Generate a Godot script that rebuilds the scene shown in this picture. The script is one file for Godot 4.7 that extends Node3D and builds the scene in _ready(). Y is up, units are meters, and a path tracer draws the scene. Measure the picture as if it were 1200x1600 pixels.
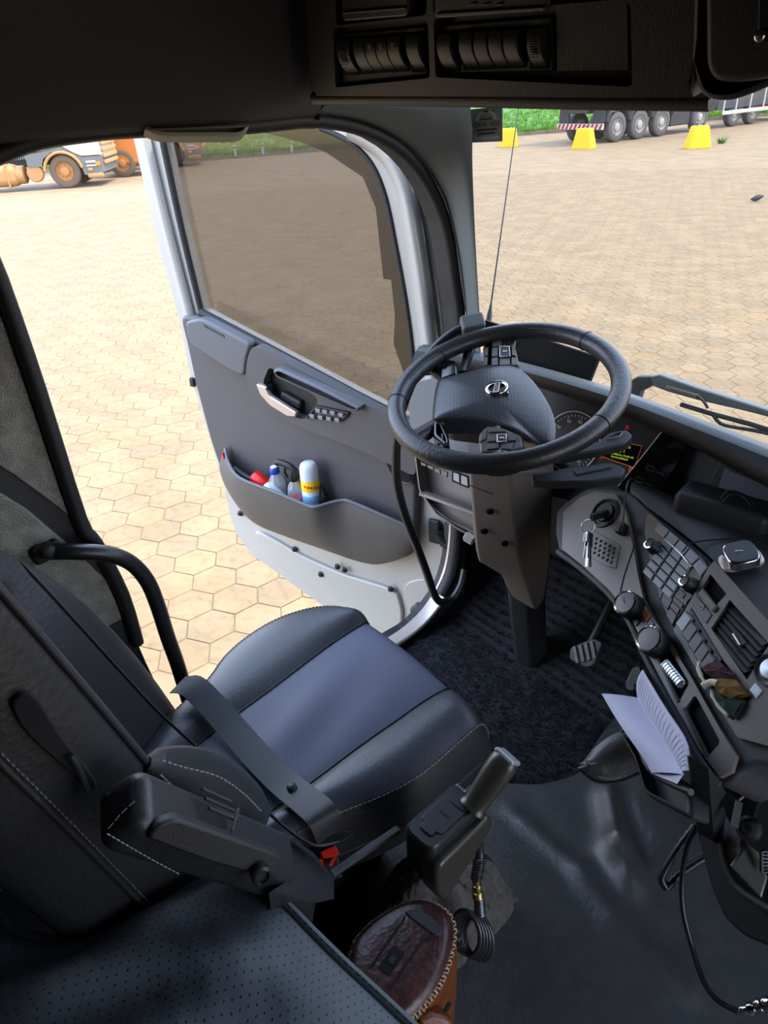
extends Node3D
# A truck cab seen from the bunk: y up, metres, truck nose towards -z, cab floor at y = 0, yard at y = -1.1.
const FPX := 1110.0
const GROUND := -1.1
var cam_at := Vector3(0, 1.35, 0)
var cam_look := Vector3(-0.68224298, -0.51142192, -0.52248649)
var cam_right := Vector3(0.63307232, -0.05573881, -0.7720833)
var cam_up := Vector3(-0.36573755, 0.85752015, -0.36179447)
var M := {}
var taken := {}
var rng := RandomNumberGenerator.new()

# ---------- a pixel of the 1200x1600 photograph gives a direction; a plane of the cab gives the distance
func ray(x: float, y: float) -> Vector3:
	return cam_look + cam_right * ((x - 600.0) / FPX) - cam_up * ((y - 800.0) / FPX)
func hit(pl: Plane, x: float, y: float, off := 0.0) -> Vector3:
	var d := ray(x, y)
	return cam_at + d * ((pl.d + off - pl.normal.dot(cam_at)) / pl.normal.dot(d))
func onx(x: float, y: float, v: float) -> Vector3: return hit(Plane(Vector3.RIGHT, v), x, y)
func ony(x: float, y: float, v: float) -> Vector3: return hit(Plane(Vector3.UP, v), x, y)
func onz(x: float, y: float, v: float) -> Vector3: return hit(Plane(Vector3.BACK, v), x, y)
func far(x: float, y: float, t: float) -> Vector3: return cam_at + ray(x, y) * t
func many(pl: Plane, a: Array, off := 0.0) -> PackedVector3Array:
	var r := PackedVector3Array()
	for i in range(0, a.size(), 2): r.append(hit(pl, a[i], a[i + 1], off))
	return r
func plane_at(p: Vector3, n: Vector3) -> Plane: return Plane(n.normalized(), n.normalized().dot(p))

# ---------- meshes
class MB:
	var v := PackedVector3Array()
	var n := PackedVector3Array()
	var uv := PackedVector2Array()
	func tri(a: Vector3, b: Vector3, c: Vector3, na: Vector3, nb: Vector3, nc: Vector3, ua := Vector2.ZERO, ub := Vector2.ZERO, uc := Vector2.ZERO) -> void:
		if (c - a).cross(b - a).dot(na + nb + nc) < 0.0:
			v.append_array([a, c, b]); n.append_array([na, nc, nb]); uv.append_array([ua, uc, ub])
		else:
			v.append_array([a, b, c]); n.append_array([na, nb, nc]); uv.append_array([ua, ub, uc])
	func flat(a: Vector3, b: Vector3, c: Vector3, hint := Vector3.ZERO) -> void:
		var m := (c - a).cross(b - a).normalized()
		if hint != Vector3.ZERO and m.dot(hint) < 0.0: m = -m
		tri(a, b, c, m, m, m)
	func quad(a: Vector3, b: Vector3, c: Vector3, d: Vector3, hint := Vector3.ZERO) -> void:
		flat(a, b, c, hint); flat(a, c, d, hint)
	func grid(rows: Array, wrap_row := false, wrap_rows := false, hint := Vector3.ZERO) -> void:
		var R := rows.size()
		var K: int = rows[0].size()
		var ns := []
		var mid := Vector3.ZERO
		for r in rows:
			for p in r: mid += p
		mid /= float(R * K)
		var vote := 0.0
		for i in R:
			var line := PackedVector3Array()
			for j in K:
				var i0 := i - 1
				var i1 := i + 1
				var j0 := j - 1
				var j1 := j + 1
				if wrap_rows: i0 = (i0 + R) % R; i1 = i1 % R
				else: i0 = maxi(i0, 0); i1 = mini(i1, R - 1)
				if wrap_row: j0 = (j0 + K) % K; j1 = j1 % K
				else: j0 = maxi(j0, 0); j1 = mini(j1, K - 1)
				var m: Vector3 = (rows[i][j1] - rows[i][j0]).cross(rows[i1][j] - rows[i0][j]).normalized()
				line.append(m)
				vote += m.dot(hint if hint != Vector3.ZERO else (rows[i][j] - mid).normalized())
			ns.append(line)
		var s := 1.0 if vote >= 0.0 else -1.0
		var lv := 0.0
		for i in (R if wrap_rows else R - 1):
			var i1 := (i + 1) % R
			var dv: float = rows[i][K / 2].distance_to(rows[i1][K / 2])
			var lu := 0.0
			for j in (K if wrap_row else K - 1):
				var j1 := (j + 1) % K
				var du: float = rows[i][j].distance_to(rows[i][j1])
				var a: Vector3 = rows[i][j]
				var b: Vector3 = rows[i][j1]
				var c: Vector3 = rows[i1][j1]
				var d: Vector3 = rows[i1][j]
				tri(a, b, c, ns[i][j] * s, ns[i][j1] * s, ns[i1][j1] * s, Vector2(lu, lv), Vector2(lu + du, lv), Vector2(lu + du, lv + dv))
				tri(a, c, d, ns[i][j] * s, ns[i1][j1] * s, ns[i1][j] * s, Vector2(lu, lv), Vector2(lu + du, lv + dv), Vector2(lu, lv + dv))
				lu += du
			lv += dv
	func cap(ring: PackedVector3Array, hint: Vector3) -> void:
		var h := hint.normalized()
		var t1 := h.cross(Vector3.UP if absf(h.y) < 0.9 else Vector3.RIGHT).normalized()
		var t2 := h.cross(t1)
		var q := PackedVector2Array()
		for p in ring: q.append(Vector2(p.dot(t1), p.dot(t2)))
		var ix := Geometry2D.triangulate_polygon(q)
		for i in range(0, ix.size(), 3):
			tri(ring[ix[i]], ring[ix[i + 1]], ring[ix[i + 2]], h, h, h, q[ix[i]], q[ix[i + 1]], q[ix[i + 2]])
	# outline extruded backwards, with a rounded front edge; the front face lies on the outline's plane
	func prism(p: PackedVector3Array, nn: Vector3, depth: float, bevel := 0.0, seg := 2, back := true) -> void:
		var h := nn.normalized()
		var K := p.size()
		var area := Vector3.ZERO
		for i in K: area += p[i].cross(p[(i + 1) % K])
		var w := 1.0 if area.dot(h) > 0.0 else -1.0
		var en := PackedVector3Array()
		for i in K: en.append(((p[(i + 1) % K] - p[i]).cross(h) * w).normalized())
		var mit := PackedVector3Array()
		var sm := []
		for i in K:
			var a := en[(i + K - 1) % K]
			var b := en[i]
			var m := (a + b).normalized()
			mit.append(m / maxf(m.dot(a), 0.4))
			sm.append(a.dot(b) > 0.75)
		var rings := [[0.0, -depth, 0.0]]
		if bevel > 0.0:
			for k in seg + 1:
				var t := PI * 0.5 * float(k) / float(seg)
				rings.append([bevel * (1.0 - cos(t)), -bevel * (1.0 - sin(t)), sin(t)])
		else: rings.append([0.0, 0.0, 0.0])
		for r in rings.size() - 1:
			var A = rings[r]
			var B = rings[r + 1]
			for i in K:
				var j := (i + 1) % K
				var ni := en[i]
				var nj := en[i]
				if sm[i]: ni = mit[i].normalized()
				if sm[j]: nj = mit[j].normalized()
				var ca := sqrt(1.0 - A[2] * A[2])
				var cb := sqrt(1.0 - B[2] * B[2])
				var a: Vector3 = p[i] - mit[i] * A[0] + h * A[1]
				var b: Vector3 = p[j] - mit[j] * A[0] + h * A[1]
				var c: Vector3 = p[j] - mit[j] * B[0] + h * B[1]
				var d: Vector3 = p[i] - mit[i] * B[0] + h * B[1]
				tri(a, b, c, ni * ca + h * A[2], nj * ca + h * A[2], nj * cb + h * B[2])
				tri(a, c, d, ni * ca + h * A[2], nj * cb + h * B[2], ni * cb + h * B[2])
		var top := PackedVector3Array()
		for i in K: top.append(p[i] - mit[i] * bevel)
		cap(top, h)
		if back:
			var bot := PackedVector3Array()
			for i in K: bot.append(p[i] - h * depth)
			cap(bot, -h)
	# outline domed by shrinking rings about its middle: pairs of (scale, height)
	func dome(p: PackedVector3Array, nn: Vector3, prof: Array) -> void:
		var c := Vector3.ZERO
		for q in p: c += q / float(p.size())
		var h := nn.normalized()
		var rows := []
		for i in range(0, prof.size(), 2):
			var ring := PackedVector3Array()
			for q in p: ring.append(c + (q - c) * prof[i] + h * prof[i + 1])
			rows.append(ring)
		grid(rows, true, false, h)
	# a plate with openings
	func plate(outer: PackedVector3Array, holes: Array, nn: Vector3, depth: float) -> void:
		var h := nn.normalized()
		var t1 := h.cross(Vector3.UP if absf(h.y) < 0.9 else Vector3.RIGHT).normalized()
		var t2 := h.cross(t1)
		var ring := outer.duplicate()
		if turn(ring, t1, t2) < 0.0: ring.reverse()
		var walls := [outer]
		for ho in holes:
			var g: PackedVector3Array = ho.duplicate()
			walls.append(ho)
			if turn(g, t1, t2) > 0.0: g.reverse()
			var bi := 0
			var bj := 0
			var bd := 1e9
			for i in ring.size():
				for j in g.size():
					var d := ring[i].distance_squared_to(g[j])
					if d < bd: bd = d; bi = i; bj = j
			var out := PackedVector3Array()
			for i in bi + 1: out.append(ring[i])
			for j in g.size() + 1: out.append(g[(bj + j) % g.size()])
			for i in range(bi, ring.size()): out.append(ring[i])
			ring = out
		cap(ring, h)
		for k in walls.size():
			var w: PackedVector3Array = walls[k]
			var c := Vector3.ZERO
			for p in w: c += p / float(w.size())
			for i in w.size():
				var j := (i + 1) % w.size()
				var mid := (w[i] + w[j]) * 0.5 - c
				quad(w[i], w[j], w[j] - h * depth, w[i] - h * depth, mid if k == 0 else -mid)
	func turn(p: PackedVector3Array, t1: Vector3, t2: Vector3) -> float:
		var s := 0.0
		for i in p.size():
			var a := p[i]
			var b := p[(i + 1) % p.size()]
			s += a.dot(t1) * b.dot(t2) - b.dot(t1) * a.dot(t2)
		return s
	# round or flat section swept along a path
	func tube(p: PackedVector3Array, r, seg := 10, closed := false, flat_y := 1.0, up := Vector3.ZERO) -> void:
		var K := p.size()
		var rows := []
		var side := Vector3.ZERO
		for i in K:
			var a := p[(i + K - 1) % K] if closed else p[maxi(i - 1, 0)]
			var b := p[(i + 1) % K] if closed else p[mini(i + 1, K - 1)]
			var d := (b - a).normalized()
			if up != Vector3.ZERO: side = d.cross(up).normalized()
			elif side == Vector3.ZERO: side = d.cross(Vector3.UP if absf(d.y) < 0.9 else Vector3.RIGHT).normalized()
			else: side = (side - d * side.dot(d)).normalized()
			var o := side.cross(d).normalized()
			var rad: float = r[i] if r is Array or r is PackedFloat32Array else r
			var ring := PackedVector3Array()
			for k in seg:
				var t := TAU * float(k) / float(seg)
				ring.append(p[i] + side * cos(t) * rad + o * sin(t) * rad * flat_y)
			rows.append(ring)
		var base := v.size()
		grid(rows, true, closed, Vector3.ZERO) if closed else tube_skin(rows, p)
		if not closed and base >= 0:
			cap_fan(rows[0], p[0] - p[1]); cap_fan(rows[K - 1], p[K - 1] - p[K - 2])
	func tube_skin(rows: Array, p: PackedVector3Array) -> void:
		var lv := 0.0
		for i in rows.size() - 1:
			var K: int = rows[i].size()
			var dv := p[i].distance_to(p[i + 1])
			var lu := 0.0
			for j in K:
				var k := (j + 1) % K
				var a: Vector3 = rows[i][j]
				var b: Vector3 = rows[i][k]
				var c: Vector3 = rows[i + 1][k]
				var d: Vector3 = rows[i + 1][j]
				var du := a.distance_to(b)
				tri(a, b, c, (a - p[i]).normalized(), (b - p[i]).normalized(), (c - p[i + 1]).normalized(), Vector2(lu, lv), Vector2(lu + du, lv), Vector2(lu + du, lv + dv))
				tri(a, c, d, (a - p[i]).normalized(), (c - p[i + 1]).normalized(), (d - p[i + 1]).normalized(), Vector2(lu, lv), Vector2(lu + du, lv + dv), Vector2(lu, lv + dv))
				lu += du
			lv += dv
	func cap_fan(ring: PackedVector3Array, hint: Vector3) -> void:
		var c := Vector3.ZERO
		for q in ring: c += q / float(ring.size())
		for i in ring.size(): flat(c, ring[i], ring[(i + 1) % ring.size()], hint)
	# flat strap: centre line, width direction at each point, width and thickness
	func strap(p: PackedVector3Array, wd: PackedVector3Array, width: float, th: float) -> void:
		var rows := []
		for i in p.size():
			var d := (p[mini(i + 1, p.size() - 1)] - p[maxi(i - 1, 0)]).normalized()
			var w := (wd[i] - d * wd[i].dot(d)).normalized() * width * 0.5
			var o := w.cross(d).normalized() * th * 0.5
			rows.append(PackedVector3Array([p[i] - w - o, p[i] + w - o, p[i] + w * 1.02, p[i] + w + o, p[i] - w + o, p[i] - w * 1.02]))
		grid(rows, true)
		cap_fan(rows[0], p[0] - p[1]); cap_fan(rows[-1], p[-1] - p[-2])
	func rbox(xf: Transform3D, size: Vector3, r: float, seg := 2) -> void:
		var h := size * 0.5
		r = minf(r, minf(h.x, minf(h.y, h.z)) * 0.999)
		for ax in 3:
			for sg in [-1.0, 1.0]:
				var a1 := (ax + 1) % 3
				var a2 := (ax + 2) % 3
				var l1 := steps(h[a1], r, seg)
				var l2 := steps(h[a2], r, seg)
				var ps := []
				var ns := []
				for x in l1:
					var pr := PackedVector3Array()
					var nr := PackedVector3Array()
					for y in l2:
						var q := Vector3.ZERO
						q[ax] = h[ax] * sg; q[a1] = x; q[a2] = y
						var c := Vector3(clampf(q.x, -h.x + r, h.x - r), clampf(q.y, -h.y + r, h.y - r), clampf(q.z, -h.z + r, h.z - r))
						var m := (q - c).normalized() if r > 0.0 else Vector3.ZERO
						if m == Vector3.ZERO: m[ax] = sg
						pr.append(xf * (c + m * r) if r > 0.0 else xf * q); nr.append((xf.basis * m).normalized())
					ps.append(pr); ns.append(nr)
				for i in l1.size() - 1:
					for j in l2.size() - 1:
						tri(ps[i][j], ps[i + 1][j], ps[i + 1][j + 1], ns[i][j], ns[i + 1][j], ns[i + 1][j + 1])
						tri(ps[i][j], ps[i + 1][j + 1], ps[i][j + 1], ns[i][j], ns[i + 1][j + 1], ns[i][j + 1])
	func steps(h: float, r: float, seg: int) -> PackedFloat32Array:
		var l := PackedFloat32Array()
		for k in seg + 1: l.append(-h + r - r * tan(PI * 0.25 * (1.0 - float(k) / seg)))
		for k in seg + 1: l.append(h - r + r * tan(PI * 0.25 * float(k) / seg))
		return l
	# profile of (radius, height) pairs turned about the y axis of xf
	func lathe(xf: Transform3D, prof: Array, seg := 24) -> void:
		for i in range(0, prof.size() - 2, 2):
			var a := Vector2(prof[i], prof[i + 1])
			var b := Vector2(prof[i + 2], prof[i + 3])
			if a.distance_to(b) < 1e-6: continue
			var e := b - a
			var na := Vector2(e.y, -e.x).normalized()
			var nb := na
			if i >= 2:
				var pe := a - Vector2(prof[i - 2], prof[i - 1])
				var pn := Vector2(pe.y, -pe.x).normalized()
				if pn.dot(na) > 0.7: na = (pn + na).normalized()
			if i + 5 < prof.size():
				var fe := Vector2(prof[i + 4], prof[i + 5]) - b
				var fn := Vector2(fe.y, -fe.x).normalized()
				if fn.dot(nb) > 0.7: nb = (fn + nb).normalized()
			for k in seg:
				var t := TAU * k / seg
				var u := TAU * (k + 1) / seg
				var d0 := Vector3(cos(t), 0, sin(t))
				var d1 := Vector3(cos(u), 0, sin(u))
				var p0 := xf * (d0 * a.x + Vector3.UP * a.y)
				var p1 := xf * (d1 * a.x + Vector3.UP * a.y)
				var p2 := xf * (d1 * b.x + Vector3.UP * b.y)
				var p3 := xf * (d0 * b.x + Vector3.UP * b.y)
				var m0 := (xf.basis * (d0 * na.x + Vector3.UP * na.y)).normalized()
				var m1 := (xf.basis * (d1 * na.x + Vector3.UP * na.y)).normalized()
				var m2 := (xf.basis * (d1 * nb.x + Vector3.UP * nb.y)).normalized()
				var m3 := (xf.basis * (d0 * nb.x + Vector3.UP * nb.y)).normalized()
				tri(p0, p1, p2, m0, m1, m2); tri(p0, p2, p3, m0, m2, m3)
	func mesh(origin: Vector3) -> ArrayMesh:
		var w := v.duplicate()
		if origin != Vector3.ZERO:
			for i in w.size(): w[i] -= origin
		var a := []
		a.resize(Mesh.ARRAY_MAX)
		a[Mesh.ARRAY_VERTEX] = w; a[Mesh.ARRAY_NORMAL] = n; a[Mesh.ARRAY_TEX_UV] = uv
		var m := ArrayMesh.new()
		m.add_surface_from_arrays(Mesh.PRIMITIVE_TRIANGLES, a)
		return m

# ---------- curves
func cr(p: PackedVector3Array, sub := 4, closed := false) -> PackedVector3Array:
	var r := PackedVector3Array()
	var K := p.size()
	for i in (K if closed else K - 1):
		var a := p[(i + K - 1) % K] if closed else p[maxi(i - 1, 0)]
		var b := p[i]
		var c := p[(i + 1) % K]
		var d := p[(i + 2) % K] if closed else p[mini(i + 2, K - 1)]
		for s in sub: r.append(b.cubic_interpolate(c, a, d, float(s) / sub))
	if not closed: r.append(p[K - 1])
	return r
func rnd(p: PackedVector3Array, r: float, k := 3) -> PackedVector3Array:
	var o := PackedVector3Array()
	var K := p.size()
	for i in K:
		var a := p[(i + K - 1) % K]
		var b := p[i]
		var c := p[(i + 1) % K]
		var r1 := minf(r, minf(a.distance_to(b), b.distance_to(c)) * 0.45)
		var s := b + (a - b).normalized() * r1
		var e := b + (c - b).normalized() * r1
		for j in k + 1:
			var t := float(j) / k
			o.append(s.lerp(b, t).lerp(b.lerp(e, t), t))
	return o
func resample(p: PackedVector3Array, k: int) -> PackedVector3Array:
	var L := [0.0]
	for i in p.size() - 1: L.append(L[-1] + p[i].distance_to(p[i + 1]))
	var o := PackedVector3Array()
	var j := 0
	for i in k:
		var s: float = L[-1] * float(i) / (k - 1)
		while j < p.size() - 2 and L[j + 1] < s: j += 1
		var d: float = L[j + 1] - L[j]
		o.append(p[j].lerp(p[j + 1], clampf((s - L[j]) / maxf(d, 1e-9), 0.0, 1.0)))
	return o
# surface between two curves, puffed up along n: k columns across
func between(a: PackedVector3Array, b: PackedVector3Array, len_k: int, k: int, n: Vector3, puff: float, power := 2.0) -> Array:
	var A := resample(a, len_k)
	var B := resample(b, len_k)
	var rows := []
	for i in len_k:
		var row := PackedVector3Array()
		for j in k:
			var t := float(j) / (k - 1)
			row.append(A[i].lerp(B[i], t) + n * puff * (1.0 - pow(absf(2.0 * t - 1.0), power)))
		rows.append(row)
	return rows
func frame(p: Vector3, u: Vector3, n: Vector3) -> Transform3D:   # x along u, z along n, at p
	var z := n.normalized()
	var x := (u - z * u.dot(z)).normalized()
	return Transform3D(Basis(x, z.cross(x), z), p)
func upright(p: Vector3, up: Vector3, fwd := Vector3.RIGHT) -> Transform3D:   # y along up
	var y := up.normalized()
	var x := (fwd - y * fwd.dot(y)).normalized()
	if x.length() < 0.5: x = y.cross(Vector3.BACK).normalized()
	return Transform3D(Basis(x, y, x.cross(y)), p)
func quad_frame(pl: Plane, a: Array, off := 0.0) -> Array:   # four pixels round a rectangle -> [frame, width, height]
	var p := many(pl, a, off)
	var c := (p[0] + p[1] + p[2] + p[3]) * 0.25
	var u := (p[1] - p[0] + p[2] - p[3]) * 0.5
	var w := (p[0] - p[3] + p[1] - p[2]) * 0.5
	return [frame(c, u, pl.normal), u.length(), w.length()]
func bar(a: Vector3, b: Vector3, up: Vector3) -> Transform3D:   # x from a to b, centred
	var x := (b - a).normalized()
	var z := x.cross(up).normalized()
	return Transform3D(Basis(x, z.cross(x), z), (a + b) * 0.5)

# ---------- nodes
func numbered(called: String) -> String:
	taken[called] = taken.get(called, 0) + 1
	return called if taken[called] == 1 else "%s_%03d" % [called, taken[called] - 1]
func tag(o: Node, label: String, category := "", group := "", kind := "") -> void:
	if label: o.set_meta("label", label)
	if category: o.set_meta("category", category)
	if group: o.set_meta("group", group)
	if kind: o.set_meta("kind", kind)
func thing(called: String, at: Vector3, label: String, category: String, group := "", kind := "") -> Node3D:
	var o := Node3D.new()
	o.name = numbered(called)
	add_child(o)
	o.position = at
	tag(o, label, category, group, kind)
	return o
func part(parent: Node3D, called: String, b: MB, m: Material, label := "", kind := "") -> MeshInstance3D:
	var o := MeshInstance3D.new()
	o.name = called
	var at := Vector3.ZERO
	var q: Node = parent
	while q is Node3D and q != self:
		at += q.position; q = q.get_parent()
	o.mesh = b.mesh(at)
	o.material_override = m
	parent.add_child(o, true)
	if label: o.set_meta("label", label)
	if kind: o.set_meta("kind", kind)
	return o
func lettering(parent: Node3D, called: String, s: String, xf: Transform3D, height: float, m: Material, depth := 0.0006) -> void:
	var t := TextMesh.new()
	var f := SystemFont.new()
	f.font_names = PackedStringArray(["Droid Sans"])
	t.font = f; t.text = s; t.font_size = 32; t.pixel_size = height / 24.0; t.depth = depth
	t.curve_step = 4.0
	var o := MeshInstance3D.new()
	o.name = called
	o.mesh = t; o.material_override = m
	var at := Vector3.ZERO
	var q: Node = parent
	while q is Node3D and q != self:
		at += q.position; q = q.get_parent()
	o.transform = Transform3D(xf.basis, xf.origin - at)
	parent.add_child(o, true)

# ---------- materials
func noise_image(seed_: int, freq: float, size := 256, type := FastNoiseLite.TYPE_SIMPLEX_SMOOTH, oct := 4) -> Image:
	var f := FastNoiseLite.new()
	f.seed = seed_; f.noise_type = type; f.frequency = freq; f.fractal_octaves = oct
	var im := f.get_seamless_image(size, size)
	im.convert(Image.FORMAT_RGBA8)
	return im
func normal_tex(im: Image, strength: float) -> ImageTexture:
	var c: Image = im.duplicate()
	c.convert(Image.FORMAT_RGBA8)
	c.bump_map_to_normal_map(strength)
	return ImageTexture.create_from_image(c)
func tone_tex(im: Image, a: Color, b: Color, lo := 0.2, hi := 0.8) -> ImageTexture:
	var o := Image.create(im.get_width(), im.get_height(), false, Image.FORMAT_RGBA8)
	for y in im.get_height():
		for x in im.get_width():
			o.set_pixel(x, y, a.lerp(b, smoothstep(lo, hi, im.get_pixel(x, y).r)))
	return ImageTexture.create_from_image(o)
func mat(called: String, c: Color, rough: float, metal := 0.0) -> StandardMaterial3D:
	var m := StandardMaterial3D.new()
	m.resource_name = called
	m.albedo_color = c; m.roughness = rough; m.metallic = metal
	M[called] = m
	return m
func grained(m: StandardMaterial3D, nt: Texture2D, scale: float, amount: float) -> StandardMaterial3D:
	m.normal_enabled = true; m.normal_texture = nt; m.normal_scale = amount
	m.uv1_triplanar = true; m.uv1_world_triplanar = true; m.uv1_scale = Vector3.ONE * scale
	return m
func toned(m: StandardMaterial3D, t: Texture2D) -> StandardMaterial3D:
	m.albedo_texture = t
	return m
func dots_image(n: int, r: float, dark: Color, light: Color, stagger := true) -> Image:
	var im := Image.create(n, n, false, Image.FORMAT_RGBA8)
	for y in n:
		for x in n:
			var d := 1e9
			for c in ([Vector2(0.25, 0.25), Vector2(0.75, 0.75)] if stagger else [Vector2(0.5, 0.5)]):
				d = minf(d, Vector2(float(x) / n, float(y) / n).distance_to(c))
			im.set_pixel(x, y, dark.lerp(light, smoothstep(r * 0.75, r * 1.25, d)))
	return im

func make_materials() -> void:
	var fine := normal_tex(noise_image(3, 0.09, 256, FastNoiseLite.TYPE_CELLULAR, 2), 3.0)
	var leather_n := normal_tex(noise_image(5, 0.05, 256, FastNoiseLite.TYPE_CELLULAR, 2), 4.0)
	var soft_im := noise_image(8, 0.02)
	var soft_n := normal_tex(soft_im, 6.0)
	var fuzz_im := noise_image(11, 0.2, 256, FastNoiseLite.TYPE_SIMPLEX, 3)
	var fuzz_n := normal_tex(fuzz_im, 12.0)
	grained(mat("headliner", Color(0.245, 0.235, 0.235), 0.85), fuzz_n, 14.0, 0.25)
	grained(mat("overhead", Color(0.165, 0.15, 0.14), 0.5), fine, 12.0, 0.25)
	grained(mat("overhead_key", Color(0.17, 0.155, 0.145), 0.42), fine, 14.0, 0.2)
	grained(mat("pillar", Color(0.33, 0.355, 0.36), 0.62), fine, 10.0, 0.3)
	grained(mat("pillar_dark", Color(0.13, 0.13, 0.14), 0.6), fine, 10.0, 0.3)
	var felt := grained(mat("wall_felt", Color.WHITE, 0.95), fuzz_n, 6.0, 0.5)
	felt.albedo_texture = tone_tex(noise_image(21, 0.012), Color(0.52, 0.51, 0.47), Color(0.60, 0.585, 0.54))
	grained(mat("door_trim", Color(0.315, 0.305, 0.31), 0.55), fine, 10.0, 0.35)
	grained(mat("door_top", Color(0.35, 0.355, 0.375), 0.5), fine, 10.0, 0.3)
	grained(mat("pocket", Color(0.315, 0.305, 0.30), 0.5), fine, 10.0, 0.3)
	mat("silver", Color(0.78, 0.74, 0.71), 0.35, 0.6)
	mat("chrome", Color(0.8, 0.8, 0.8), 0.12, 1.0)
	mat("steel", Color(0.6, 0.6, 0.6), 0.3, 1.0)
	mat("brass", Color(0.72, 0.62, 0.42), 0.35, 1.0)
	var w := mat("white_paint", Color(0.69, 0.68, 0.655), 0.3)
	w.clearcoat_enabled = true; w.clearcoat = 0.4; w.clearcoat_roughness = 0.15
	mat("rubber", Color(0.085, 0.085, 0.09), 0.6)
	mat("black", Color(0.05, 0.05, 0.055), 0.5)
	mat("black_gloss", Color(0.045, 0.045, 0.055), 0.12)
	mat("black_tube", Color(0.10, 0.10, 0.105), 0.38)
	mat("void", Color(0.02, 0.02, 0.022), 0.9)
	grained(mat("leather", Color(0.205, 0.205, 0.225), 0.42), leather_n, 12.0, 0.2)
	grained(mat("leather_back", Color(0.155, 0.155, 0.16), 0.45), leather_n, 9.0, 0.35)
	grained(mat("wheel_leather", Color(0.12, 0.12, 0.125), 0.4), leather_n, 12.0, 0.3)
	mat("thread", Color(0.47, 0.47, 0.455), 0.8)
	mat("thread_dark", Color(0.32, 0.32, 0.33), 0.8)
	var mesh_im := dots_image(32, 0.2, Color(0.17, 0.175, 0.22), Color(0.335, 0.345, 0.42))
	var mf := mat("seat_mesh", Color.WHITE, 0.6)
	mf.albedo_texture = ImageTexture.create_from_image(mesh_im); mf.uv1_scale = Vector3(190, 190, 1)
	mf.normal_enabled = true; mf.normal_texture = normal_tex(mesh_im, 2.0); mf.normal_scale = 0.5
	var perf_im := dots_image(64, 0.085, Color(0.06, 0.06, 0.07), Color(0.305, 0.32, 0.335))
	var pf := mat("perforated", Color.WHITE, 0.5)
	pf.albedo_texture = ImageTexture.create_from_image(perf_im); pf.uv1_scale = Vector3(62, 62, 1)
	pf.normal_enabled = true; pf.normal_texture = normal_tex(perf_im, 2.0); pf.normal_scale = 0.4
	var hub_im := dots_image(32, 0.2, Color(0.06, 0.06, 0.07), Color(0.20, 0.205, 0.215))
	var hb := mat("hub_skin", Color.WHITE, 0.36)
	hb.albedo_texture = ImageTexture.create_from_image(hub_im); hb.uv1_triplanar = true; hb.uv1_world_triplanar = true; hb.uv1_scale = Vector3.ONE * 105.0
	hb.normal_enabled = true; hb.normal_texture = normal_tex(hub_im, 3.0); hb.normal_scale = 0.6
	grained(mat("webbing", Color(0.15, 0.15, 0.165), 0.55), fine, 40.0, 0.3)
	grained(mat("dash_soft", Color(0.20, 0.20, 0.205), 0.62), fine, 14.0, 0.5)
	grained(mat("dash_panel", Color(0.40, 0.36, 0.32), 0.42), fine, 16.0, 0.18)  # warm tint of light bounced off the yard is put into this brown
	grained(mat("dash_low", Color(0.42, 0.375, 0.34), 0.5), fine, 16.0, 0.2)  # brown also carries the warm yard light on column and knee panel
	grained(mat("dash_dark", Color(0.115, 0.115, 0.12), 0.55), fine, 14.0, 0.3)
	mat("key_silver", Color(0.50, 0.505, 0.51), 0.38, 0.2)
	mat("key_dark", Color(0.31, 0.285, 0.26), 0.4)
	mat("print", Color(0.75, 0.75, 0.73), 0.6)
	mat("print_dim", Color(0.45, 0.45, 0.44), 0.6)
	mat("red_plastic", Color(0.85, 0.05, 0.04), 0.35)
	mat("red_button", Color(0.90, 0.13, 0.05), 0.4)
	mat("blue_cap", Color(0.12, 0.25, 0.65), 0.35)
	mat("yellow_band", Color(0.93, 0.78, 0.06), 0.4)
	mat("label_white", Color(0.85, 0.88, 0.9), 0.5)
	mat("label_blue", Color(0.45, 0.66, 0.85), 0.5)
	var clear := mat("clear_plastic", Color(0.85, 0.88, 0.9, 0.28), 0.08)
	clear.transparency = BaseMaterial3D.TRANSPARENCY_ALPHA
	mat("frosted_cap", Color(0.80, 0.82, 0.84), 0.2)
	mat("red_liquid", Color(0.72, 0.06, 0.08), 0.15)
	var car := grained(mat("carpet", Color.WHITE, 1.0), fuzz_n, 9.0, 1.0)
	car.albedo_texture = tone_tex(fuzz_im, Color(0.045, 0.045, 0.065), Color(0.115, 0.115, 0.15))
	car.rim_enabled = true; car.rim = 0.2
	var vi := grained(mat("vinyl", Color.WHITE, 0.43), leather_n, 8.0, 0.35)
	vi.albedo_texture = tone_tex(noise_image(31, 0.01, 256), Color(0.255, 0.25, 0.25), Color(0.285, 0.277, 0.27))
	grained(mat("shifter", Color(0.135, 0.135, 0.135), 0.38), fine, 14.0, 0.15)
	mat("shifter_lid", Color(0.215, 0.20, 0.165), 0.3)
	mat("shifter_top", Color(0.62, 0.62, 0.62), 0.3, 0.3)
	var br := grained(mat("brown_leather", Color.WHITE, 0.36), leather_n, 8.0, 0.3)
	br.albedo_texture = tone_tex(noise_image(41, 0.02), Color(0.21, 0.115, 0.105), Color(0.30, 0.165, 0.14))
	var tan := grained(mat("tan_leather", Color.WHITE, 0.4), leather_n, 8.0, 0.3)
	tan.albedo_texture = tone_tex(noise_image(43, 0.02), Color(0.36, 0.175, 0.07), Color(0.50, 0.265, 0.11))
	mat("cream_thread", Color(0.78, 0.72, 0.6), 0.8)
	var cl := grained(mat("dark_cloth", Color.WHITE, 0.9), fuzz_n, 12.0, 0.4)
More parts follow.
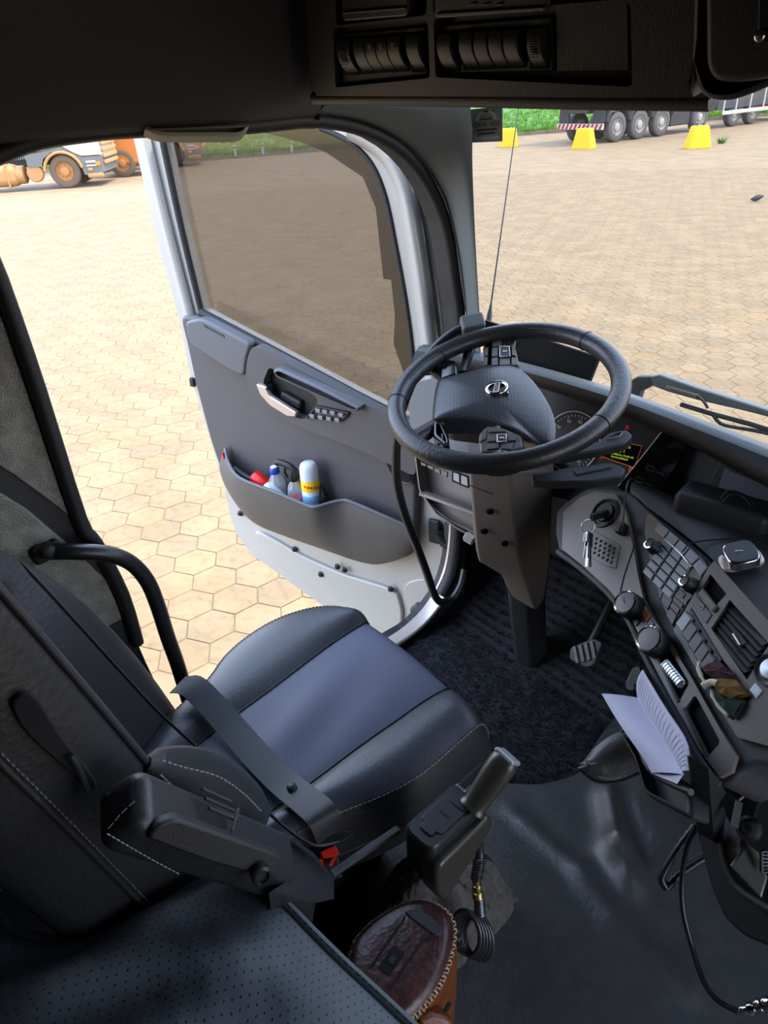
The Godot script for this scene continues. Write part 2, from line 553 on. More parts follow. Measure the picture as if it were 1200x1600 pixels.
	cl.albedo_texture = tone_tex(soft_im, Color(0.27, 0.25, 0.23), Color(0.36, 0.335, 0.31))
	mat("paper", Color(0.80, 0.80, 0.88), 0.7)
	mat("paper_print", Color(0.66, 0.66, 0.76), 0.8)
	mat("hose", Color(0.16, 0.16, 0.16), 0.3)
	var gd := grained(mat("yard_earth", Color.WHITE, 0.95), soft_n, 0.6, 0.4)
	gd.albedo_texture = tone_tex(noise_image(51, 0.016, 512, FastNoiseLite.TYPE_SIMPLEX_SMOOTH, 5), Color(0.465, 0.385, 0.275), Color(0.50, 0.416, 0.30))
	gd.uv1_scale = Vector3.ONE * 0.13
	var pv := grained(mat("paver", Color.WHITE, 0.95), fuzz_n, 0.9, 0.12)
	pv.albedo_texture = tone_tex(noise_image(53, 0.02, 512, FastNoiseLite.TYPE_SIMPLEX_SMOOTH, 2), Color(0.465, 0.385, 0.275), Color(0.50, 0.416, 0.30))
	pv.uv1_scale = Vector3.ONE * 0.16
	pv.vertex_color_use_as_albedo = true
	for k in 4:
		var pk: StandardMaterial3D = pv.duplicate()
		pk.vertex_color_use_as_albedo = false
		pk.albedo_color = [Color(1, 1, 1), Color(0.965, 0.96, 0.955), Color(1, 0.985, 0.96), Color(0.95, 0.955, 0.96)][k]
		M["paver%d" % k] = pk
	mat("grass", Color(0.27, 0.43, 0.11), 0.9)
	mat("grass_light", Color(0.36, 0.52, 0.15), 0.9)
	mat("kerb", Color(0.48, 0.44, 0.38), 0.9)
	mat("yellow_block", Color(0.80, 0.64, 0.03), 0.7)
	mat("tyre", Color(0.33, 0.32, 0.31), 0.9)
	mat("tyre_dusty", Color(0.37, 0.31, 0.25), 0.95)
	mat("rim_white", Color(0.58, 0.56, 0.52), 0.5)
	mat("rim_dusty", Color(0.62, 0.43, 0.24), 0.8)
	mat("truck_cream", Color(0.68, 0.66, 0.58), 0.4)
	mat("truck_grey", Color(0.37, 0.365, 0.35), 0.8)
	mat("truck_tan", Color(0.62, 0.45, 0.27), 0.75)
	mat("truck_orange", Color(0.70, 0.40, 0.14), 0.6)
	mat("truck_dark", Color(0.19, 0.18, 0.175), 0.7)
	mat("trailer_grey", Color(0.32, 0.305, 0.295), 0.8)
	mat("truck_red", Color(0.58, 0.05, 0.06), 0.4)
	mat("stripe_white", Color(0.66, 0.65, 0.63), 0.5)
	mat("lamp_orange", Color(0.9, 0.45, 0.08), 0.3)
	var tint := mat("door_glass", Color(0.08, 0.05, 0.035, 0.54), 0.03)
	tint.transparency = BaseMaterial3D.TRANSPARENCY_ALPHA
	var pane := mat("dark_glass_band", Color(0.06, 0.025, 0.025, 0.6), 0.05)
	pane.transparency = BaseMaterial3D.TRANSPARENCY_ALPHA
	var ws := mat("windshield_glass", Color(0.12, 0.14, 0.12, 0.30), 0.02)
	ws.transparency = BaseMaterial3D.TRANSPARENCY_ALPHA
	var sg := mat("side_glass", Color(0.2, 0.22, 0.2, 0.12), 0.02)
	sg.transparency = BaseMaterial3D.TRANSPARENCY_ALPHA
	mat("sticker", Color(0.42, 0.46, 0.465), 0.6)
	mat("sticker_dark", Color(0.05, 0.06, 0.06), 0.7)
	mat("sticker_light", Color(0.62, 0.65, 0.60), 0.7)
	mat("olive_panel", Color(0.52, 0.51, 0.45), 0.6)
	mat("cluster_face", Color(0.19, 0.175, 0.165), 0.35)
	for e in [["glow_green", Color(0.72, 0.85, 0.25)], ["glow_red", Color(0.9, 0.12, 0.08)], ["glow_amber", Color(0.85, 0.4, 0.2)]]:
		var g := mat(e[0], Color(0.02, 0.02, 0.02), 0.5)
		g.emission_enabled = true; g.emission = e[1]; g.emission_energy_multiplier = 0.22
	mat("screen_dark", Color(0.05, 0.05, 0.055), 0.1)
	mat("screen_reflection", Color(0.42, 0.42, 0.46), 0.25)  # pale grey paints in the reflection lying on the display
	mat("maroon", Color(0.22, 0.06, 0.10), 0.8)
	mat("mustard", Color(0.42, 0.29, 0.06), 0.8)
	mat("bottle_green", Color(0.05, 0.15, 0.12), 0.8)
	mat("foil", Color(0.75, 0.76, 0.78), 0.25, 0.7)
	mat("foam_white", Color(0.80, 0.76, 0.68), 0.9)
	mat("smoked", Color(0.35, 0.35, 0.32), 0.25)

func box_between(b: MB, lo: Vector3, hi: Vector3, r := 0.0) -> void:
	b.rbox(Transform3D(Basis.IDENTITY, (lo + hi) * 0.5), hi - lo, r, 1)

func camera_and_light() -> void:
	var cam := Camera3D.new()
	cam.name = "camera"
	cam.transform = Transform3D(Basis(cam_right, cam_up, -cam_look), cam_at)
	cam.fov = rad_to_deg(2.0 * atan(800.0 / FPX))
	cam.near = 0.02
	add_child(cam)
	cam.current = true
	var sky_m := ProceduralSkyMaterial.new()
	sky_m.sky_top_color = Color(0.71, 0.80, 0.94)
	sky_m.sky_horizon_color = Color(0.93, 0.94, 0.96)
	sky_m.ground_horizon_color = Color(0.75, 0.68, 0.58)
	sky_m.ground_bottom_color = Color(0.6, 0.52, 0.42)
	sky_m.sky_energy_multiplier = 1.0
	sky_m.sun_angle_max = 0.0
	var sky := Sky.new()
	sky.sky_material = sky_m
	var env := Environment.new()
	env.background_mode = Environment.BG_SKY
	env.sky = sky
	env.tonemap_mode = Environment.TONE_MAPPER_LINEAR
	env.tonemap_exposure = 3.0
	env.background_energy_multiplier = 2.5
	env.sdfgi_enabled = true; env.ssao_enabled = true; env.ssil_enabled = true
	var we := WorldEnvironment.new()
	we.name = "environment"
	we.environment = env
	add_child(we)
	var sun := DirectionalLight3D.new()   # hazy sun, high over the truck's front right
	sun.name = "sun"
	sun.light_color = Color(1.0, 0.94, 0.83)
	sun.light_energy = 0.75
	sun.light_angular_distance = 4.0
	sun.shadow_enabled = true
	sun.look_at_from_position(Vector3(0.63, 1.75, -0.6) * 10.0, Vector3.ZERO)
	add_child(sun)

# ================= the yard outside
func yard() -> void:
	var g := thing("paved_ground", Vector3(0, GROUND, 0), "dusty tan yard paved with hexagonal concrete blocks", "", "", "structure")
	var b := MB.new()
	box_between(b, Vector3(-90, GROUND - 0.3, -90), Vector3(40, GROUND - 0.007, 40))
	part(g, "earth", b, M.yard_earth)
	var hb := MB.new()
	var top := PackedVector3Array()
	for k in 6: top.append(Vector3(cos(TAU * (k + 0.5) / 6.0), 0, sin(TAU * (k + 0.5) / 6.0)) * 0.1442)
	hb.prism(top, Vector3.UP, 0.05, 0.004, 1, false)
	var hex := hb.mesh(Vector3.ZERO)
	var near := []
	var rest := []
	var colours := PackedColorArray()
	var L := PackedVector2Array([Vector2(0, 290), Vector2(205, 285), Vector2(282, 500), Vector2(372, 830), Vector2(530, 955), Vector2(440, 965), Vector2(330, 1060), Vector2(285, 1050), Vector2(215, 880), Vector2(180, 905), Vector2(125, 810), Vector2(0, 430)])
	var W := PackedVector2Array([Vector2(740, 250), Vector2(1200, 220), Vector2(1200, 700), Vector2(1000, 610), Vector2(940, 560), Vector2(860, 505), Vector2(755, 495)])
	var inv := Transform3D(Basis(cam_right, cam_up, -cam_look), cam_at).affine_inverse()
	var row := 0
	var z := 2.0
	rng.seed = 77
	while z > -24.0:
		var x := -24.0 + (0.1265 if row % 2 else 0.0)
		while x < 3.0:
			var p := Vector3(x, GROUND + rng.randf_range(-0.002, 0.0), z)
			var tilt := Vector3(rng.randf_range(-0.004, 0.004), 0, rng.randf_range(-0.004, 0.004))
			var c := inv * p
			var dist := Vector2(x, z).length()
			if c.z < -0.5 and dist < 24.0 and dist > 2.0:
				var q := Vector2(600 - FPX * c.x / c.z, 800 + FPX * c.y / c.z)
				if q.x > -250 and q.x < 1450 and q.y < 1050 and q.y > 120:
					var seen := Geometry2D.is_point_in_polygon(q, L) or Geometry2D.is_point_in_polygon(q, W)
					if seen: near.append([-c.z, p, tilt])
					else: rest.append([p, tilt])
			x += 0.253
		z -= 0.2191
		row += 1
	near.sort_custom(func(s, t): return s[0] < t[0])
	for i in near.size():
		if i < 300:
			var o := MeshInstance3D.new()
			o.name = "paver" if i == 0 else "paver_%03d" % i
			o.mesh = hex
			o.material_override = M["paver%d" % rng.randi_range(0, 3)]
			o.transform = Transform3D(Basis.from_euler(near[i][2]), near[i][1] - Vector3(0, GROUND, 0))
			g.add_child(o, true)
		else: rest.append([near[i][1], near[i][2]])
	var mm := MultiMesh.new()
	mm.transform_format = MultiMesh.TRANSFORM_3D
	mm.use_colors = true
	mm.mesh = hex
	mm.instance_count = rest.size()
	for i in rest.size():
		mm.set_instance_transform(i, Transform3D(Basis.from_euler(rest[i][1]), rest[i][0] - Vector3(0, GROUND, 0)))
		var s := rng.randf_range(0.9, 1.0)
		mm.set_instance_color(i, Color(s, s * rng.randf_range(0.985, 1.0), s * rng.randf_range(0.96, 1.0)))
	var mi := MultiMeshInstance3D.new()
	mi.name = "pavers_beyond"
	mi.multimesh = mm
	mi.material_override = M.paver
	mi.set_meta("kind", "stuff")
	g.add_child(mi, true)
	# grass bank behind a kerb
	var e0 := ony(330, 250, GROUND)
	var e1 := ony(875, 207, GROUND)
	var along := (e1 - e0).normalized()
	var away := Vector3.UP.cross(along).normalized()
	if away.dot(cam_at - e0) > 0: away = -away
	var gr := MB.new()
	var rows := []
	for i in 25:
		var line := PackedVector3Array()
		for j in 41:
			var a := e0 + along * (j * 2.0 - 30.0) + away * (i * i * 0.055)
			a.y = GROUND + 0.14 + minf(i * i * 0.055, 12.0) * 0.07 + rng.randf_range(-0.03, 0.03)
			line.append(a)
		rows.append(line)
	gr.grid(rows, false, false, Vector3.UP)
	var bank := thing("grass_bank", e0, "green grass bank behind the low kerb of the yard", "grass", "", "stuff")
	part(bank, "turf", gr, M.grass)
	var blade := MB.new()
	for k in 5:
		var d := Vector3(cos(k * 1.3), 0, sin(k * 1.3))
		var p := d * 0.06
		blade.flat(p - d.cross(Vector3.UP) * 0.02, p + d.cross(Vector3.UP) * 0.02, p + d * 0.05 + Vector3.UP * 0.14)
	var bm := MultiMesh.new()
	bm.transform_format = MultiMesh.TRANSFORM_3D
	bm.mesh = blade.mesh(Vector3.ZERO)
	bm.instance_count = 9000
	for i in 9000:
		var s := rng.randf()
		var up := s * s * 12.0
		var p := e0 + along * rng.randf_range(-12, 34) + away * up
		p.y = GROUND + 0.12 + up * 0.07
		bm.set_instance_transform(i, Transform3D(Basis(Vector3.UP, rng.randf() * TAU).scaled(Vector3.ONE * rng.randf_range(0.8, 1.6)), p - e0))
	var bi := MultiMeshInstance3D.new()
	bi.name = "grass_blades"
	bi.multimesh = bm
	bi.material_override = M.grass_light
	bi.set_meta("kind", "stuff")
	bank.add_child(bi, true)
	var kb := MB.new()
	for j in 60:
		var a := e0 + along * (j * 1.0 - 14.0)
		kb.rbox(bar(a, a + along * 0.985, Vector3.UP).translated(Vector3(0, 0.06, 0)), Vector3(0.985, 0.2, 0.12), 0.015, 1)
	var ks := thing("kerb", e0, "low pale concrete kerb along the grass bank", "", "", "structure")
	part(ks, "kerb_stones", kb, M.kerb, "", "stuff")
	for q in [[368, 244], [411, 241], [456, 238]]:
		var at := ony(q[0], q[1], GROUND + 0.1)
		var pb := MB.new()
		pb.lathe(Transform3D(Basis.IDENTITY, at), [0, 0, 0.06, 0, 0.055, 0.42, 0.045, 0.45, 0.0, 0.46], 10)
		var rb := MB.new()
		rb.lathe(Transform3D(Basis.IDENTITY, at), [0.058, 0.33, 0.060, 0.34, 0.060, 0.40, 0.058, 0.41], 10)
		var t := thing("marker_post", at, ["short white marker post on the grass beside the white truck", "short white marker post between two others on the grass", "short white marker post nearest the dark film border of the window"][[368, 411, 456].find(q[0])], "post", "white marker posts on the grass")
		part(t, "post", pb, M.stripe_white)
		part(t, "reflector_band", rb, M.truck_red)
	# yellow concrete blocks
	var texts := ["yellow concrete barrier block beside the grass bank and thin antenna", "yellow concrete barrier block in front of striped trailer bumper", "yellow concrete barrier block beside the weed tuft on the paving"]
	var spots := [[795, 229, 0.55], [912, 232, 0.2], [1089, 231, 0.9]]
	for i in 3:
		var at := ony(spots[i][0], spots[i][1], GROUND)
		var t := thing("barrier_block", at, texts[i], "barrier", "yellow concrete barrier blocks")
		t.rotation.y = spots[i][2]
		var bb := MB.new()
		var rows2 := []
		for s in [[0.0, 0.40, 0.30], [0.08, 0.39, 0.29], [0.55, 0.30, 0.20], [0.66, 0.285, 0.185], [0.70, 0.25, 0.15]]:
			var ring := rnd(PackedVector3Array([Vector3(-s[1], s[0], -s[2]), Vector3(s[1], s[0], -s[2]), Vector3(s[1], s[0], s[2]), Vector3(-s[1], s[0], s[2])]), 0.05, 2)
			rows2.append(ring)
		bb.grid(rows2, true)
		bb.cap(rows2[-1], Vector3.UP)
		local_part(t, "block", bb, M.yellow_block)
		var lb := MB.new()
		lb.tube(cr(PackedVector3Array([Vector3(-0.12, 0.68, 0), Vector3(-0.1, 0.76, 0), Vector3(0.1, 0.76, 0), Vector3(0.12, 0.68, 0)]), 3), 0.015, 6)
		local_part(t, "lifting_loop", lb, M.truck_dark)
	# weed tuft and a scrap on the paving
	var wt := ony(1127, 224, GROUND)
	var wb := MB.new()
	for k in 40:
		var d := Vector3(rng.randf_range(-1, 1), 0, rng.randf_range(-1, 1))
		var p := wt + d * 0.08
		var side := Vector3(-d.z, 0, d.x).normalized() * 0.025
		wb.flat(p - side, p + side, p + d * 0.22 + Vector3.UP * rng.randf_range(0.12, 0.32))
	tag(part(self, numbered("weed_tuft"), wb, M.grass), "small green weed tuft growing through the paving", "weed")
	var bd := ony(1182, 315, GROUND)
	var sb := MB.new()
	var sr := []
	for i in 9:
		var t := i / 8.0
		var c := bd + Vector3(0.63, 0, -0.77) * (t - 0.5) * 0.26 + Vector3.UP * (0.05 + 0.05 * t)
		var ring := PackedVector3Array()
		var r := 0.055 * sin(PI * clampf(t * 0.94 + 0.03, 0, 1)) + 0.006
		for k in 8: ring.append(c + Vector3(0, sin(TAU * k / 8), 0) * r + Vector3(0.77, 0, 0.63) * cos(TAU * k / 8) * r)
		sr.append(ring)
	sb.grid(sr, true)
	tag(part(self, numbered("dark_scrap"), sb, M.truck_dark), "small dark scrap lying on the paving beyond the windshield", "scrap")
	yard_trucks()

func local_part(parent: Node3D, called: String, b: MB, m: Material, label := "") -> MeshInstance3D:
	var o := MeshInstance3D.new()
	o.name = called
	o.mesh = b.mesh(Vector3.ZERO)
	o.material_override = m
	parent.add_child(o, true)
	if label: o.set_meta("label", label)
	return o

func wheel_into(t: Node3D, c: Vector3, r: float, width: float, tyre: Material, rim: Material) -> void:
	# axle along z, outer face towards +z at c
	var xf := Transform3D(Basis(Vector3.RIGHT, Vector3.BACK, Vector3.DOWN), c - Vector3(0, 0, width))
	var b := MB.new()
	b.lathe(xf, [r * 0.55, 0, r * 0.9, 0.0, r * 0.985, width * 0.12, r, width * 0.2, r, width * 0.8, r * 0.985, width * 0.9, r * 0.9, width, r * 0.62, width * 0.98, r * 0.56, width * 0.85], 28)
	var ty := local_part(t, "tyre", b, tyre)
	b = MB.new()
	b.lathe(xf, [r * 0.56, width * 0.95, r * 0.53, width * 0.95, r * 0.5, width * 0.72, r * 0.30, width * 0.72, r * 0.27, width * 0.95, r * 0.16, width * 1.0, 0, width * 1.0], 24)
	for k in 8:
		var a := TAU * k / 8.0
		b.lathe(xf * Transform3D(Basis.IDENTITY, Vector3(cos(a) * r * 0.4, width * 0.72, sin(a) * r * 0.4)), [r * 0.045, 0, r * 0.045, width * 0.1, 0, width * 0.1], 6)
	local_part(ty, "wheel_rim", b, rim)

func yard_truck(at: Vector3, axis: Vector3, label: String, cream: Material) -> Node3D:
	# local: +x to the nose, +z the side that faces us, origin under the front wheel
	var t := thing("parked_truck", at, label, "truck")
	t.basis = Basis(axis, Vector3.UP, axis.cross(Vector3.UP))
	wheel_into(t, Vector3(0, 0.54, 0.0), 0.54, 0.32, M.tyre_dusty, M.rim_dusty)
	wheel_into(t, Vector3(0, 0.54, -1.9), 0.54, 0.32, M.tyre_dusty, M.rim_dusty)
	wheel_into(t, Vector3(-4.0, 0.54, 0.0), 0.54, 0.6, M.tyre_dusty, M.rim_dusty)
	var b := MB.new()
	var o := PackedVector3Array([Vector3(-1.25, 1.15, 0.06), Vector3(-0.75, 1.2, 0.06), Vector3(0.1, 1.32, 0.06), Vector3(0.45, 1.1, 0.06), Vector3(0.7, 0.98, 0.06), Vector3(1.38, 0.98, 0.06), Vector3(1.34, 2.3, 0.06), Vector3(1.15, 3.3, 0.06), Vector3(-1.25, 3.4, 0.06)])
	b.prism(o, Vector3.BACK, 2.45, 0.06, 2)
	local_part(t, "cab_body", b, cream)
	b = MB.new()
	b.prism(PackedVector3Array([Vector3(-1.2, 0.75, 0.05), Vector3(-0.72, 0.75, 0.05), Vector3(-0.62, 0.98, 0.05), Vector3(-0.3, 1.17, 0.05), Vector3(0.3, 1.17, 0.05), Vector3(0.55, 0.95, 0.05), Vector3(0.68, 0.4, 0.05), Vector3(1.1, 0.32, 0.05), Vector3(1.36, 0.45, 0.05), Vector3(1.38, 0.97, 0.05), Vector3(0.7, 0.97, 0.05), Vector3(0.45, 1.1, 0.05), Vector3(0.1, 1.31, 0.05), Vector3(-0.75, 1.19, 0.05), Vector3(-1.2, 1.14, 0.05)]), Vector3.BACK, 2.4, 0.0, 1)
	local_part(t, "lower_fairing", b, M.truck_grey)
	b = MB.new()
	var arc := PackedVector3Array()
	for k in 13:
		var a := PI * (0.06 + 0.9 * k / 12.0)
		arc.append(Vector3(cos(a) * 0.66, 0.52 + sin(a) * 0.64, 0.06))
	b.tube(arc, 0.055, 6)
	local_part(t, "wheel_arch", b, M.truck_tan)
	for s in [[0.98, 0.80, 0.34, 0.07], [0.98, 0.68, 0.34, 0.05]]:
		b = MB.new()
		b.rbox(Transform3D(Basis.IDENTITY, Vector3(s[0], s[1], 0.06)), Vector3(s[2], s[3], 0.05), 0.015, 1)
		local_part(t, "step_trim", b, M.stripe_white)
	for s in [[0.92, 0.56, 0.16, 0.1], [1.22, 0.72, 0.16, 0.12]]:
		b = MB.new()
		b.rbox(Transform3D(Basis.IDENTITY, Vector3(s[0], s[1], 0.065)), Vector3(s[2], s[3], 0.05), 0.02, 1)
		local_part(t, "indicator_lamp", b, M.lamp_orange)
	b = MB.new()
	b.rbox(Transform3D(Basis.IDENTITY, Vector3(1.05, 0.36, -0.02)), Vector3(0.55, 0.16, 0.2), 0.05, 1)
	local_part(t, "bumper_corner", b, M.truck_tan)
	for k in 8:   # nose grille
		b = MB.new()
		b.rbox(Transform3D(Basis.IDENTITY, Vector3(1.42, 0.75 + k * 0.2, -1.17)), Vector3(0.1, 0.13, 2.1), 0.03, 1)
		local_part(t, "grille_slat", b, M.truck_tan)
	b = MB.new()
	b.rbox(Transform3D(Basis.IDENTITY, Vector3(1.40, 2.95, -1.17)), Vector3(0.06, 0.9, 2.1), 0.03, 1)
	local_part(t, "windshield", b, M.black_gloss)
	b = MB.new()
	b.rbox(Transform3D(Basis.IDENTITY, Vector3(-3.2, 0.85, -1.15)), Vector3(4.2, 0.25, 0.9), 0.03, 1)
	local_part(t, "chassis", b, M.truck_dark)
	b = MB.new()
	b.lathe(Transform3D(Basis(Vector3.UP, Vector3.LEFT, Vector3.BACK), Vector3(-1.45, 0.52, -0.3)), [0, 0, 0.27, 0, 0.3, 0.03, 0.3, 0.27, 0.27, 0.3, 0, 0.3], 20)
	local_part(t, "air_tank", b, M.truck_tan)
	b = MB.new()
	b.lathe(Transform3D(Basis(Vector3.RIGHT, Vector3.BACK, Vector3.DOWN), Vector3(-1.03, 0.55, -0.12)), [0.29, 0, 0.29, 0.1, 0.26, 0.14, 0, 0.15], 22)
	local_part(t, "filter_drum", b, M.truck_tan)
	b = MB.new()
	b.rbox(Transform3D(Basis.IDENTITY, Vector3(-2.5, 0.52, -0.3)), Vector3(1.75, 0.72, 0.66), 0.26, 4)
	var tank := local_part(t, "fuel_tank", b, M.truck_tan)
	for x in [-3.0, -2.0]:
		b = MB.new()
		b.rbox(Transform3D(Basis.IDENTITY, Vector3(x, 0.52, -0.3)), Vector3(0.07, 0.75, 0.69), 0.27, 4)
		local_part(tank, "tank_strap", b, M.truck_tan)
	b = MB.new()
	for k in 12:
		b.tube(cr(PackedVector3Array([Vector3(-1.4 - k * 0.08, 1.0, -0.4), Vector3(-1.45 - k * 0.07, 1.3 + 0.05 * (k % 3), -0.6), Vector3(-1.5 - k * 0.05, 1.6, -0.9)]), 3), 0.03, 5)
	local_part(t, "air_lines", b, M.truck_dark)
	return t

func yard_trucks() -> void:
	var sight := ray(108, 294)
	var toward := -Vector3(sight.x, 0, sight.z).normalized()
	var right := Vector3.UP.cross(toward)
	if right.dot(cam_right) < 0: right = -right
	var axis := (right * cos(0.28) + toward * sin(0.28)).normalized()
	yard_truck(ony(108, 294, GROUND), axis, "cream truck with dusty orange wheel and fuel tank beyond open doorway", M.truck_cream)
	var axis2 := (right * cos(0.25) + toward * sin(0.25)).normalized()
	yard_truck(ony(268, 262, GROUND), axis2, "white truck cab seen through the tinted door window", M.stripe_white)
	# orange lorry behind the first one
	var t := thing("orange_lorry", ony(192, 277, GROUND), "orange lorry cab behind the cream truck's nose", "truck")
	t.basis = Basis(axis, Vector3.UP, axis.cross(Vector3.UP))
	var b := MB.new()
	b.prism(PackedVector3Array([Vector3(-1.0, 0.45, 0), Vector3(1.1, 0.4, 0), Vector3(1.2, 1.6, 0), Vector3(1.05, 3.2, 0), Vector3(-1.0, 3.3, 0)]), Vector3.BACK, 2.4, 0.12, 2)
	local_part(t, "cab_body", b, M.truck_orange)
	b = MB.new()
	b.rbox(Transform3D(Basis.IDENTITY, Vector3(0.1, 1.62, 0.0)), Vector3(2.1, 0.08, 0.06), 0.02, 1)
	local_part(t, "side_moulding", b, M.stripe_white)
	b = MB.new()
	b.rbox(Transform3D(Basis.IDENTITY, Vector3(0.2, 2.5, -0.03)), Vector3(1.1, 0.8, 0.08), 0.05, 1)
	local_part(t, "side_window", b, M.black_gloss)
	wheel_into(t, Vector3(0.1, 0.5, 0.02), 0.5, 0.3, M.tyre_dusty, M.rim_dusty)
	# trailer across the yard
	var w0 := ony(963, 222, GROUND)
	var w3 := ony(1092, 205, GROUND)
	var ax := (w3 - w0).normalized()
	var len_ := w0.distance_to(w3)
	var tr := thing("tipper_trailer", w0, "dark grey trailer with four wheels and red striped rear bumper", "trailer")
	var side := ax.cross(Vector3.UP)
	tr.basis = Basis(ax, Vector3.UP, side)
	var xs := [0.0, len_ * 0.255, len_ * 0.515, len_]
	for x in xs:
		wheel_into(tr, Vector3(x, 0.55, 0), 0.55, 0.34, M.tyre, M.rim_white)
		wheel_into(tr, Vector3(x, 0.55, -2.0), 0.55, 0.34, M.tyre, M.rim_white)
	for k in 3:
		b = MB.new()
		var arc := PackedVector3Array()
		for q in 11:
			var a := PI * (0.08 + 0.84 * q / 10.0)
			arc.append(Vector3(xs[k] + cos(a) * 0.7, 0.6 + sin(a) * 0.72, -0.17))
		var wd := PackedVector3Array()
		for q in 11: wd.append(Vector3.BACK)
		b.strap(arc, wd, 0.42, 0.03)
		local_part(tr, "mudguard", b, M.trailer_grey)
	b = MB.new()
	b.rbox(Transform3D(Basis.IDENTITY, Vector3(len_ * 0.5, 1.25, -1.2)), Vector3(len_ + 2.2, 0.3, 1.1), 0.03, 1)
	local_part(tr, "chassis", b, M.truck_dark)
	b = MB.new()
	b.rbox(Transform3D(Basis.IDENTITY, Vector3(len_ * 0.5, 2.35, -1.2)), Vector3(len_ + 2.6, 1.7, 2.5), 0.05, 1)
	local_part(tr, "tipper_body", b, M.trailer_grey)
	b = MB.new()
	b.rbox(Transform3D(Basis.IDENTITY, Vector3(len_ * 0.76, 0.75, -0.35)), Vector3(len_ * 0.24, 0.85, 0.5), 0.05, 1)
	local_part(tr, "tool_box", b, M.truck_dark)
	b = MB.new()
	b.rbox(Transform3D(Basis.IDENTITY, Vector3(-0.95, 0.62, -1.2)), Vector3(0.1, 0.22, 2.5), 0.02, 1)
	var bumper := local_part(tr, "rear_bumper", b, M.stripe_white)
	for k in 11:
		b = MB.new()
		var z := -2.4 + k * 0.225
		b.prism(PackedVector3Array([Vector3(-1.006, 0.52, z), Vector3(-1.006, 0.72, z + 0.1), Vector3(-1.006, 0.72, z + 0.21), Vector3(-1.006, 0.52, z + 0.11)]), Vector3.LEFT, 0.004)
		local_part(bumper, "red_stripe", b, M.truck_red)
	for z in [-0.25, -2.1]:
		b = MB.new()
		b.rbox(Transform3D(Basis.IDENTITY, Vector3(-0.9, 1.0, z)), Vector3(0.08, 0.9, 0.55), 0.02, 1)
		local_part(tr, "mud_flap", b, M.truck_dark)
	# lorry with a white side rail, coupled in front of the trailer, and the red cab beyond it
	var lo := thing("flatbed_lorry", w0 + ax * (len_ + 1.3), "flatbed lorry with white side rails ahead of the trailer", "truck")
	lo.basis = tr.basis
	for y in [0.62, 1.55]:
		b = MB.new()
		b.rbox(Transform3D(Basis.IDENTITY, Vector3(2.2, y, 0.1)), Vector3(4.2, 0.16, 0.06), 0.02, 1)
		local_part(lo, "side_rail", b, M.stripe_white)
	for x in [0.15, 1.1, 2.2, 3.3, 4.2]:
		b = MB.new()
		b.rbox(Transform3D(Basis.IDENTITY, Vector3(x, 1.1, 0.1)), Vector3(0.08, 1.0, 0.05), 0.02, 1)
		local_part(lo, "rail_post", b, M.stripe_white)
	b = MB.new()
	b.rbox(Transform3D(Basis.IDENTITY, Vector3(2.2, 1.1, -0.9)), Vector3(4.4, 0.7, 1.6), 0.05, 1)
	local_part(lo, "chassis", b, M.trailer_grey)
	for x in [1.5, 3.0]: wheel_into(lo, Vector3(x, 0.5, -0.15), 0.5, 0.3, M.tyre, M.rim_white)
	var rc := thing("red_truck", w0 + ax * (len_ + 7.0), "red truck cab beyond the white rails of the flatbed", "truck")
	rc.basis = tr.basis
	b = MB.new()
	b.prism(PackedVector3Array([Vector3(-0.6, 0.55, 0.1), Vector3(1.8, 0.5, 0.1), Vector3(1.9, 1.7, 0.1), Vector3(1.7, 3.2, 0.1), Vector3(-0.6, 3.3, 0.1)]), Vector3.BACK, 2.5, 0.1, 2)
	local_part(rc, "cab_body", b, M.truck_red)
	b = MB.new()
	b.rbox(Transform3D(Basis.IDENTITY, Vector3(0.6, 0.75, 0.1)), Vector3(2.3, 0.18, 0.08), 0.03, 1)
	local_part(rc, "white_skirt", b, M.stripe_white)
	wheel_into(rc, Vector3(0.5, 0.5, 0.12), 0.5, 0.3, M.tyre, M.rim_white)

func solo(called: String, b: MB, m: Material, label: String, category: String, group := "") -> Node3D:
	var lo := b.v[0]
	var hi := b.v[0]
	for p in b.v: lo = lo.min(p); hi = hi.max(p)
	var at := Vector3((lo.x + hi.x) * 0.5, lo.y, (lo.z + hi.z) * 0.5)
	var o := MeshInstance3D.new()
	o.name = numbered(called)
	o.mesh = b.mesh(at); o.material_override = m; o.position = at
	add_child(o)
	tag(o, label, category, group)
	return o
func structure(called: String, b: MB, m: Material, label: String) -> MeshInstance3D:
	var o := part(self, called, b, m)
	tag(o, label, "", "", "structure")
	return o

# ================= the cab
const XW := -1.2
func wall_px(a: Array, x: float) -> PackedVector3Array: return many(Plane(Vector3.RIGHT, x), a)

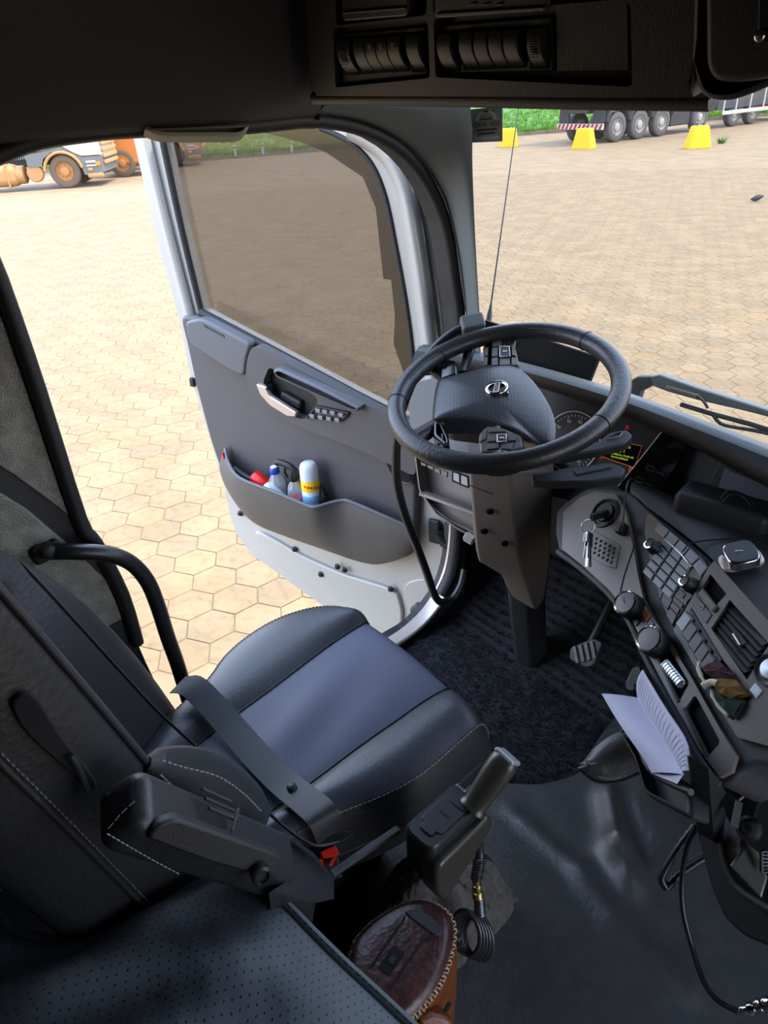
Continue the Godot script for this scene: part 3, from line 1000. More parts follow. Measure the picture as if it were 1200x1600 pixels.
func cab_shell() -> void:
	var b := MB.new()
	# left wall with the doorway
	var gap := cr(wall_px([330, 1190, 262, 1100, 215, 1005, 192, 930, 150, 850, 125, 812, 60, 610, 0, 438, -48, 320, -34, 266, 0, 245, 60, 223, 140, 211, 215, 205, 390, 200, 500, 192, 590, 215, 650, 265, 690, 345, 707, 440, 716, 520, 718, 700, 714, 830, 706, 892, 688, 935, 650, 980, 606, 1008, 540, 1055, 430, 1130], XW), 3, true)
	b.plate(PackedVector3Array([Vector3(XW, -0.25, 0.95), Vector3(XW, -0.25, -1.2), Vector3(XW, 1.36, -1.2), Vector3(XW, 1.36, 0.95)]), [gap], Vector3.RIGHT, 0.05)
	var wl := structure("wall_left", b, M.pillar_dark, "dark left cab side with the open doorway in it")
	b = MB.new()
	b.prism(wall_px([-150, 330, -60, 330, -4, 475, 108, 806, 20, 742, -150, 640], XW + 0.006), Vector3.RIGHT, 0.005, 0.004, 1)
	part(wl, "felt_panel", b, M.wall_felt)
	b = MB.new()
	b.prism(wall_px([-150, 672, 0, 770, 42, 796, 120, 862, 165, 905, 186, 948, 192, 968, 160, 985, 80, 1010, -150, 1010], XW + 0.006), Vector3.RIGHT, 0.005, 0.004, 1)
	part(wl, "felt_panel", b, M.wall_felt)
	# upper side and ceiling
	b = MB.new()
	var rows := []
	for k in 12:
		var z := 0.95 - k * 0.2
		rows.append(PackedVector3Array([Vector3(-1.195, 1.318, z), Vector3(-1.176, 1.314, z), Vector3(-1.164, 1.325, z), Vector3(-1.155, 1.36, z), Vector3(-1.12, 1.5, z), Vector3(-1.06, 1.7, z), Vector3(-0.99, 1.9, z), Vector3(-0.95, 1.97, z)]))
	b.grid(rows, false, false, Vector3.RIGHT)
	part(wl, "upper_lining", b, M.headliner)
	b = MB.new()
	box_between(b, Vector3(-1.25, 1.95, -1.35), Vector3(0.95, 2.0, 1.0))
	structure("ceiling", b, M.headliner, "dark fabric headliner of the cab")
	b = MB.new()
	box_between(b, Vector3(-1.25, -0.25, 0.95), Vector3(0.95, 2.0, 1.0))
	structure("wall_back", b, M.headliner, "dark rear wall of the cab behind the bunk")
	b = MB.new()
	b.plate(PackedVector3Array([Vector3(0.9, -0.25, 1.0), Vector3(0.9, -0.25, -1.3), Vector3(0.9, 2.0, -1.3), Vector3(0.9, 2.0, 1.0)]), [rnd(PackedVector3Array([Vector3(0.9, 0.04, -0.2), Vector3(0.9, 0.04, -1.12), Vector3(0.9, 1.3, -1.02), Vector3(0.9, 1.34, -0.2)]), 0.08)], Vector3.LEFT, 0.05)
	structure("wall_right", b, M.door_trim, "passenger side wall of the cab with its open doorway")
	b = MB.new()   # outer skin over the doorway up to the roof
	box_between(b, Vector3(-1.27, 1.33, -1.3), Vector3(-1.22, 2.0, 1.0))
	part(wl, "outer_skin", b, M.white_paint)
	b = MB.new()
	box_between(b, Vector3(-1.25, -0.25, -1.40), Vector3(0.95, 0.60, -1.35))
	structure("wall_front", b, M.dash_dark, "black front bulkhead below the windshield")
	b = MB.new()   # sloping nose above the windshield
	b.quad(Vector3(-1.25, 1.62, -1.42), Vector3(0.95, 1.62, -1.42), Vector3(0.95, 2.0, -1.3), Vector3(-1.25, 2.0, -1.3), Vector3.FORWARD)
	b.quad(Vector3(-1.25, 1.62, -1.40), Vector3(0.95, 1.62, -1.40), Vector3(0.95, 2.0, -1.28), Vector3(-1.25, 2.0, -1.28), Vector3.BACK)
	b.quad(Vector3(-1.25, 1.62, -1.42), Vector3(0.95, 1.62, -1.42), Vector3(0.95, 1.62, -1.1), Vector3(-1.25, 1.62, -1.1), Vector3.DOWN)
	structure("wall_front_upper", b, M.white_paint, "white cab front above the windshield")
	# windshield: bowed, leaning
	b = MB.new()
	rows = []
	for i in 9:
		var y := 0.60 + i * 0.13
		var lean := 0.12 * i / 8.0
		var line := PackedVector3Array()
		for j in 21:
			var u := -1.0 + j / 10.0
			line.append(Vector3(-0.15 + u * 1.02, y, -1.37 + lean + 0.12 * pow(absf(u), 4.0)))
		rows.append(line)
	b.grid(rows, false, false, Vector3.BACK)
	structure("window_1", b, M.windshield_glass, "large clear windshield with a faint green tint")
	# header trim and rubber seal
	b = MB.new()
	b.tube(cr(wall_px([215, 1005, 192, 930, 150, 850, 125, 812, 60, 610, 0, 438, -48, 320, -34, 262, 0, 241, 60, 219, 140, 207, 215, 201, 390, 196, 500, 188, 592, 211, 653, 261, 694, 342, 711, 438, 720, 520, 722, 700, 718, 830, 711, 895, 692, 940], XW + 0.012), 3), 0.013, 8)
	structure("trim_1", b, M.rubber, "black rubber seal round the doorway")
	b = MB.new()
	var a := cr(wall_px([500, 178, 560, 188, 612, 211, 657, 250, 695, 312, 714, 385, 725, 460, 729, 520, 731, 600], XW + 0.02), 3)
	var c := PackedVector3Array()
	for q in [[515, 157, -1.17], [600, 160, -1.13], [680, 162, -1.1], [733, 160, -1.09], [738, 260, -1.09], [742, 360, -1.09], [747, 450, -1.09], [750, 505, -1.09], [752, 600, -1.09]]: c.append(onx(q[0], q[1], q[2]))
	b.grid(between(a, cr(c, 3), 30, 9, Vector3(0.7, 0, 0.7), 0.02, 2.5), false, false, Vector3(0.6, 0, 0.8))
	var c2 := cr(c, 3)
	var rim := []
	for p in c2: rim.append(PackedVector3Array([p, p + (p - cam_at).normalized() * 0.02 + Vector3(-0.006, 0, 0), p + (p - cam_at).normalized() * 0.06 + Vector3(-0.03, 0, 0)]))
	b.grid(rim, false, false, Vector3(1, 0, -1))
	structure("trim_2", b, M.pillar, "grey green pillar trim between the doorway and windshield")
	b = MB.new()
	b.tube(wall_px([497, 187, 499, 170, 501, 158], XW + 0.026), 0.004, 6)
	structure("trim_3", b, M.void, "dark joint between the header strip and pillar trim")
	b = MB.new()
	var bx := onx(738, 507, -1.06)
	b.rbox(frame(bx, Vector3(0.55, 0.15, -0.8), Vector3(0.5, 0.7, 0.4)), Vector3(0.05, 0.035, 0.035), 0.006, 2)
	solo("handle_bracket", b, M.pillar, "grey handle bracket cover at foot of windshield pillar", "cover")
	# pale panel under the header
	b = MB.new()
	b.prism(rnd(wall_px([222, 199, 392, 193, 384, 208, 372, 212, 258, 212, 240, 208], XW + 0.05), 0.012), Vector3(0.8, 0.3, 0.2), 0.03, 0.005, 2)
	solo("blind_housing", b, M.olive_panel, "pale olive plastic strip under the header over tinted door window", "housing")
	# floor
	b = MB.new()
	box_between(b, Vector3(-1.2, -0.06, -1.36), Vector3(0.9, -0.012, 0.95))
	structure("floor", b, M.dash_dark, "cab floor under the carpet and vinyl cover")
	b = MB.new()
	var sill := cr(wall_px([540, 1050, 606, 1008, 640, 985, 668, 958, 690, 925, 704, 890, 711, 850, 714, 800], XW + 0.004), 3)
	var wd := PackedVector3Array()
	for k in sill.size(): wd.append(Vector3(1, 0.25, 0))
	b.strap(sill, wd, 0.045, 0.012)
	structure("trim_4", b, M.silver, "pale metal sill strip along the doorway edge")
	b = MB.new()
	var post := cr(wall_px([690, 930, 706, 895, 714, 850, 716, 800, 716, 700], XW + 0.03), 3)
	b.tube(post, 0.02, 8)
	structure("trim_5", b, M.pillar_dark, "dark plastic trim at the foot of the door pillar")
	# footwell side behind the pillar
	b = MB.new()
	box_between(b, Vector3(-1.19, -0.02, -1.36), Vector3(-1.16, 0.66, -1.19))
	structure("trim_6", b, M.dash_dark, "black footwell side lining left of the pedals")

func overhead() -> void:
	var nn := Vector3(0.03, -0.22, 0.97)
	var pl := plane_at(onx(490, 157, -1.1), nn)
	var n := pl.normal
	var root := thing("overhead_console", hit(pl, 760, 160), "dark overhead console with rows of rocker switches above the windshield", "console")
	var b := MB.new()
	var outer := rnd(many(pl, [474, -90, 480, 60, 486, 130, 497, 158, 1118, 163, 1124, -90]), 0.02)
	var hole_l := rnd(many(pl, [520, 44, 668, 30, 672, 122, 524, 137]), 0.006, 2)
	var hole_r := rnd(many(pl, [677, 29, 985, 4, 988, 136, 680, 121]), 0.006, 2)
	var hole_u := rnd(many(pl, [522, -60, 668, -60, 666, 24, 525, 40]), 0.006, 2)
	var hole_v := rnd(many(pl, [676, -60, 985, -60, 985, -2, 677, 22]), 0.006, 2)
	b.plate(outer, [hole_l, hole_r, hole_u, hole_v], n, 0.02)
	part(root, "fascia", b, M.overhead)
	b = MB.new()
	b.prism(many(pl, [476, -90, 484, 130, 498, 157, 1118, 162, 1124, -90], -0.019), n, 0.26, 0.0)
	part(root, "body", b, M.overhead)
	b = MB.new()   # rounded lower lip
	b.tube(many(pl, [492, 153, 600, 154, 760, 155, 900, 157, 1114, 158], -0.008), 0.010, 10)
	part(root, "lower_lip", b, M.overhead)
	# switch carriers
	for s in [[[526, 54, 664, 41, 667, 117, 530, 131], -0.012], [[682, 40, 862, 26, 864, 112, 686, 116], -0.012]]:
		b = MB.new()
		b.prism(rnd(many(pl, s[0], s[1]), 0.004, 2), n, 0.006, 0.002, 1)
		part(root, "switch_carrier", b, M.overhead)
	b = MB.new()
	b.prism(rnd(many(pl, [867, 6, 982, -2, 984, 112, 869, 114], -0.010), 0.004, 2), n, 0.01, 0.002, 1)
	part(root, "blank_panel", b, M.overhead)
	# rocker switches: left, top, right, bottom in pixels, ribs
	var sw := [[533, 553, 64, 112, 1], [559, 577, 62, 110, 0], [577, 594, 61, 109, 0], [594, 612, 60, 108, 0], [612, 631, 58, 107, 0], [641, 661, 56, 108, 0],
		[689, 711, 54, 108, 0], [723, 745, 50, 105, 0], [746, 768, 49, 104, 0], [769, 791, 48, 103, 0], [792, 815, 47, 102, 0], [829, 851, 45, 104, 1]]
	for s in sw:
		b = MB.new()
		var q := quad_frame(pl, [s[0] - 3, s[2] - 4, s[1] + 3, s[2] - 6, s[1] + 4, s[3] + 4, s[0] - 2, s[3] + 5], -0.0105)
		b.rbox(q[0], Vector3(q[1], q[2], 0.002), 0.001, 1)
		part(root, "switch_recess", b, M.void)
		b = MB.new()
		q = quad_frame(pl, [s[0], s[2], s[1] - 1, s[2] - 2, s[1], s[3], s[0] + 1, s[3] + 1], -0.006)
		var xf: Transform3D = q[0]
		var cols := []
		for i in 9:   # a rocker is bowed lengthwise
			var t := -1.0 + i / 4.0
			var zz := 0.008 - 0.007 * (t + 0.25) * (t + 0.25)
			var y: float = -t * q[2] * 0.5
			cols.append(PackedVector3Array([xf * Vector3(-q[1] * 0.5, y, -0.006), xf * Vector3(-q[1] * 0.5, y, zz - 0.001), xf * Vector3(-q[1] * 0.46, y, zz), xf * Vector3(q[1] * 0.46, y, zz), xf * Vector3(q[1] * 0.5, y, zz - 0.001), xf * Vector3(q[1] * 0.5, y, -0.006)]))
		b.grid(cols, false, false, n)
		var rk := part(root, "rocker_switch", b, M.overhead_key)
		if s[4]:
			b = MB.new()
			for k in 7: b.rbox(xf.translated_local(Vector3(0, q[2] * (0.2 - 0.065 * k), 0.0085)), Vector3(q[1] * 0.55, q[2] * 0.022, 0.002), 0.0008, 1)
			part(rk, "grip_ribs", b, M.overhead_key)
		elif s[0] in [577, 594, 612]:
			b = MB.new()
			var o := xf.translated_local(Vector3(0, q[2] * 0.26, 0.0075))
			for k in 3: b.rbox(o.translated_local(Vector3((k - 1) * q[1] * 0.09, 0, 0)), Vector3(q[1] * 0.05, q[2] * (0.14 - 0.05 * (k % 2)), 0.0008), 0.0, 1)
			b.rbox(o.translated_local(Vector3(0, q[2] * 0.08, 0)), Vector3(q[1] * 0.32, q[2] * 0.015, 0.0008), 0.0, 1)
			b.rbox(o.translated_local(Vector3(0, -q[2] * 0.08, 0)), Vector3(q[1] * 0.32, q[2] * 0.015, 0.0008), 0.0, 1)
			part(rk, "switch_symbol", b, M.print_dim)
	# two slots above the switches
	for s in [[[530, -60, 640, -66, 637, 26, 534, 34], [536, 20, 634, 12]], [[676, -60, 857, -66, 857, 18, 678, 30], [684, 22, 850, 12]]]:
		b = MB.new()
		b.prism(rnd(many(pl, s[0], 0.004), 0.008, 3), n, 0.02, 0.003, 2)
		var un := part(root, "slot_unit", b, M.overhead_key)
		b = MB.new()
		var e := many(pl, s[1], 0.006)
		b.tube(e, 0.0018, 6)
		part(un, "slot_edge", b, M.overhead)
	for x in [737, 758, 779]:
		b = MB.new()
		var q := quad_frame(pl, [x - 5, 6, x + 5, 5, x + 5, 8, x - 5, 9], 0.006)
		b.rbox(q[0], Vector3(q[1], q[2], 0.003), 0.001, 1)
		part(root, "unit_button", b, M.print_dim)
	# locker at the middle of the cab
	var lk := thing("overhead_locker", hit(pl, 1150, 150, 0.05), "black rounded overhead locker beside the switch console", "locker")
	var edge := [1076, -90, 1080, 60, 1084, 118, 1092, 144, 1110, 157, 1138, 159, 1168, 150, 1200, 137, 1290, 100, 1300, -90]
	b = MB.new()
	var eo := many(pl, edge, 0.035)
	for i in [0, 9]:
		eo[i].y = 1.93
		eo[i].z = (pl.d + 0.035 - n.x * eo[i].x - n.y * eo[i].y) / n.z
	var far_end := PackedVector3Array()   # the locker runs on to the passenger side wall
	for q in [eo[8], eo[9]]:
		var w := Vector3(0.86, q.y, 0)
		w.z = (pl.d + 0.035 - n.x * w.x - n.y * w.y) / n.z
		far_end.append(w)
	var lo_edge := cr(eo.slice(0, 9), 3)
	lo_edge.append_array([far_end[0], far_end[1], eo[9]])
	b.prism(lo_edge, n, 0.25, 0.006, 3)
	part(lk, "shell", b, M.overhead)
	b = MB.new()
	b.prism(rnd(many(pl, [1098, -90, 1100, 105, 1112, 128, 1140, 133, 1200, 127, 1290, 90, 1290, -90], 0.05), 0.02), n, 0.012, 0.008, 3)
	part(lk, "lid", b, M.overhead)
	b = MB.new()
	b.prism(many(pl, [1184, -40, 1182, 66, 1230, 66, 1230, -40], 0.056), n, 0.008, 0.002, 1)
	var br := part(lk, "bracket", b, M.black_gloss)
	b = MB.new()
	b.lathe(upright(hit(pl, 1188, 56, 0.058), n), [0, 0, 0.005, 0, 0.005, 0.002, 0.003, 0.004, 0, 0.004], 12)
	part(br, "screw", b, M.chrome)

# ================= the open door
var DP: Plane
func door() -> void:
	var n := Vector3(0.342, 0, 0.94).normalized()
	DP = plane_at(Vector3(-1.22, 0, -1.2), n)
	var root := thing("door_1", hit(DP, 640, 960), "white truck door standing open with grey trim and tinted window", "", "", "structure")
	var b := MB.new()
	var outline := many(DP, [203, 190, 240, 355, 280, 497, 298, 590, 330, 690, 352, 765, 358, 800, 370, 835, 396, 868, 440, 900, 520, 958, 612, 1002, 640, 992, 668, 960, 700, 912, 716, 850, 716, 760, 706, 660, 695, 580, 690, 480, 675, 385, 657, 300, 630, 245, 583, 208, 520, 175])
	var gl := [246, 196, 280, 355, 313, 487, 360, 512, 450, 560, 560, 618, 650, 664, 644, 560, 634, 480, 616, 380, 600, 305, 577, 253, 540, 218, 490, 196]
	b.plate(outline, [many(DP, gl)], n, 0.045)
	var shell := part(root, "door_shell", b, M.white_paint)
	# raised window frame and folds at the hinge side
	b = MB.new()
	b.tube(cr(many(DP, [548, 200, 598, 232, 630, 285, 648, 370, 664, 480, 676, 580, 684, 660, 690, 760], 0.012), 4), 0.026, 10, false, 0.55, n)
	part(shell, "frame_fold", b, M.white_paint)
	b = MB.new()
	b.tube(cr(many(DP, [590, 205, 634, 240, 660, 298, 677, 380, 692, 480, 702, 580, 710, 660], 0.004), 4), 0.008, 8)
	part(shell, "weather_strip", b, M.rubber)
	b = MB.new()
	b.tube(cr(many(DP, [222, 200, 258, 350, 297, 500], 0.012), 4), 0.021, 10, false, 0.5, n)
	part(shell, "frame_fold", b, M.white_paint)
	# glass
	b = MB.new()
	b.prism(many(DP, gl, -0.018), n, 0.005)
	part(root, "window_glass", b, M.door_glass)
	b = MB.new()
	b.prism(many(DP, [384, 200, 470, 222, 509, 238, 567, 277, 587, 325, 599, 436, 611, 437, 617, 494, 615, 538, 630, 581, 646, 600, 640, 520, 632, 460, 616, 380, 600, 305, 577, 253, 540, 218, 490, 200], -0.0165), n, 0.0012)
	part(root, "dark_border", b, M.dark_glass_band)  # darker reddish translucent band along the top and hinge edge of the glass
	b = MB.new()
	b.tube(cr(many(DP, [249, 196, 283, 355, 315, 489], 0.004), 4), 0.010, 8)
	part(root, "glass_channel", b, M.rubber)
	b = MB.new()
	b.tube(many(DP, [314, 488, 360, 512, 450, 560, 560, 619, 650, 665], 0.022), 0.013, 8)
	part(root, "glass_channel", b, M.rubber)
	b = MB.new()
	b.tube(cr(many(DP, [500, 200, 545, 221, 580, 255, 602, 306, 618, 380, 636, 480, 646, 560, 651, 640], 0.0), 4), 0.006, 8)
	part(root, "glass_channel", b, M.rubber)
	# lower metal panel, pressed
	b = MB.new()
	b.prism(cr(many(DP, [398, 832, 425, 842, 470, 868, 530, 895, 560, 905, 612, 922, 624, 940, 628, 965, 622, 986, 600, 985, 520, 945, 440, 888, 412, 868], 0.014), 3, true), n, 0.014, 0.008, 3)
	part(shell, "pressed_panel", b, M.white_paint)
	b = MB.new()
	b.prism(cr(many(DP, [632, 915, 662, 905, 672, 925, 664, 950, 645, 965, 634, 945], 0.008), 3, true), n, 0.01, 0.006, 2)
	part(shell, "pressed_panel", b, M.white_paint)
	for q in [[376, 802, 0.004], [461, 858, 0.004], [528, 885, 0.014], [539, 890, 0.014], [502, 897, 0.014], [611, 920, 0.014]]:
		b = MB.new()
		b.lathe(upright(hit(DP, q[0], q[1], q[2]), n), [0, 0, 0.011, 0, 0.011, 0.003, 0.006, 0.006, 0.006, 0.010, 0, 0.011], 8)
		part(root, "trim_bolt", b, M.rubber)
	for q in [[649, 951], [655, 946], [652, 962]]:
		b = MB.new()
		b.lathe(upright(hit(DP, q[0], q[1], 0.01), n), [0, 0, 0.013, 0, 0.013, 0.012, 0.008, 0.02, 0, 0.02], 10)
		part(root, "hinge_bolt", b, M.tyre)
	b = MB.new()
	b.rbox(quad_frame(DP, [296, 590, 302, 592, 306, 604, 299, 602], 0.006)[0], Vector3(0.018, 0.03, 0.012), 0.004, 1)
	part(root, "latch_striker", b, M.rubber)
	# trim panel
	b = MB.new()
	b.prism(rnd(many(DP, [279, 492, 314, 496, 345, 512, 450, 567, 560, 627, 648, 670, 650, 760, 648, 862, 636, 872, 590, 882, 520, 858, 440, 836, 395, 818, 368, 790, 345, 738, 328, 690, 304, 600, 289, 530], 0.032), 0.03), n, 0.032, 0.012, 3)
	var trim := part(root, "trim_panel", b, M.door_trim)
	b = MB.new()
	b.prism(rnd(many(DP, [287, 503, 314, 497, 392, 538, 384, 560, 381, 590, 350, 575, 296, 538], 0.062), 0.02), n, 0.045, 0.009, 4)
	part(trim, "upper_pad", b, M.door_top)
	for k in 8:
		b = MB.new()
		b.rbox(frame(hit(DP, 321 + k * 4.2, 509 + k * 2.3, 0.060), Vector3(0.4, -0.9, 0.0), n), Vector3(0.011, 0.0035, 0.006), 0.001, 1)
		part(trim, "vent_slot", b, M.void)
	b = MB.new()
	var pa := rnd(many(DP, [394, 539, 450, 568, 565, 629, 648, 672, 650, 746, 560, 702, 468, 668, 430, 646, 398, 620, 383, 592, 386, 560], 0.066), 0.025)
	var ho := rnd(many(DP, [420, 574, 434, 580, 494, 620, 497, 630, 479, 654, 468, 655, 418, 622, 411, 596], 0.066), 0.01)
	b.plate(pa, [ho], n, 0.036)
	part(trim, "armrest_panel", b, M.door_trim)
	b = MB.new()
	b.prism(many(DP, [405, 565, 500, 615, 500, 635, 470, 662, 405, 625], 0.0345), n, 0.002)
	b.rbox(frame(hit(DP, 456, 625, 0.042), hit(DP, 478, 632) - hit(DP, 430, 606), n), Vector3(0.075, 0.03, 0.02), 0.008, 2)
	part(trim, "pull_recess", b, M.dash_dark)
	b = MB.new()
	b.prism(rnd(many(DP, [399, 600, 413, 604, 421, 619, 463, 645, 461, 652, 448, 651, 421, 634, 406, 617], 0.078), 0.006), n, 0.012, 0.004, 2)
	part(root, "door_handle", b, M.silver, "silver door release lever")
	b = MB.new()
	b.rbox(frame(hit(DP, 418, 606, 0.062), n, Vector3.UP), Vector3(0.03, 0.02, 0.02), 0.005, 2)
	part(root, "handle_pivot", b, M.steel)
	b = MB.new()
	b.prism(rnd(many(DP, [424, 579, 434, 575, 500, 605, 563, 637, 558, 645, 548, 643, 500, 622, 430, 590], 0.092), 0.01), n, 0.03, 0.008, 3)
	part(trim, "pull_rail", b, M.door_top)
	b = MB.new()
	b.prism(rnd(many(DP, [476, 654, 493, 634, 546, 645, 543, 652, 533, 660], 0.074), 0.006), n, 0.012, 0.004, 2)
	var pad := part(trim, "window_switch_panel", b, M.dash_dark)
	for q in [[497, 641], [508, 643], [520, 645], [533, 648], [488, 650], [501, 652], [514, 654], [527, 656]]:
		b = MB.new()
		b.rbox(frame(hit(DP, q[0], q[1], 0.076), hit(DP, 540, 652) - hit(DP, 490, 640), n), Vector3(0.017, 0.010, 0.007), 0.002, 1)
		b.rbox(frame(hit(DP, q[0], q[1] + 2.6, 0.078), hit(DP, 540, 652) - hit(DP, 490, 640), n), Vector3(0.015, 0.0018, 0.005), 0.0005, 1)
		part(pad, "window_switch", b, M.key_silver)
	b = MB.new()   # rear speaker-like pull opening at the hinge end
	b.prism(rnd(many(DP, [594, 712, 602, 707, 640, 722, 644, 760, 612, 752], 0.046), 0.015), n, 0.014, 0.003, 2)
	var fr := part(trim, "vent_frame", b, M.door_trim)
	b = MB.new()
	b.prism(rnd(many(DP, [598, 714, 604, 711, 640, 726, 642, 756, 615, 748], 0.0475), 0.012), n, 0.006, 0.001, 1)
	part(fr, "vent_opening", b, M.void)
	# pocket
	var rp := [352, 700, 0.045, 357, 722, 0.075, 375, 747, 0.11, 430, 769, 0.13, 478, 789, 0.13, 494, 792, 0.125, 515, 786, 0.095, 534, 782, 0.075, 548, 784, 0.072, 600, 806, 0.070, 644, 826, 0.060]
	var bp := [344, 736, 0.038, 352, 760, 0.05, 372, 792, 0.062, 398, 818, 0.075, 440, 836, 0.082, 480, 850, 0.082, 520, 864, 0.072, 555, 876, 0.06, 590, 882, 0.052, 630, 871, 0.05, 648, 852, 0.046]
	var R := PackedVector3Array()
	var B := PackedVector3Array()
	for i in range(0, rp.size(), 3):
		R.append(hit(DP, rp[i], rp[i + 1], rp[i + 2])); B.append(hit(DP, bp[i], bp[i + 1], bp[i + 2]))
	R = cr(R, 4); B = cr(B, 4)
	b = MB.new()
	b.grid(between(R, B, 41, 8, n, 0.012, 3.0), false, false, n)
	var R2 := PackedVector3Array()
	var B2 := PackedVector3Array()
	for p in R: R2.append(p - n * 0.006)
	for p in B: B2.append(p - n * 0.012)
	b.grid(between(R2, B2, 41, 4, n, 0.008, 3.0), false, false, -n)
	var fl := []
	var B3 := resample(B, 41)
	for p in B3: fl.append(PackedVector3Array([p, p - n * (n.dot(p) - DP.d - 0.03)]))
	b.grid(fl, false, false, Vector3.DOWN)
	var pk := part(root, "door_pocket", b, M.pocket)
	b = MB.new()
	b.tube(R, 0.0055, 8)
	part(pk, "pocket_rim", b, M.door_top)
	b = MB.new()
	b.strap(many(DP, [351, 706, 354, 722, 362, 740], 0.055), PackedVector3Array([n, n, n]), 0.02, 0.004)
	part(pk, "reflector", b, M.red_plastic, "red reflector strip")
	# hinge check strap
	b = MB.new()
	b.rbox(frame(hit(DP, 679, 830, 0.012), Vector3(0.94, 0, -0.34), n), Vector3(0.036, 0.08, 0.014), 0.006, 2)
	part(root, "cable_grommet", b, M.rubber)
	b = MB.new()
	var hp := cr(many(DP, [684, 832, 694, 848, 706, 854, 722, 856], 0.02), 5)
	var rr := []
	for i in hp.size(): rr.append(0.013 + 0.0022 * (i % 2))
	b.tube(hp, rr, 10)
	part(root, "cable_sleeve", b, M.rubber)

func pocket_items() -> void:
	var n := DP.normal
	var base := hit(DP, 490, 803, 0.085)
	var ax := (hit(DP, 481, 722, 0.075) - base)
	var L := ax.length()
	var xf := upright(base, ax)
	var t := thing("spray_can", base, "white and yellow aerosol can with clear cap in door pocket", "aerosol can")
	var r := 0.0275
	var b := MB.new()
	b.lathe(xf, [0, 0, r, 0.0, r, L * 0.52], 20)
	part(t, "can_body", b, M.label_white)
	b = MB.new()
	b.lathe(xf, [r * 1.005, L * 0.28, r * 1.01, L * 0.29, r * 1.01, L * 0.40, r * 1.005, L * 0.41], 20)
	part(t, "blue_label", b, M.label_blue)
	b = MB.new()
	b.lathe(xf, [r * 1.01, L * 0.50, r * 1.02, L * 0.51, r * 1.02, L * 0.68, r * 1.0, L * 0.69], 20)
	var yb := part(t, "yellow_label", b, M.yellow_band)
	b = MB.new()
	for k in 5:
		var a := 0.4 + k * 0.35
		b.rbox(xf * Transform3D(Basis(Vector3.UP, a), Vector3(sin(a), 0, cos(a)) * r * 1.02 + Vector3.UP * L * (0.60 - 0.01 * k)), Vector3(0.006, 0.007, 0.001), 0.0, 1)
	part(yb, "red_print", b, M.red_plastic)
	b = MB.new()
	b.lathe(xf, [r * 1.02, L * 0.69, r * 1.0, L * 0.9, r * 0.85, L * 0.97, r * 0.6, L, 0, L * 1.005], 20)
	part(t, "cap", b, M.frosted_cap)
	# bottle of red liquid with a trigger head
	base = hit(DP, 466, 805, 0.085)
	ax = hit(DP, 457, 735, 0.085) - base
	L = ax.length()
	xf = upright(base, ax, n)
	t = thing("trigger_bottle", base, "clear trigger bottle of red liquid with black spray head", "spray bottle")
	b = MB.new()
	b.lathe(xf, [0, 0.001, 0.0215, 0.001, 0.0225, 0.01, 0.0225, L * 0.42, 0, L * 0.42], 18)
	part(t, "red_liquid", b, M.red_liquid)
	b = MB.new()
	b.lathe(xf, [0, 0, 0.024, 0, 0.024, L * 0.5, 0.021, L * 0.66, 0.010, L * 0.78, 0.010, L * 0.86], 18)
	part(t, "bottle_body", b, M.clear_plastic)
	b = MB.new()
	b.lathe(xf, [0.012, L * 0.78, 0.013, L * 0.80, 0.013, L * 0.95, 0.009, L * 1.02], 14)
	b.tube(cr(many(DP, [462, 748, 462, 738, 452, 728, 436, 722, 432, 724], 0.085), 4), 0.010, 8)
	b.tube(cr(many(DP, [446, 728, 445, 738, 449, 746], 0.08), 3), 0.004, 6)
	part(t, "spray_head", b, M.black)
	# clear bottle with blue cap
	base = hit(DP, 441, 800, 0.08)
	ax = hit(DP, 428, 730, 0.075) - base
	L = ax.length()
	xf = upright(base, ax)
	t = thing("water_bottle", base, "crumpled clear plastic bottle with blue cap in door pocket", "bottle")
	b = MB.new()
	b.lathe(xf, [0, 0, 0.026, 0.0, 0.028, L * 0.2, 0.024, L * 0.3, 0.028, L * 0.4, 0.025, L * 0.5, 0.028, L * 0.6, 0.026, L * 0.7, 0.013, L * 0.86, 0.0125, L * 0.9], 16)
	part(t, "bottle_body", b, M.clear_plastic)
	b = MB.new()
	b.lathe(xf, [0.0145, L * 0.87, 0.0155, L * 0.88, 0.0155, L * 0.97, 0.013, L, 0, L], 16)
	var cp := part(t, "cap", b, M.blue_cap)
	b = MB.new()
	b.lathe(xf, [0, L * 1.0, 0.011, L * 1.0, 0.011, L * 1.02, 0, L * 1.03], 14)
	part(cp, "cap_top", b, M.label_white)
	# red capped bottle lying in the pocket
	base = hit(DP, 424, 768, 0.09)
	ax = hit(DP, 398, 744, 0.075) - base
	L = ax.length()
	xf = upright(base, ax)
	t = thing("red_capped_bottle", base, "bottle with wide red cap lying in door pocket", "bottle")
	b = MB.new()
	b.lathe(xf, [0.021, L * 0.3, 0.0225, L * 0.32, 0.0225, L * 0.97, 0.02, L, 0, L], 18)
	part(t, "cap", b, M.red_plastic)
	b = MB.new()
	b.lathe(xf, [0, -L * 0.8, 0.022, -L * 0.8, 0.023, L * 0.2, 0.02, L * 0.3], 18)
	part(t, "bottle_body", b, M.label_white)
	# black odds and ends
	b = MB.new()
	b.tube(cr(many(DP, [366, 732, 380, 742, 398, 752], 0.07), 3), 0.013, 8)
	solo("black_torch", b, M.black, "black torch lying at the red end of the door pocket", "torch")
	base = hit(DP, 506, 806, 0.07)
	xf = upright(base, hit(DP, 500, 752, 0.06) - base)
	b = MB.new()
	b.lathe(xf, [0, 0, 0.02, 0, 0.02, 0.07, 0.012, 0.088, 0.010, 0.1, 0, 0.1], 14)
	solo("black_bottle", b, M.black_tube, "small black bottle standing behind the aerosol can", "bottle")

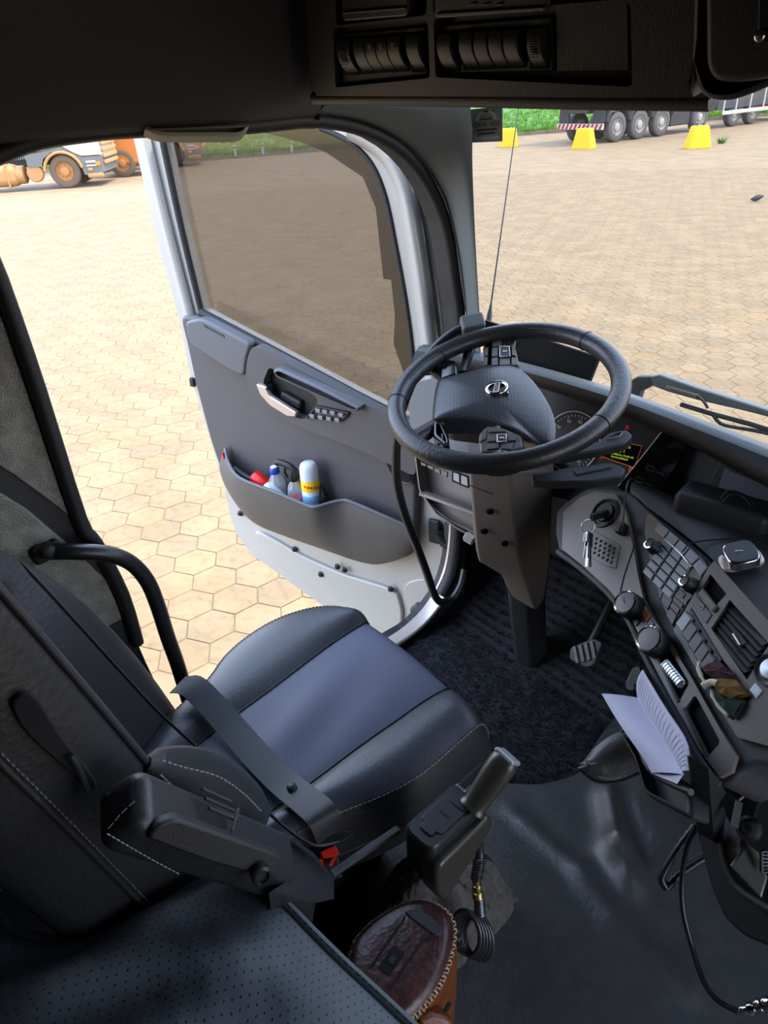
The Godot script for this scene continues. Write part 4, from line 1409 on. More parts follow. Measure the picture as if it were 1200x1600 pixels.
# ================= steering
var WP: Plane
var WC := Vector3(-0.8351, 0.8589, -0.9373)
func steering() -> void:
	var n := Vector3(0.0490, 0.9621, 0.2684).normalized()
	WP = plane_at(WC, n)
	var a := (Vector3.RIGHT - n * n.x).normalized()
	var c := n.cross(a)
	var root := thing("steering_wheel", WC, "black leather steering wheel with dimpled hub and silver emblem", "steering wheel")
	var b := MB.new()
	var ring := PackedVector3Array()
	for k in 72: ring.append(WC + (a * cos(TAU * k / 72) + c * sin(TAU * k / 72)) * 0.2045)
	b.tube(ring, 0.0178, 16, true)
	part(root, "rim", b, M.wheel_leather)
	for q in [[614, 628], [918, 532], [944, 664], [672, 545]]:
		var d := (hit(WP, q[0], q[1]) - WC).normalized()
		var ctr := WC + d * 0.2045
		var o := PackedVector3Array()
		for k in 18: o.append(ctr + (d * cos(TAU * k / 18) + n * sin(TAU * k / 18)) * 0.0180)
		b = MB.new()
		b.tube(o, 0.0012, 6, true)
		part(root, "grip_joint", b, M.black)
	# stitching on the inside of the rim
	for arc in [[818, 545, 905, 545], [640, 600, 675, 560]]:
		var d0 := (hit(WP, arc[0], arc[1]) - WC).normalized()
		var d1 := (hit(WP, arc[2], arc[3]) - WC).normalized()
		b = MB.new()
		for k in 26:
			var d := d0.slerp(d1, k / 25.0)
			var tn := n.cross(d)
			var p := WC + d * 0.1925 + n * 0.0135
			b.tube(PackedVector3Array([p - tn * 0.0016 - d * 0.002, p + tn * 0.0016 + d * 0.003]), 0.0009, 4)
		part(root, "stitching", b, M.thread_dark)
	# hub pad
	var pad := [681, 594, 690, 588, 730, 578, 772, 569, 800, 568, 814, 574, 834, 592, 854, 620, 866, 646, 869, 672, 862, 692, 846, 694, 825, 682, 800, 667, 760, 657, 715, 654, 680, 654, 674, 646, 676, 618]
	b = MB.new()
	var po := cr(many(WP, pad, -0.006), 2, true)
	b.dome(po, n, [1.0, -0.035, 1.0, -0.012, 0.985, -0.005, 0.955, -0.001, 0.90, 0.002, 0.75, 0.006, 0.5, 0.009, 0.25, 0.0105, 0.02, 0.011])
	part(root, "hub_pad", b, M.hub_skin)
	b = MB.new()
	b.prism(rnd(many(WP, [690, 600, 800, 580, 850, 640, 845, 690, 780, 665, 690, 655], -0.04), 0.02), n, 0.05, 0.01, 2)
	part(root, "hub_base", b, M.black)
	# spokes with key blocks
	for s in [[[754, 540, 760, 532, 773, 527, 797, 531, 806, 545, 812, 572, 756, 574], "key_block"], [[687, 570, 698, 560, 714, 563, 715, 584, 686, 594], "spoke_cover"],
			[[676, 655, 690, 659, 701, 685, 699, 698, 676, 680], "spoke_cover"], [[747, 678, 760, 664, 790, 668, 817, 680, 819, 697, 804, 706, 748, 708], "key_block"]]:
		b = MB.new()
		b.prism(rnd(many(WP, s[0], -0.008), 0.008), n, 0.02, 0.006, 3)
		part(root, s[1], b, M.key_dark if s[1] == "key_block" else M.black_gloss)
	for s in [[[668, 552, 706, 592], 0.026], [[738, 520, 722, 572], 0.015], [[785, 515, 785, 580], 0.03], [[640, 684, 700, 640], 0.026], [[690, 716, 690, 670], 0.016], [[786, 728, 782, 660], 0.034]]:
		var p := many(WP, s[0], -0.006)
		b = MB.new()
		b.tube(PackedVector3Array([p[0] - n * 0.008, p[0].lerp(p[1], 0.35) - n * 0.012, p[0].lerp(p[1], 0.7) - n * 0.014, p[1] - n * 0.014]), [s[1], s[1] * 0.82, s[1] * 0.7, s[1] * 0.62], 14, false, 0.4, n)
		part(root, "spoke", b, M.wheel_leather)
	# keys
	for q in [[757, 545, 763, 541, 762, 554, 757, 556], [757, 558, 762, 557, 761, 570, 756, 571], [770, 531, 783, 530, 784, 540, 769, 541], [769, 543, 778, 542, 778, 556, 768, 557], [768, 559, 778, 558, 778, 570, 768, 571], [800, 536, 806, 546, 806, 556, 799, 554], [799, 557, 808, 559, 810, 570, 799, 570], [781, 559, 797, 559, 797, 570, 780, 570],
			[751, 678, 760, 670, 759, 685, 750, 690], [762, 679, 775, 679, 775, 689, 761, 690], [792, 676, 806, 680, 806, 688, 793, 689], [762, 692, 780, 692, 779, 700, 761, 702], [783, 692, 803, 691, 798, 702, 783, 701], [765, 669, 782, 670, 790, 674, 764, 675]]:
		b = MB.new()
		b.prism(many(WP, q, -0.0055), n, 0.004, 0.0012, 1)
		part(root, "wheel_key", b, M.key_dark)
	for q in [[781, 541, 796, 541, 797, 557, 781, 557], [777, 679, 791, 679, 791, 690, 777, 690]]:
		b = MB.new()
		var w := many(WP, q, -0.003)
		b.tube(PackedVector3Array([w[0], w[1], w[2], w[3], w[0]]), 0.0011, 6)
		var kf := part(root, "key_frame", b, M.silver)
		b = MB.new()
		b.prism(w, n, 0.002)
		part(kf, "key_centre", b, M.black)
		b = MB.new()
		var cc := (w[0] + w[1] + w[2] + w[3]) * 0.25
		b.rbox(frame(cc, w[1] - w[0], n), Vector3(0.009, 0.004, 0.003), 0.001, 1)
		part(kf, "key_symbol", b, M.print)
	# emblem: ring, bar with lettering, arrow
	b = MB.new()
	var e := hit(WP, 776, 606, 0.0075)
	var vert := (hit(WP, 774, 616) - hit(WP, 779, 595)).normalized()
	var hor := vert.cross(n).normalized()
	var er := PackedVector3Array()
	for k in 32: er.append(e + (hor * cos(TAU * k / 32) + vert * sin(TAU * k / 32)) * 0.0185)
	b.tube(er, 0.0034, 8, true)
	var em := part(root, "emblem", b, M.chrome)
	b = MB.new()
	b.rbox(frame(e, vert, n), Vector3(0.040, 0.0105, 0.004), 0.001, 2)
	part(em, "emblem_bar", b, M.silver)
	lettering(em, "emblem_lettering", "VOLVO", frame(e + n * 0.0022, vert, n), 0.0062, M.sticker_dark)
	b = MB.new()
	var ar := hit(WP, 791, 614, 0.0070)
	b.rbox(frame(ar, hor, n), Vector3(0.008, 0.006, 0.004), 0.001, 1)
	part(em, "emblem_arrow", b, M.chrome)
	# column
	var foot := ony(832, 1050, 0.0)
	var col := thing("steering_column", foot, "grey brown steering column shroud with three screw holes above carpet", "steering column")
	var axis := (WC - foot).normalized()
	var cn := (cam_at - (WC + foot) * 0.5)
	cn = (cn - axis * cn.dot(axis)).normalized()
	var CP := plane_at(WC - axis * 0.06, cn)
	b = MB.new()
	var rows := []
	for s in [[733, 735, 797, 738, 866, 738], [735, 765, 800, 772, 864, 760], [739, 810, 806, 820, 862, 805], [744, 862, 812, 872, 860, 862], [748, 878, 816, 892, 859, 880], [782, 897, 824, 915, 856, 902], [800, 932, 838, 954, 850, 935]]:
		var l := hit(CP, s[0], s[1])
		var m := hit(CP, s[2], s[3], 0.028)
		var r := hit(CP, s[4], s[5], -0.01)
		rows.append(rnd(PackedVector3Array([l, m, r, r - cn * 0.09, l - cn * 0.11]), 0.008, 2))
	b.grid(rows, true)
	b.cap_fan(rows[0], axis); b.cap_fan(rows[-1], -axis)
	var sh := part(col, "column_shroud", b, M.dash_low)
	for q in [[766, 797, 0.014], [757, 828, 0.009], [789, 847, 0.022]]:
		b = MB.new()
		var p := hit(CP, q[0], q[1], q[2])
		p += cn * 0.004
		b.lathe(upright(p, cn), [0.0085, 0, 0.0085, 0.0015, 0.0062, 0.0018, 0.0062, -0.003, 0, -0.003], 14)
		part(sh, "screw_hole", b, M.void)
	b = MB.new()
	b.tube(cr(many(CP, [734, 758, 770, 772, 800, 778], 0.015), 3), 0.0012, 5)
	part(sh, "shroud_joint", b, M.dash_dark)
	b = MB.new()
	rows = []
	for s in [[782, 890, 858, 900], [794, 930, 853, 945], [800, 985, 854, 1000], [806, 1035, 857, 1050], [807, 1050, 858, 1062]]:
		var l := hit(CP, s[0], s[1], -0.02)
		var r := hit(CP, s[2], s[3], -0.02)
		var mid := (l + r) * 0.5
		rows.append(rnd(PackedVector3Array([l, mid + cn * 0.03, r, r - cn * 0.05, l - cn * 0.05]), 0.012, 3))
	b.grid(rows, true)
	part(col, "column_leg", b, M.dash_dark)
	b = MB.new()
	b.lathe(upright(hit(CP, 740, 845, -0.05), Vector3(-1, 0.3, 0.2)), [0, 0, 0.012, 0, 0.013, 0.02, 0.009, 0.024, 0, 0.024], 12)
	part(col, "adjuster_knob", b, M.silver)
	# stalks
	var SP := plane_at(WC - n * 0.075, n)
	for s in [[[830, 740, 845, 740, 880, 731, 955, 722, 978, 732, 972, 744, 925, 752, 850, 753, 830, 750], 0.0], [[860, 705, 935, 690, 952, 676, 978, 671, 989, 680, 976, 693, 940, 702, 870, 715], 0.01]]:
		b = MB.new()
		b.prism(rnd(many(SP, s[0], s[1]), 0.006), n, 0.016, 0.003, 2)
		var st := part(col, "control_stalk", b, M.dash_dark)
		if s[1] == 0.0:
			b = MB.new()
			b.prism(rnd(many(SP, [895, 734, 950, 725, 957, 729, 900, 741], 0.0025), 0.003), n, 0.004, 0.001, 1)
			part(st, "stalk_switch", b, M.dash_soft)
		else:
			b = MB.new()
			b.prism(rnd(many(SP, [946, 686, 960, 676, 974, 674, 968, 682], 0.012), 0.002), n, 0.004, 0.001, 1)
			part(st, "stalk_switch", b, M.key_silver)

# ================= dashboard
var SF: Plane
func dashboard() -> void:
	var n := Vector3(-0.28382554, 0.67802768, 0.67802768).normalized()
	SF = plane_at(far(1060, 880, 1.15), n)
	var root := thing("dashboard", hit(SF, 1000, 1010), "wraparound black and grey truck dashboard beside the steering wheel", "dashboard")
	var b := MB.new()
	# hood over the instruments
	var A := cr(_ys([650, 548, 716, 556, 760, 566, 820, 581, 910, 607, 984, 631, 1058, 659, 1200, 715, 1300, 756], 0.82), 3)
	A.append_array([Vector3(-0.05, 0.815, -1.02), Vector3(0.4, 0.81, -1.02), Vector3(0.86, 0.81, -1.08)])
	var B := cr(_ys([650, 588, 716, 584, 760, 588, 846, 608, 928, 634, 990, 656, 1060, 687, 1200, 762, 1300, 806], 0.775), 3)
	B.append_array([Vector3(-0.05, 0.77, -1.02), Vector3(0.4, 0.765, -1.02), Vector3(0.86, 0.765, -1.08)])
	b.grid(between(B, A, 70, 7, Vector3(0, 0, 1), 0.012, 2.0), false, false, Vector3.BACK)
	part(root, "instrument_hood", b, M.dash_dark)
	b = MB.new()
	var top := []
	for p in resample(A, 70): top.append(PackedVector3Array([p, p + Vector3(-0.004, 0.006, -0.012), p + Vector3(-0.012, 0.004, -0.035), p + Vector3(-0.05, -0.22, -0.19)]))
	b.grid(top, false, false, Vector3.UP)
	part(root, "dash_top", b, M.pillar)  # paler than the hood: skylight on this strip is put into the colour
	b = MB.new()
	var under := []
	for p in resample(B, 70): under.append(PackedVector3Array([p, p + Vector3(-0.01, -0.004, -0.07)]))
	b.grid(under, false, false, Vector3.DOWN)
	part(root, "hood_underside", b, M.dash_dark)
	# instruments
	var cn := Vector3(0.1, 0.42, 0.9).normalized()
	var CL := plane_at(far(890, 650, 1.47), cn)
	b = MB.new()
	b.prism(many(CL, [640, 600, 760, 570, 845, 578, 925, 612, 1040, 668, 1020, 720, 975, 775, 930, 790, 860, 775, 740, 745, 640, 700]), cn, 0.02)
	var face := part(root, "instrument_face", b, M.cluster_face)
	for s in [[893, 690, 0.062], [770, 640, 0.055]]:
		b = MB.new()
		var c := hit(CL, s[0], s[1], 0.004)
		var u := (hit(CL, s[0] + 20, s[1] + 9) - hit(CL, s[0], s[1])).normalized()
		var w := cn.cross(u)
		var o := PackedVector3Array()
		for k in 48: o.append(c + (u * cos(TAU * k / 48) + w * sin(TAU * k / 48)) * s[2])
		b.tube(o, 0.0016, 6, true)
		var dial := part(face, "dial_ring", b, M.silver)
		b = MB.new()
		for k in 33:
			var t := deg_to_rad(225.0 - 270.0 * k / 32.0)
			var d := u * cos(t) + w * sin(t)
			var l := 0.007 if k % 4 == 0 else 0.004
			b.rbox(frame(c + d * (s[2] - 0.006 - l * 0.5), d, cn), Vector3(l, 0.0012, 0.0006), 0.0, 1)
		part(face, "dial_ticks", b, M.print)
		for k in 9:
			var t := deg_to_rad(225.0 - 270.0 * k / 8.0)
			var d := u * cos(t) + w * sin(t)
			lettering(face, "dial_number", str(20 + k * 10), frame(c + d * (s[2] - 0.019), u, cn), 0.0062, M.print)
	# message screen
	var sc := many(CL, [948, 686, 1003, 697, 991, 731, 940, 713], 0.003)
	b = MB.new()
	b.prism(sc, cn, 0.003)
	var ms := part(face, "message_screen", b, M.screen_dark)
	b = MB.new()
	b.tube(PackedVector3Array([sc[0], sc[1], sc[2], sc[3], sc[0]]), 0.0006, 4)
	part(ms, "screen_border", b, M.glow_amber)
	var su := (sc[1] - sc[0]).normalized()
	var mid := (sc[0] + sc[1] + sc[2] + sc[3]) * 0.25 + cn * 0.0008
	var sv := cn.cross(su)
	lettering(ms, "screen_text", "DO VEÍCULO", frame(mid + sv * 0.0125, su, cn), 0.0046, M.glow_green)
	lettering(ms, "screen_text", "(!) !", frame(mid + sv * 0.0045, su, cn), 0.0085, M.glow_green)
	lettering(ms, "screen_text", "Falha elétrica. Perda de", frame(mid - sv * 0.0055, su, cn), 0.0040, M.glow_green)
	lettering(ms, "screen_text", "funcionalidade", frame(mid - sv * 0.0115, su, cn), 0.0040, M.glow_green)
	for q in [[980, 668, "glow_red"], [940, 714, "glow_red"], [985, 733, "glow_amber"]]:
		b = MB.new()
		b.lathe(upright(hit(CL, q[0], q[1], 0.002), cn), [0.005, 0, 0.005, 0.0015, 0.0035, 0.0018, 0.0035, 0.001], 3)
		part(face, "warning_lamp", b, M[q[2]])
	b = MB.new()
	b.tube(many(CL, [1036, 672, 1000, 718, 966, 760], 0.004), 0.0012, 5)
	part(face, "face_edge", b, M.silver)
	# side panel with sockets, shelf wall and radio screen
	var wn := Vector3(0.0, 0.3, 0.95).normalized()
	var WL := plane_at(far(1150, 760, 1.27), wn)
	b = MB.new()
	b.prism(many(CL, [1037, 672, 1078, 690, 1048, 740, 1018, 795, 965, 762], 0.0015), cn, 0.01)
	var sp := part(root, "socket_panel", b, M.black_gloss)
	for q in [[1016, 732], [999, 750]]:
		b = MB.new()
		var u := (hit(CL, q[0] + 10, q[1] + 4) - hit(CL, q[0], q[1])).normalized()
		var c := hit(CL, q[0], q[1], 0.0025)
		var w := cn.cross(u)
		b.tube(PackedVector3Array([c - u * 0.007 - w * 0.004, c + u * 0.007 - w * 0.004, c + u * 0.007 + w * 0.004, c - u * 0.007 + w * 0.004, c - u * 0.007 - w * 0.004]), 0.0006, 4)
		b.tube(PackedVector3Array([c + u * 0.012 - w * 0.001, c + u * 0.03 - w * 0.002]), 0.0004, 4)
		part(sp, "socket_symbol", b, M.print_dim)
	b = MB.new()
	b.prism(many(WL, [1060, 690, 1130, 722, 1320, 800, 1320, 880, 1100, 812, 1010, 790]), wn, 0.02)
	part(root, "shelf_wall", b, M.dash_soft)
	b = MB.new()
	b.prism(rnd(many(WL, [1126, 716, 1290, 782, 1290, 845, 1112, 772, 1104, 760], 0.012), 0.005), wn, 0.012, 0.003, 2)
	var su2 := part(root, "display_frame", b, M.dash_dark)
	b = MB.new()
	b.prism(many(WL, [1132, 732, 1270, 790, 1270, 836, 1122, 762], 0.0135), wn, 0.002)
	part(su2, "display_screen", b, M.screen_reflection)
	b = MB.new()   # shelf floor
	b.quad(Vector3(-0.58, 0.665, -1.2), Vector3(0.2, 0.665, -1.2), Vector3(0.2, 0.665, -0.9), Vector3(-0.5, 0.665, -1.03), Vector3.UP)
	part(root, "shelf_floor", b, M.dash_dark)
	# padded shoulder
	b = MB.new()
	var lo := many(SF, [985, 770, 1000, 781, 1013, 794, 1060, 828, 1107, 868, 1160, 925, 1235, 1010, 1320, 1110], -0.004)
	var hi := _ys([992, 753, 1008, 758, 1030, 766, 1075, 786, 1130, 808, 1200, 832, 1290, 868, 1400, 915], 0.69)
	b.grid(between(cr(lo, 3), cr(hi, 3), 34, 12, Vector3(0, 0.7, 0.5), 0.014, 2.0), false, false, Vector3.UP)
	part(root, "padded_shoulder", b, M.dash_soft)
	b = MB.new()
	b.tube(cr(_ys([1066, 862, 1078, 850, 1100, 845, 1140, 842, 1200, 838], 0.702), 3), 0.0012, 5)
	part(root, "lid_joint", b, M.void)
	# body behind the fascias
	b = MB.new()
	var body := [868, 800, 900, 772, 930, 760, 985, 768, 1014, 794, 1106, 868, 1235, 1010, 1330, 1120, 1300, 1200, 1180, 1195, 1146, 1222, 1120, 1224, 1090, 1178, 1045, 1094, 1003, 1015, 982, 968, 948, 924, 905, 886, 872, 862]
	b.prism(cr(many(SF, body, -0.006), 2, true), n, 0.10, 0.008, 3)
	part(root, "dash_body", b, M.dash_soft)
	# lower fascia with key switch, knobs and trays
	var t1 := [1044, 1011, 1077, 1067, 1061, 1097, 1031, 1031]
	var t2 := [1086, 1085, 1126, 1160, 1106, 1182, 1070, 1107]
	b = MB.new()
	var lowout := [880, 800, 905, 778, 930, 768, 962, 772, 978, 800, 990, 860, 997, 900, 1005, 935, 1022, 968, 1048, 1006, 1080, 1058, 1120, 1130, 1150, 1180, 1142, 1205, 1124, 1214, 1092, 1170, 1048, 1090, 1008, 1014, 986, 964, 950, 920, 908, 882, 878, 858]
	b.plate(many(SF, lowout, 0.004), [rnd(many(SF, t1, 0.004), 0.004, 2), rnd(many(SF, t2, 0.004), 0.004, 2)], n, 0.012)
	var lf := part(root, "lower_fascia", b, M.dash_panel)
	for t in [t1, t2]:
		b = MB.new()
		b.prism(many(SF, t, -0.0055), n, 0.002)
		part(lf, "tray_opening", b, M.void)
		b = MB.new()
		var p := many(SF, t, 0.003)
		b.tube(PackedVector3Array([p[3], p[2]]), 0.0035, 6)
		part(lf, "tray_lip", b, M.dash_dark)
	b = MB.new()
	b.tube(many(SF, [991, 852, 975, 900, 966, 938], 0.0045), 0.0009, 4)
	part(lf, "panel_joint", b, M.void)
	b = MB.new()
	b.tube(cr(many(SF, [872, 862, 905, 886, 948, 924, 982, 968, 1003, 1015, 1045, 1094, 1090, 1178, 1122, 1226], 0.0), 3), 0.006, 8)
	part(root, "lower_edge_bead", b, M.dash_soft)
	# ignition switch
	var ig := hit(SF, 946, 802, 0.004)
	b = MB.new()
	b.lathe(upright(ig, n), [0.030, 0, 0.029, 0.004, 0.026, 0.005, 0.023, 0.001, 0.019, 0.001, 0.018, 0.006, 0.010, 0.006, 0, 0.006], 28)
	part(lf, "ignition_switch", b, M.black)
	b = MB.new()
	var kp := [899, 836, 924, 832, 968, 856, 962, 886, 940, 880]
	b.prism(many(SF, [916, 832, 922, 826, 969, 852, 962, 888, 945, 884, 915, 866], 0.006), n, 0.003, 0.001, 1)
	var vt := part(lf, "speaker_grille", b, M.dash_panel)
	for r in 6:
		for c in 4:
			b = MB.new()
			var f0 := Vector2(922, 832).lerp(Vector2(964, 855), (r + 0.5) / 6.0)
			var f1 := Vector2(918, 862).lerp(Vector2(958, 884), (r + 0.5) / 6.0)
			var q := f0.lerp(f1, (c + 0.5) / 4.0)
			b.rbox(frame(hit(SF, q.x, q.y, 0.0066), hit(SF, 964, 855) - hit(SF, 922, 832), n), Vector3(0.0035, 0.005, 0.0012), 0.0004, 1)
			part(vt, "grille_slot", b, M.void)
	# climate knobs
	for q in [[976, 941, 0.0215, "fan"], [1013, 998, 0.0225, "temperature"]]:
		var p := hit(SF, q[0], q[1], 0.03)
		b = MB.new()
		var r: float = q[2]
		b.lathe(upright(p - n * 0.028, n), [r, 0, r * 1.02, 0.012, r, 0.026, r * 0.93, 0.028], 30)
		var kn := part(lf, "climate_knob", b, M.black)
		b = MB.new()
		b.lathe(upright(p - n * 0.0005, n), [r * 0.95, -0.002, r * 0.95, 0.001, r * 0.86, 0.0022, r * 0.80, 0.0005], 30)
		part(kn, "knob_ring", b, M.chrome)
		b = MB.new()
		b.lathe(upright(p, n), [r * 0.82, -0.002, r * 0.80, 0.0002, r * 0.4, 0.001, 0, 0.0012], 24)
		part(kn, "knob_face", b, M.key_dark)
		if q[3] == "fan":
			b = MB.new()
			var u := Vector3.RIGHT
			b.tube(PackedVector3Array([p + n * 0.0018 - u * 0.012 + Vector3(0, 0.006, -0.006), p + n * 0.0018 + u * 0.010 - Vector3(0, 0.006, -0.006)]), 0.0008, 4)
			part(kn, "knob_mark", b, M.print_dim)
	b = MB.new()
	b.prism(many(SF, [1001, 938, 1016, 962, 1010, 972, 995, 948], 0.007), n, 0.003, 0.001, 1)
	part(lf, "temperature_display", b, M.truck_tan)
	for q in [[985, 962, 992, 956, 1000, 970, 993, 978], [994, 956, 1002, 952, 1010, 968, 1001, 970], [1015, 966, 1022, 974, 1018, 982, 1011, 974]]:
		b = MB.new()
		b.prism(many(SF, q, 0.0065), n, 0.003, 0.001, 1)
		part(lf, "climate_key", b, M.key_dark)
	# radio panel
	b = MB.new()
	b.prism(rnd(many(SF, [1010, 803, 1016, 803, 1030, 815, 1062, 843, 1096, 871, 1106, 887, 1078, 936, 1051, 981, 1032, 940, 1018, 888, 1006, 832], 0.001), 0.006), n, 0.008, 0.002, 2)
	var rp := part(root, "radio_panel", b, M.dash_panel)
	var Z := func(x: float, y: float) -> Vector2: return Vector2(990 + 0.175 * x, 790 + 0.175 * y)
	var tops := [[215, 152], [320, 226], [410, 300], [497, 380], [588, 468], [662, 556]]
	var bots := [[182, 214], [272, 290], [356, 365], [446, 446], [522, 528], [598, 634]]
	for k in 5:
		b = MB.new()
		var q0: Vector2 = Z.call(tops[k][0] + 3, tops[k][1] + 3)
		var q1: Vector2 = Z.call(tops[k + 1][0] - 4, tops[k + 1][1] - 4)
		var q2: Vector2 = Z.call(bots[k + 1][0] - 4, bots[k + 1][1] - 4)
		var q3: Vector2 = Z.call(bots[k][0] + 3, bots[k][1] + 3)
		b.prism(many(SF, [q0.x, q0.y, q1.x, q1.y, q2.x, q2.y, q3.x, q3.y], 0.0045), n, 0.005, 0.0012, 2)
		part(rp, "preset_key", b, M.key_silver)
	b = MB.new()
	var c0: Vector2 = Z.call(275, 305)
	var c1: Vector2 = Z.call(400, 410)
	var c2: Vector2 = Z.call(515, 545)
	b.tube(cr(many(SF, [c0.x, c0.y, c1.x, c1.y, c2.x, c2.y], 0.004), 5), 0.0010, 5)
	part(rp, "chrome_line", b, M.chrome)
	for r in 5:
		for c in 3:
			var ctr := Vector2(292 + c * 84 - r * 40, 352 + c * 84 + r * 62)
			var e1 := Vector2(38, 37)
			var e2 := Vector2(-18, 27)
			b = MB.new()
			var w := PackedVector3Array()
			for s in [[-1, -1], [1, -1], [1, 1], [-1, 1]]:
				var z: Vector2 = ctr + e1 * s[0] + e2 * s[1]
				var px: Vector2 = Z.call(z.x, z.y)
				w.append(hit(SF, px.x, px.y, 0.005))
			b.prism(w, n, 0.006, 0.0022, 3)
			part(rp, "number_key", b, M.key_silver)
	for q in [[225, 700, 268, 760, 236, 840, 200, 700], [272, 762, 350, 832, 300, 930, 240, 846], [366, 812, 444, 880, 424, 914, 346, 848], [346, 858, 414, 920, 390, 970, 320, 900], [322, 910, 386, 976, 344, 1070, 290, 980], [416, 745, 466, 790, 436, 830, 392, 790], [480, 770, 530, 800, 470, 868, 446, 836]]:
		b = MB.new()
		var w := PackedVector3Array()
		for i in range(0, 8, 2):
			var px: Vector2 = Z.call(q[i], q[i + 1])
			w.append(hit(SF, px.x, px.y, 0.0035))
		b.prism(w, n, 0.004, 0.0008, 1)
		part(rp, "function_key", b, M.key_dark)
	for q in [[1014, 849], [1069, 907]]:
		b = MB.new()
		var p := hit(SF, q[0], q[1], 0.022)
		b.lathe(upright(p - n * 0.020, n), [0.0125, 0, 0.0125, 0.004, 0.0105, 0.006, 0.0105, 0.019, 0.009, 0.0205], 22)
		var kn := part(rp, "radio_knob", b, M.black)
		b = MB.new()
		b.lathe(upright(p, n), [0.0092, -0.001, 0.0092, 0.001, 0.0068, 0.0015, 0.0062, 0.0002], 22)
		part(kn, "knob_ring", b, M.chrome)
		b = MB.new()
		b.lathe(upright(p, n), [0.0064, 0.0, 0, 0.0006], 18)
		part(kn, "knob_face", b, M.key_dark)
	# right fascia with slot, switches, vent and pouch
	var slot := [1110, 897, 1135, 928, 1119, 946, 1097, 917]
	var vent := [1140, 937, 1202, 1006, 1167, 1062, 1111, 982]
	var pouch := [1125, 1024, 1174, 1090, 1146, 1126, 1094, 1046]
	b = MB.new()
	b.plate(many(SF, [1107, 886, 1116, 876, 1240, 1016, 1320, 1110, 1290, 1190, 1152, 1152, 1100, 1066, 1052, 984, 1080, 936], 0.004), [many(SF, slot, 0.004), many(SF, vent, 0.004), many(SF, pouch, 0.004)], n, 0.02)
	var rf := part(root, "switch_fascia", b, M.dash_panel)
	for q in [slot, vent, pouch]:
		b = MB.new()
		b.prism(many(SF, q, -0.0045), n, 0.002)
		part(rf, "opening_back", b, M.void)
	b = MB.new()
	b.prism(many(SF, [1088, 929, 1112, 960, 1103, 974, 1080, 942], 0.006), n, 0.004, 0.001, 1)
	var pb := part(rf, "parking_button", b, M.key_dark)
	b = MB.new()
	var pc := hit(SF, 1096, 948, 0.0068)
	var pr := PackedVector3Array()
	var pu := (hit(SF, 1112, 960) - hit(SF, 1088, 929)).normalized()
	for k in 16: pr.append(pc + (pu * cos(TAU * k / 16) + n.cross(pu) * sin(TAU * k / 16)) * 0.0042)
	b.tube(pr, 0.0006, 4, true)
	part(pb, "button_symbol", b, M.print)
	lettering(pb, "button_letter", "P", frame(pc, pu, n), 0.005, M.print)
	b = MB.new()
	b.prism(many(SF, [1097, 919, 1119, 947, 1112, 955, 1090, 926], 0.010), n, 0.008, 0.002, 2)
	part(rf, "slot_drawer", b, M.dash_panel)
	for k in 5:
		b = MB.new()
		var o := Vector2(k * 9.4, k * 16.2)
		b.prism(many(SF, [1070 + o.x, 953 + o.y, 1082 + o.x, 966 + o.y, 1066 + o.x, 990 + o.y, 1054 + o.x, 974 + o.y], 0.010), n, 0.010, 0.003, 3)
		part(rf, "rocker_switch", b, M.key_dark if k else M.key_silver)
	b = MB.new()
	b.prism(many(SF, [1076, 952, 1080, 950, 1128, 1030, 1116, 1046, 1112, 1040, 1120, 1028], 0.006), n, 0.004, 0.001, 1)
	part(rf, "switch_surround", b, M.black)
	# vent slats
	for k in 6:
		var f := (k + 0.6) / 6.4
		var s0 := Vector2(1140, 937).lerp(Vector2(1111, 982), f)
		var s1 := Vector2(1202, 1006).lerp(Vector2(1167, 1062), f)
		b = MB.new()
		var p0 := hit(SF, s0.x + 1, s0.y + 1, 0.0)
		var p1 := hit(SF, s1.x - 1, s1.y - 1, 0.0)
		b.rbox(frame((p0 + p1) * 0.5, p1 - p0, (n + Vector3(0, 0.9, -0.2)).normalized()), Vector3(p0.distance_to(p1), 0.012, 0.0018), 0.0006, 1)
		part(rf, "vent_slat", b, M.dash_dark)
	b = MB.new()
	b.prism(rnd(many(SF, [1146, 990, 1156, 990, 1168, 1004, 1158, 1012], 0.006), 0.002), n, 0.01, 0.002, 2)
	var tab := part(rf, "vent_tab", b, M.dash_dark)
	b = MB.new()
	b.tube(many(SF, [1145, 990, 1156, 1008], 0.008), 0.0016, 6)
	part(tab, "tab_edge", b, M.silver)
	b = MB.new()
	var hk := hit(SF, 1206, 1046, 0.012)
	b.lathe(upright(hk - n * 0.01, n), [0.024, 0, 0.025, 0.008, 0.022, 0.012, 0.017, 0.010, 0.014, 0.014, 0, 0.015], 28)
	part(rf, "rotary_switch", b, M.steel)
	b = MB.new()
	b.prism(many(SF, [1180, 1066, 1190, 1078, 1180, 1090, 1170, 1078], 0.007), n, 0.003, 0.001, 1)
	part(rf, "small_key", b, M.label_white)
	# panel left of the column
	var ln := Vector3(0.05, 0.3, 0.95).normalized()
	var LP := plane_at(onz(700, 775, -1.06), ln)
	b = MB.new()
	b.prism(rnd(many(LP, [640, 640, 790, 690, 790, 850, 742, 838, 700, 818, 668, 792, 652, 768, 646, 720]), 0.012), ln, 0.05, 0.010, 3)
	var lp := part(root, "knee_panel", b, M.dash_low)
	b = MB.new()
	b.prism(rnd(many(LP, [652, 768, 700, 785, 742, 800, 745, 846, 712, 828, 680, 806], 0.006), 0.006), ln, 0.03, 0.008, 3)
	part(lp, "knee_panel_edge", b, M.dash_low)
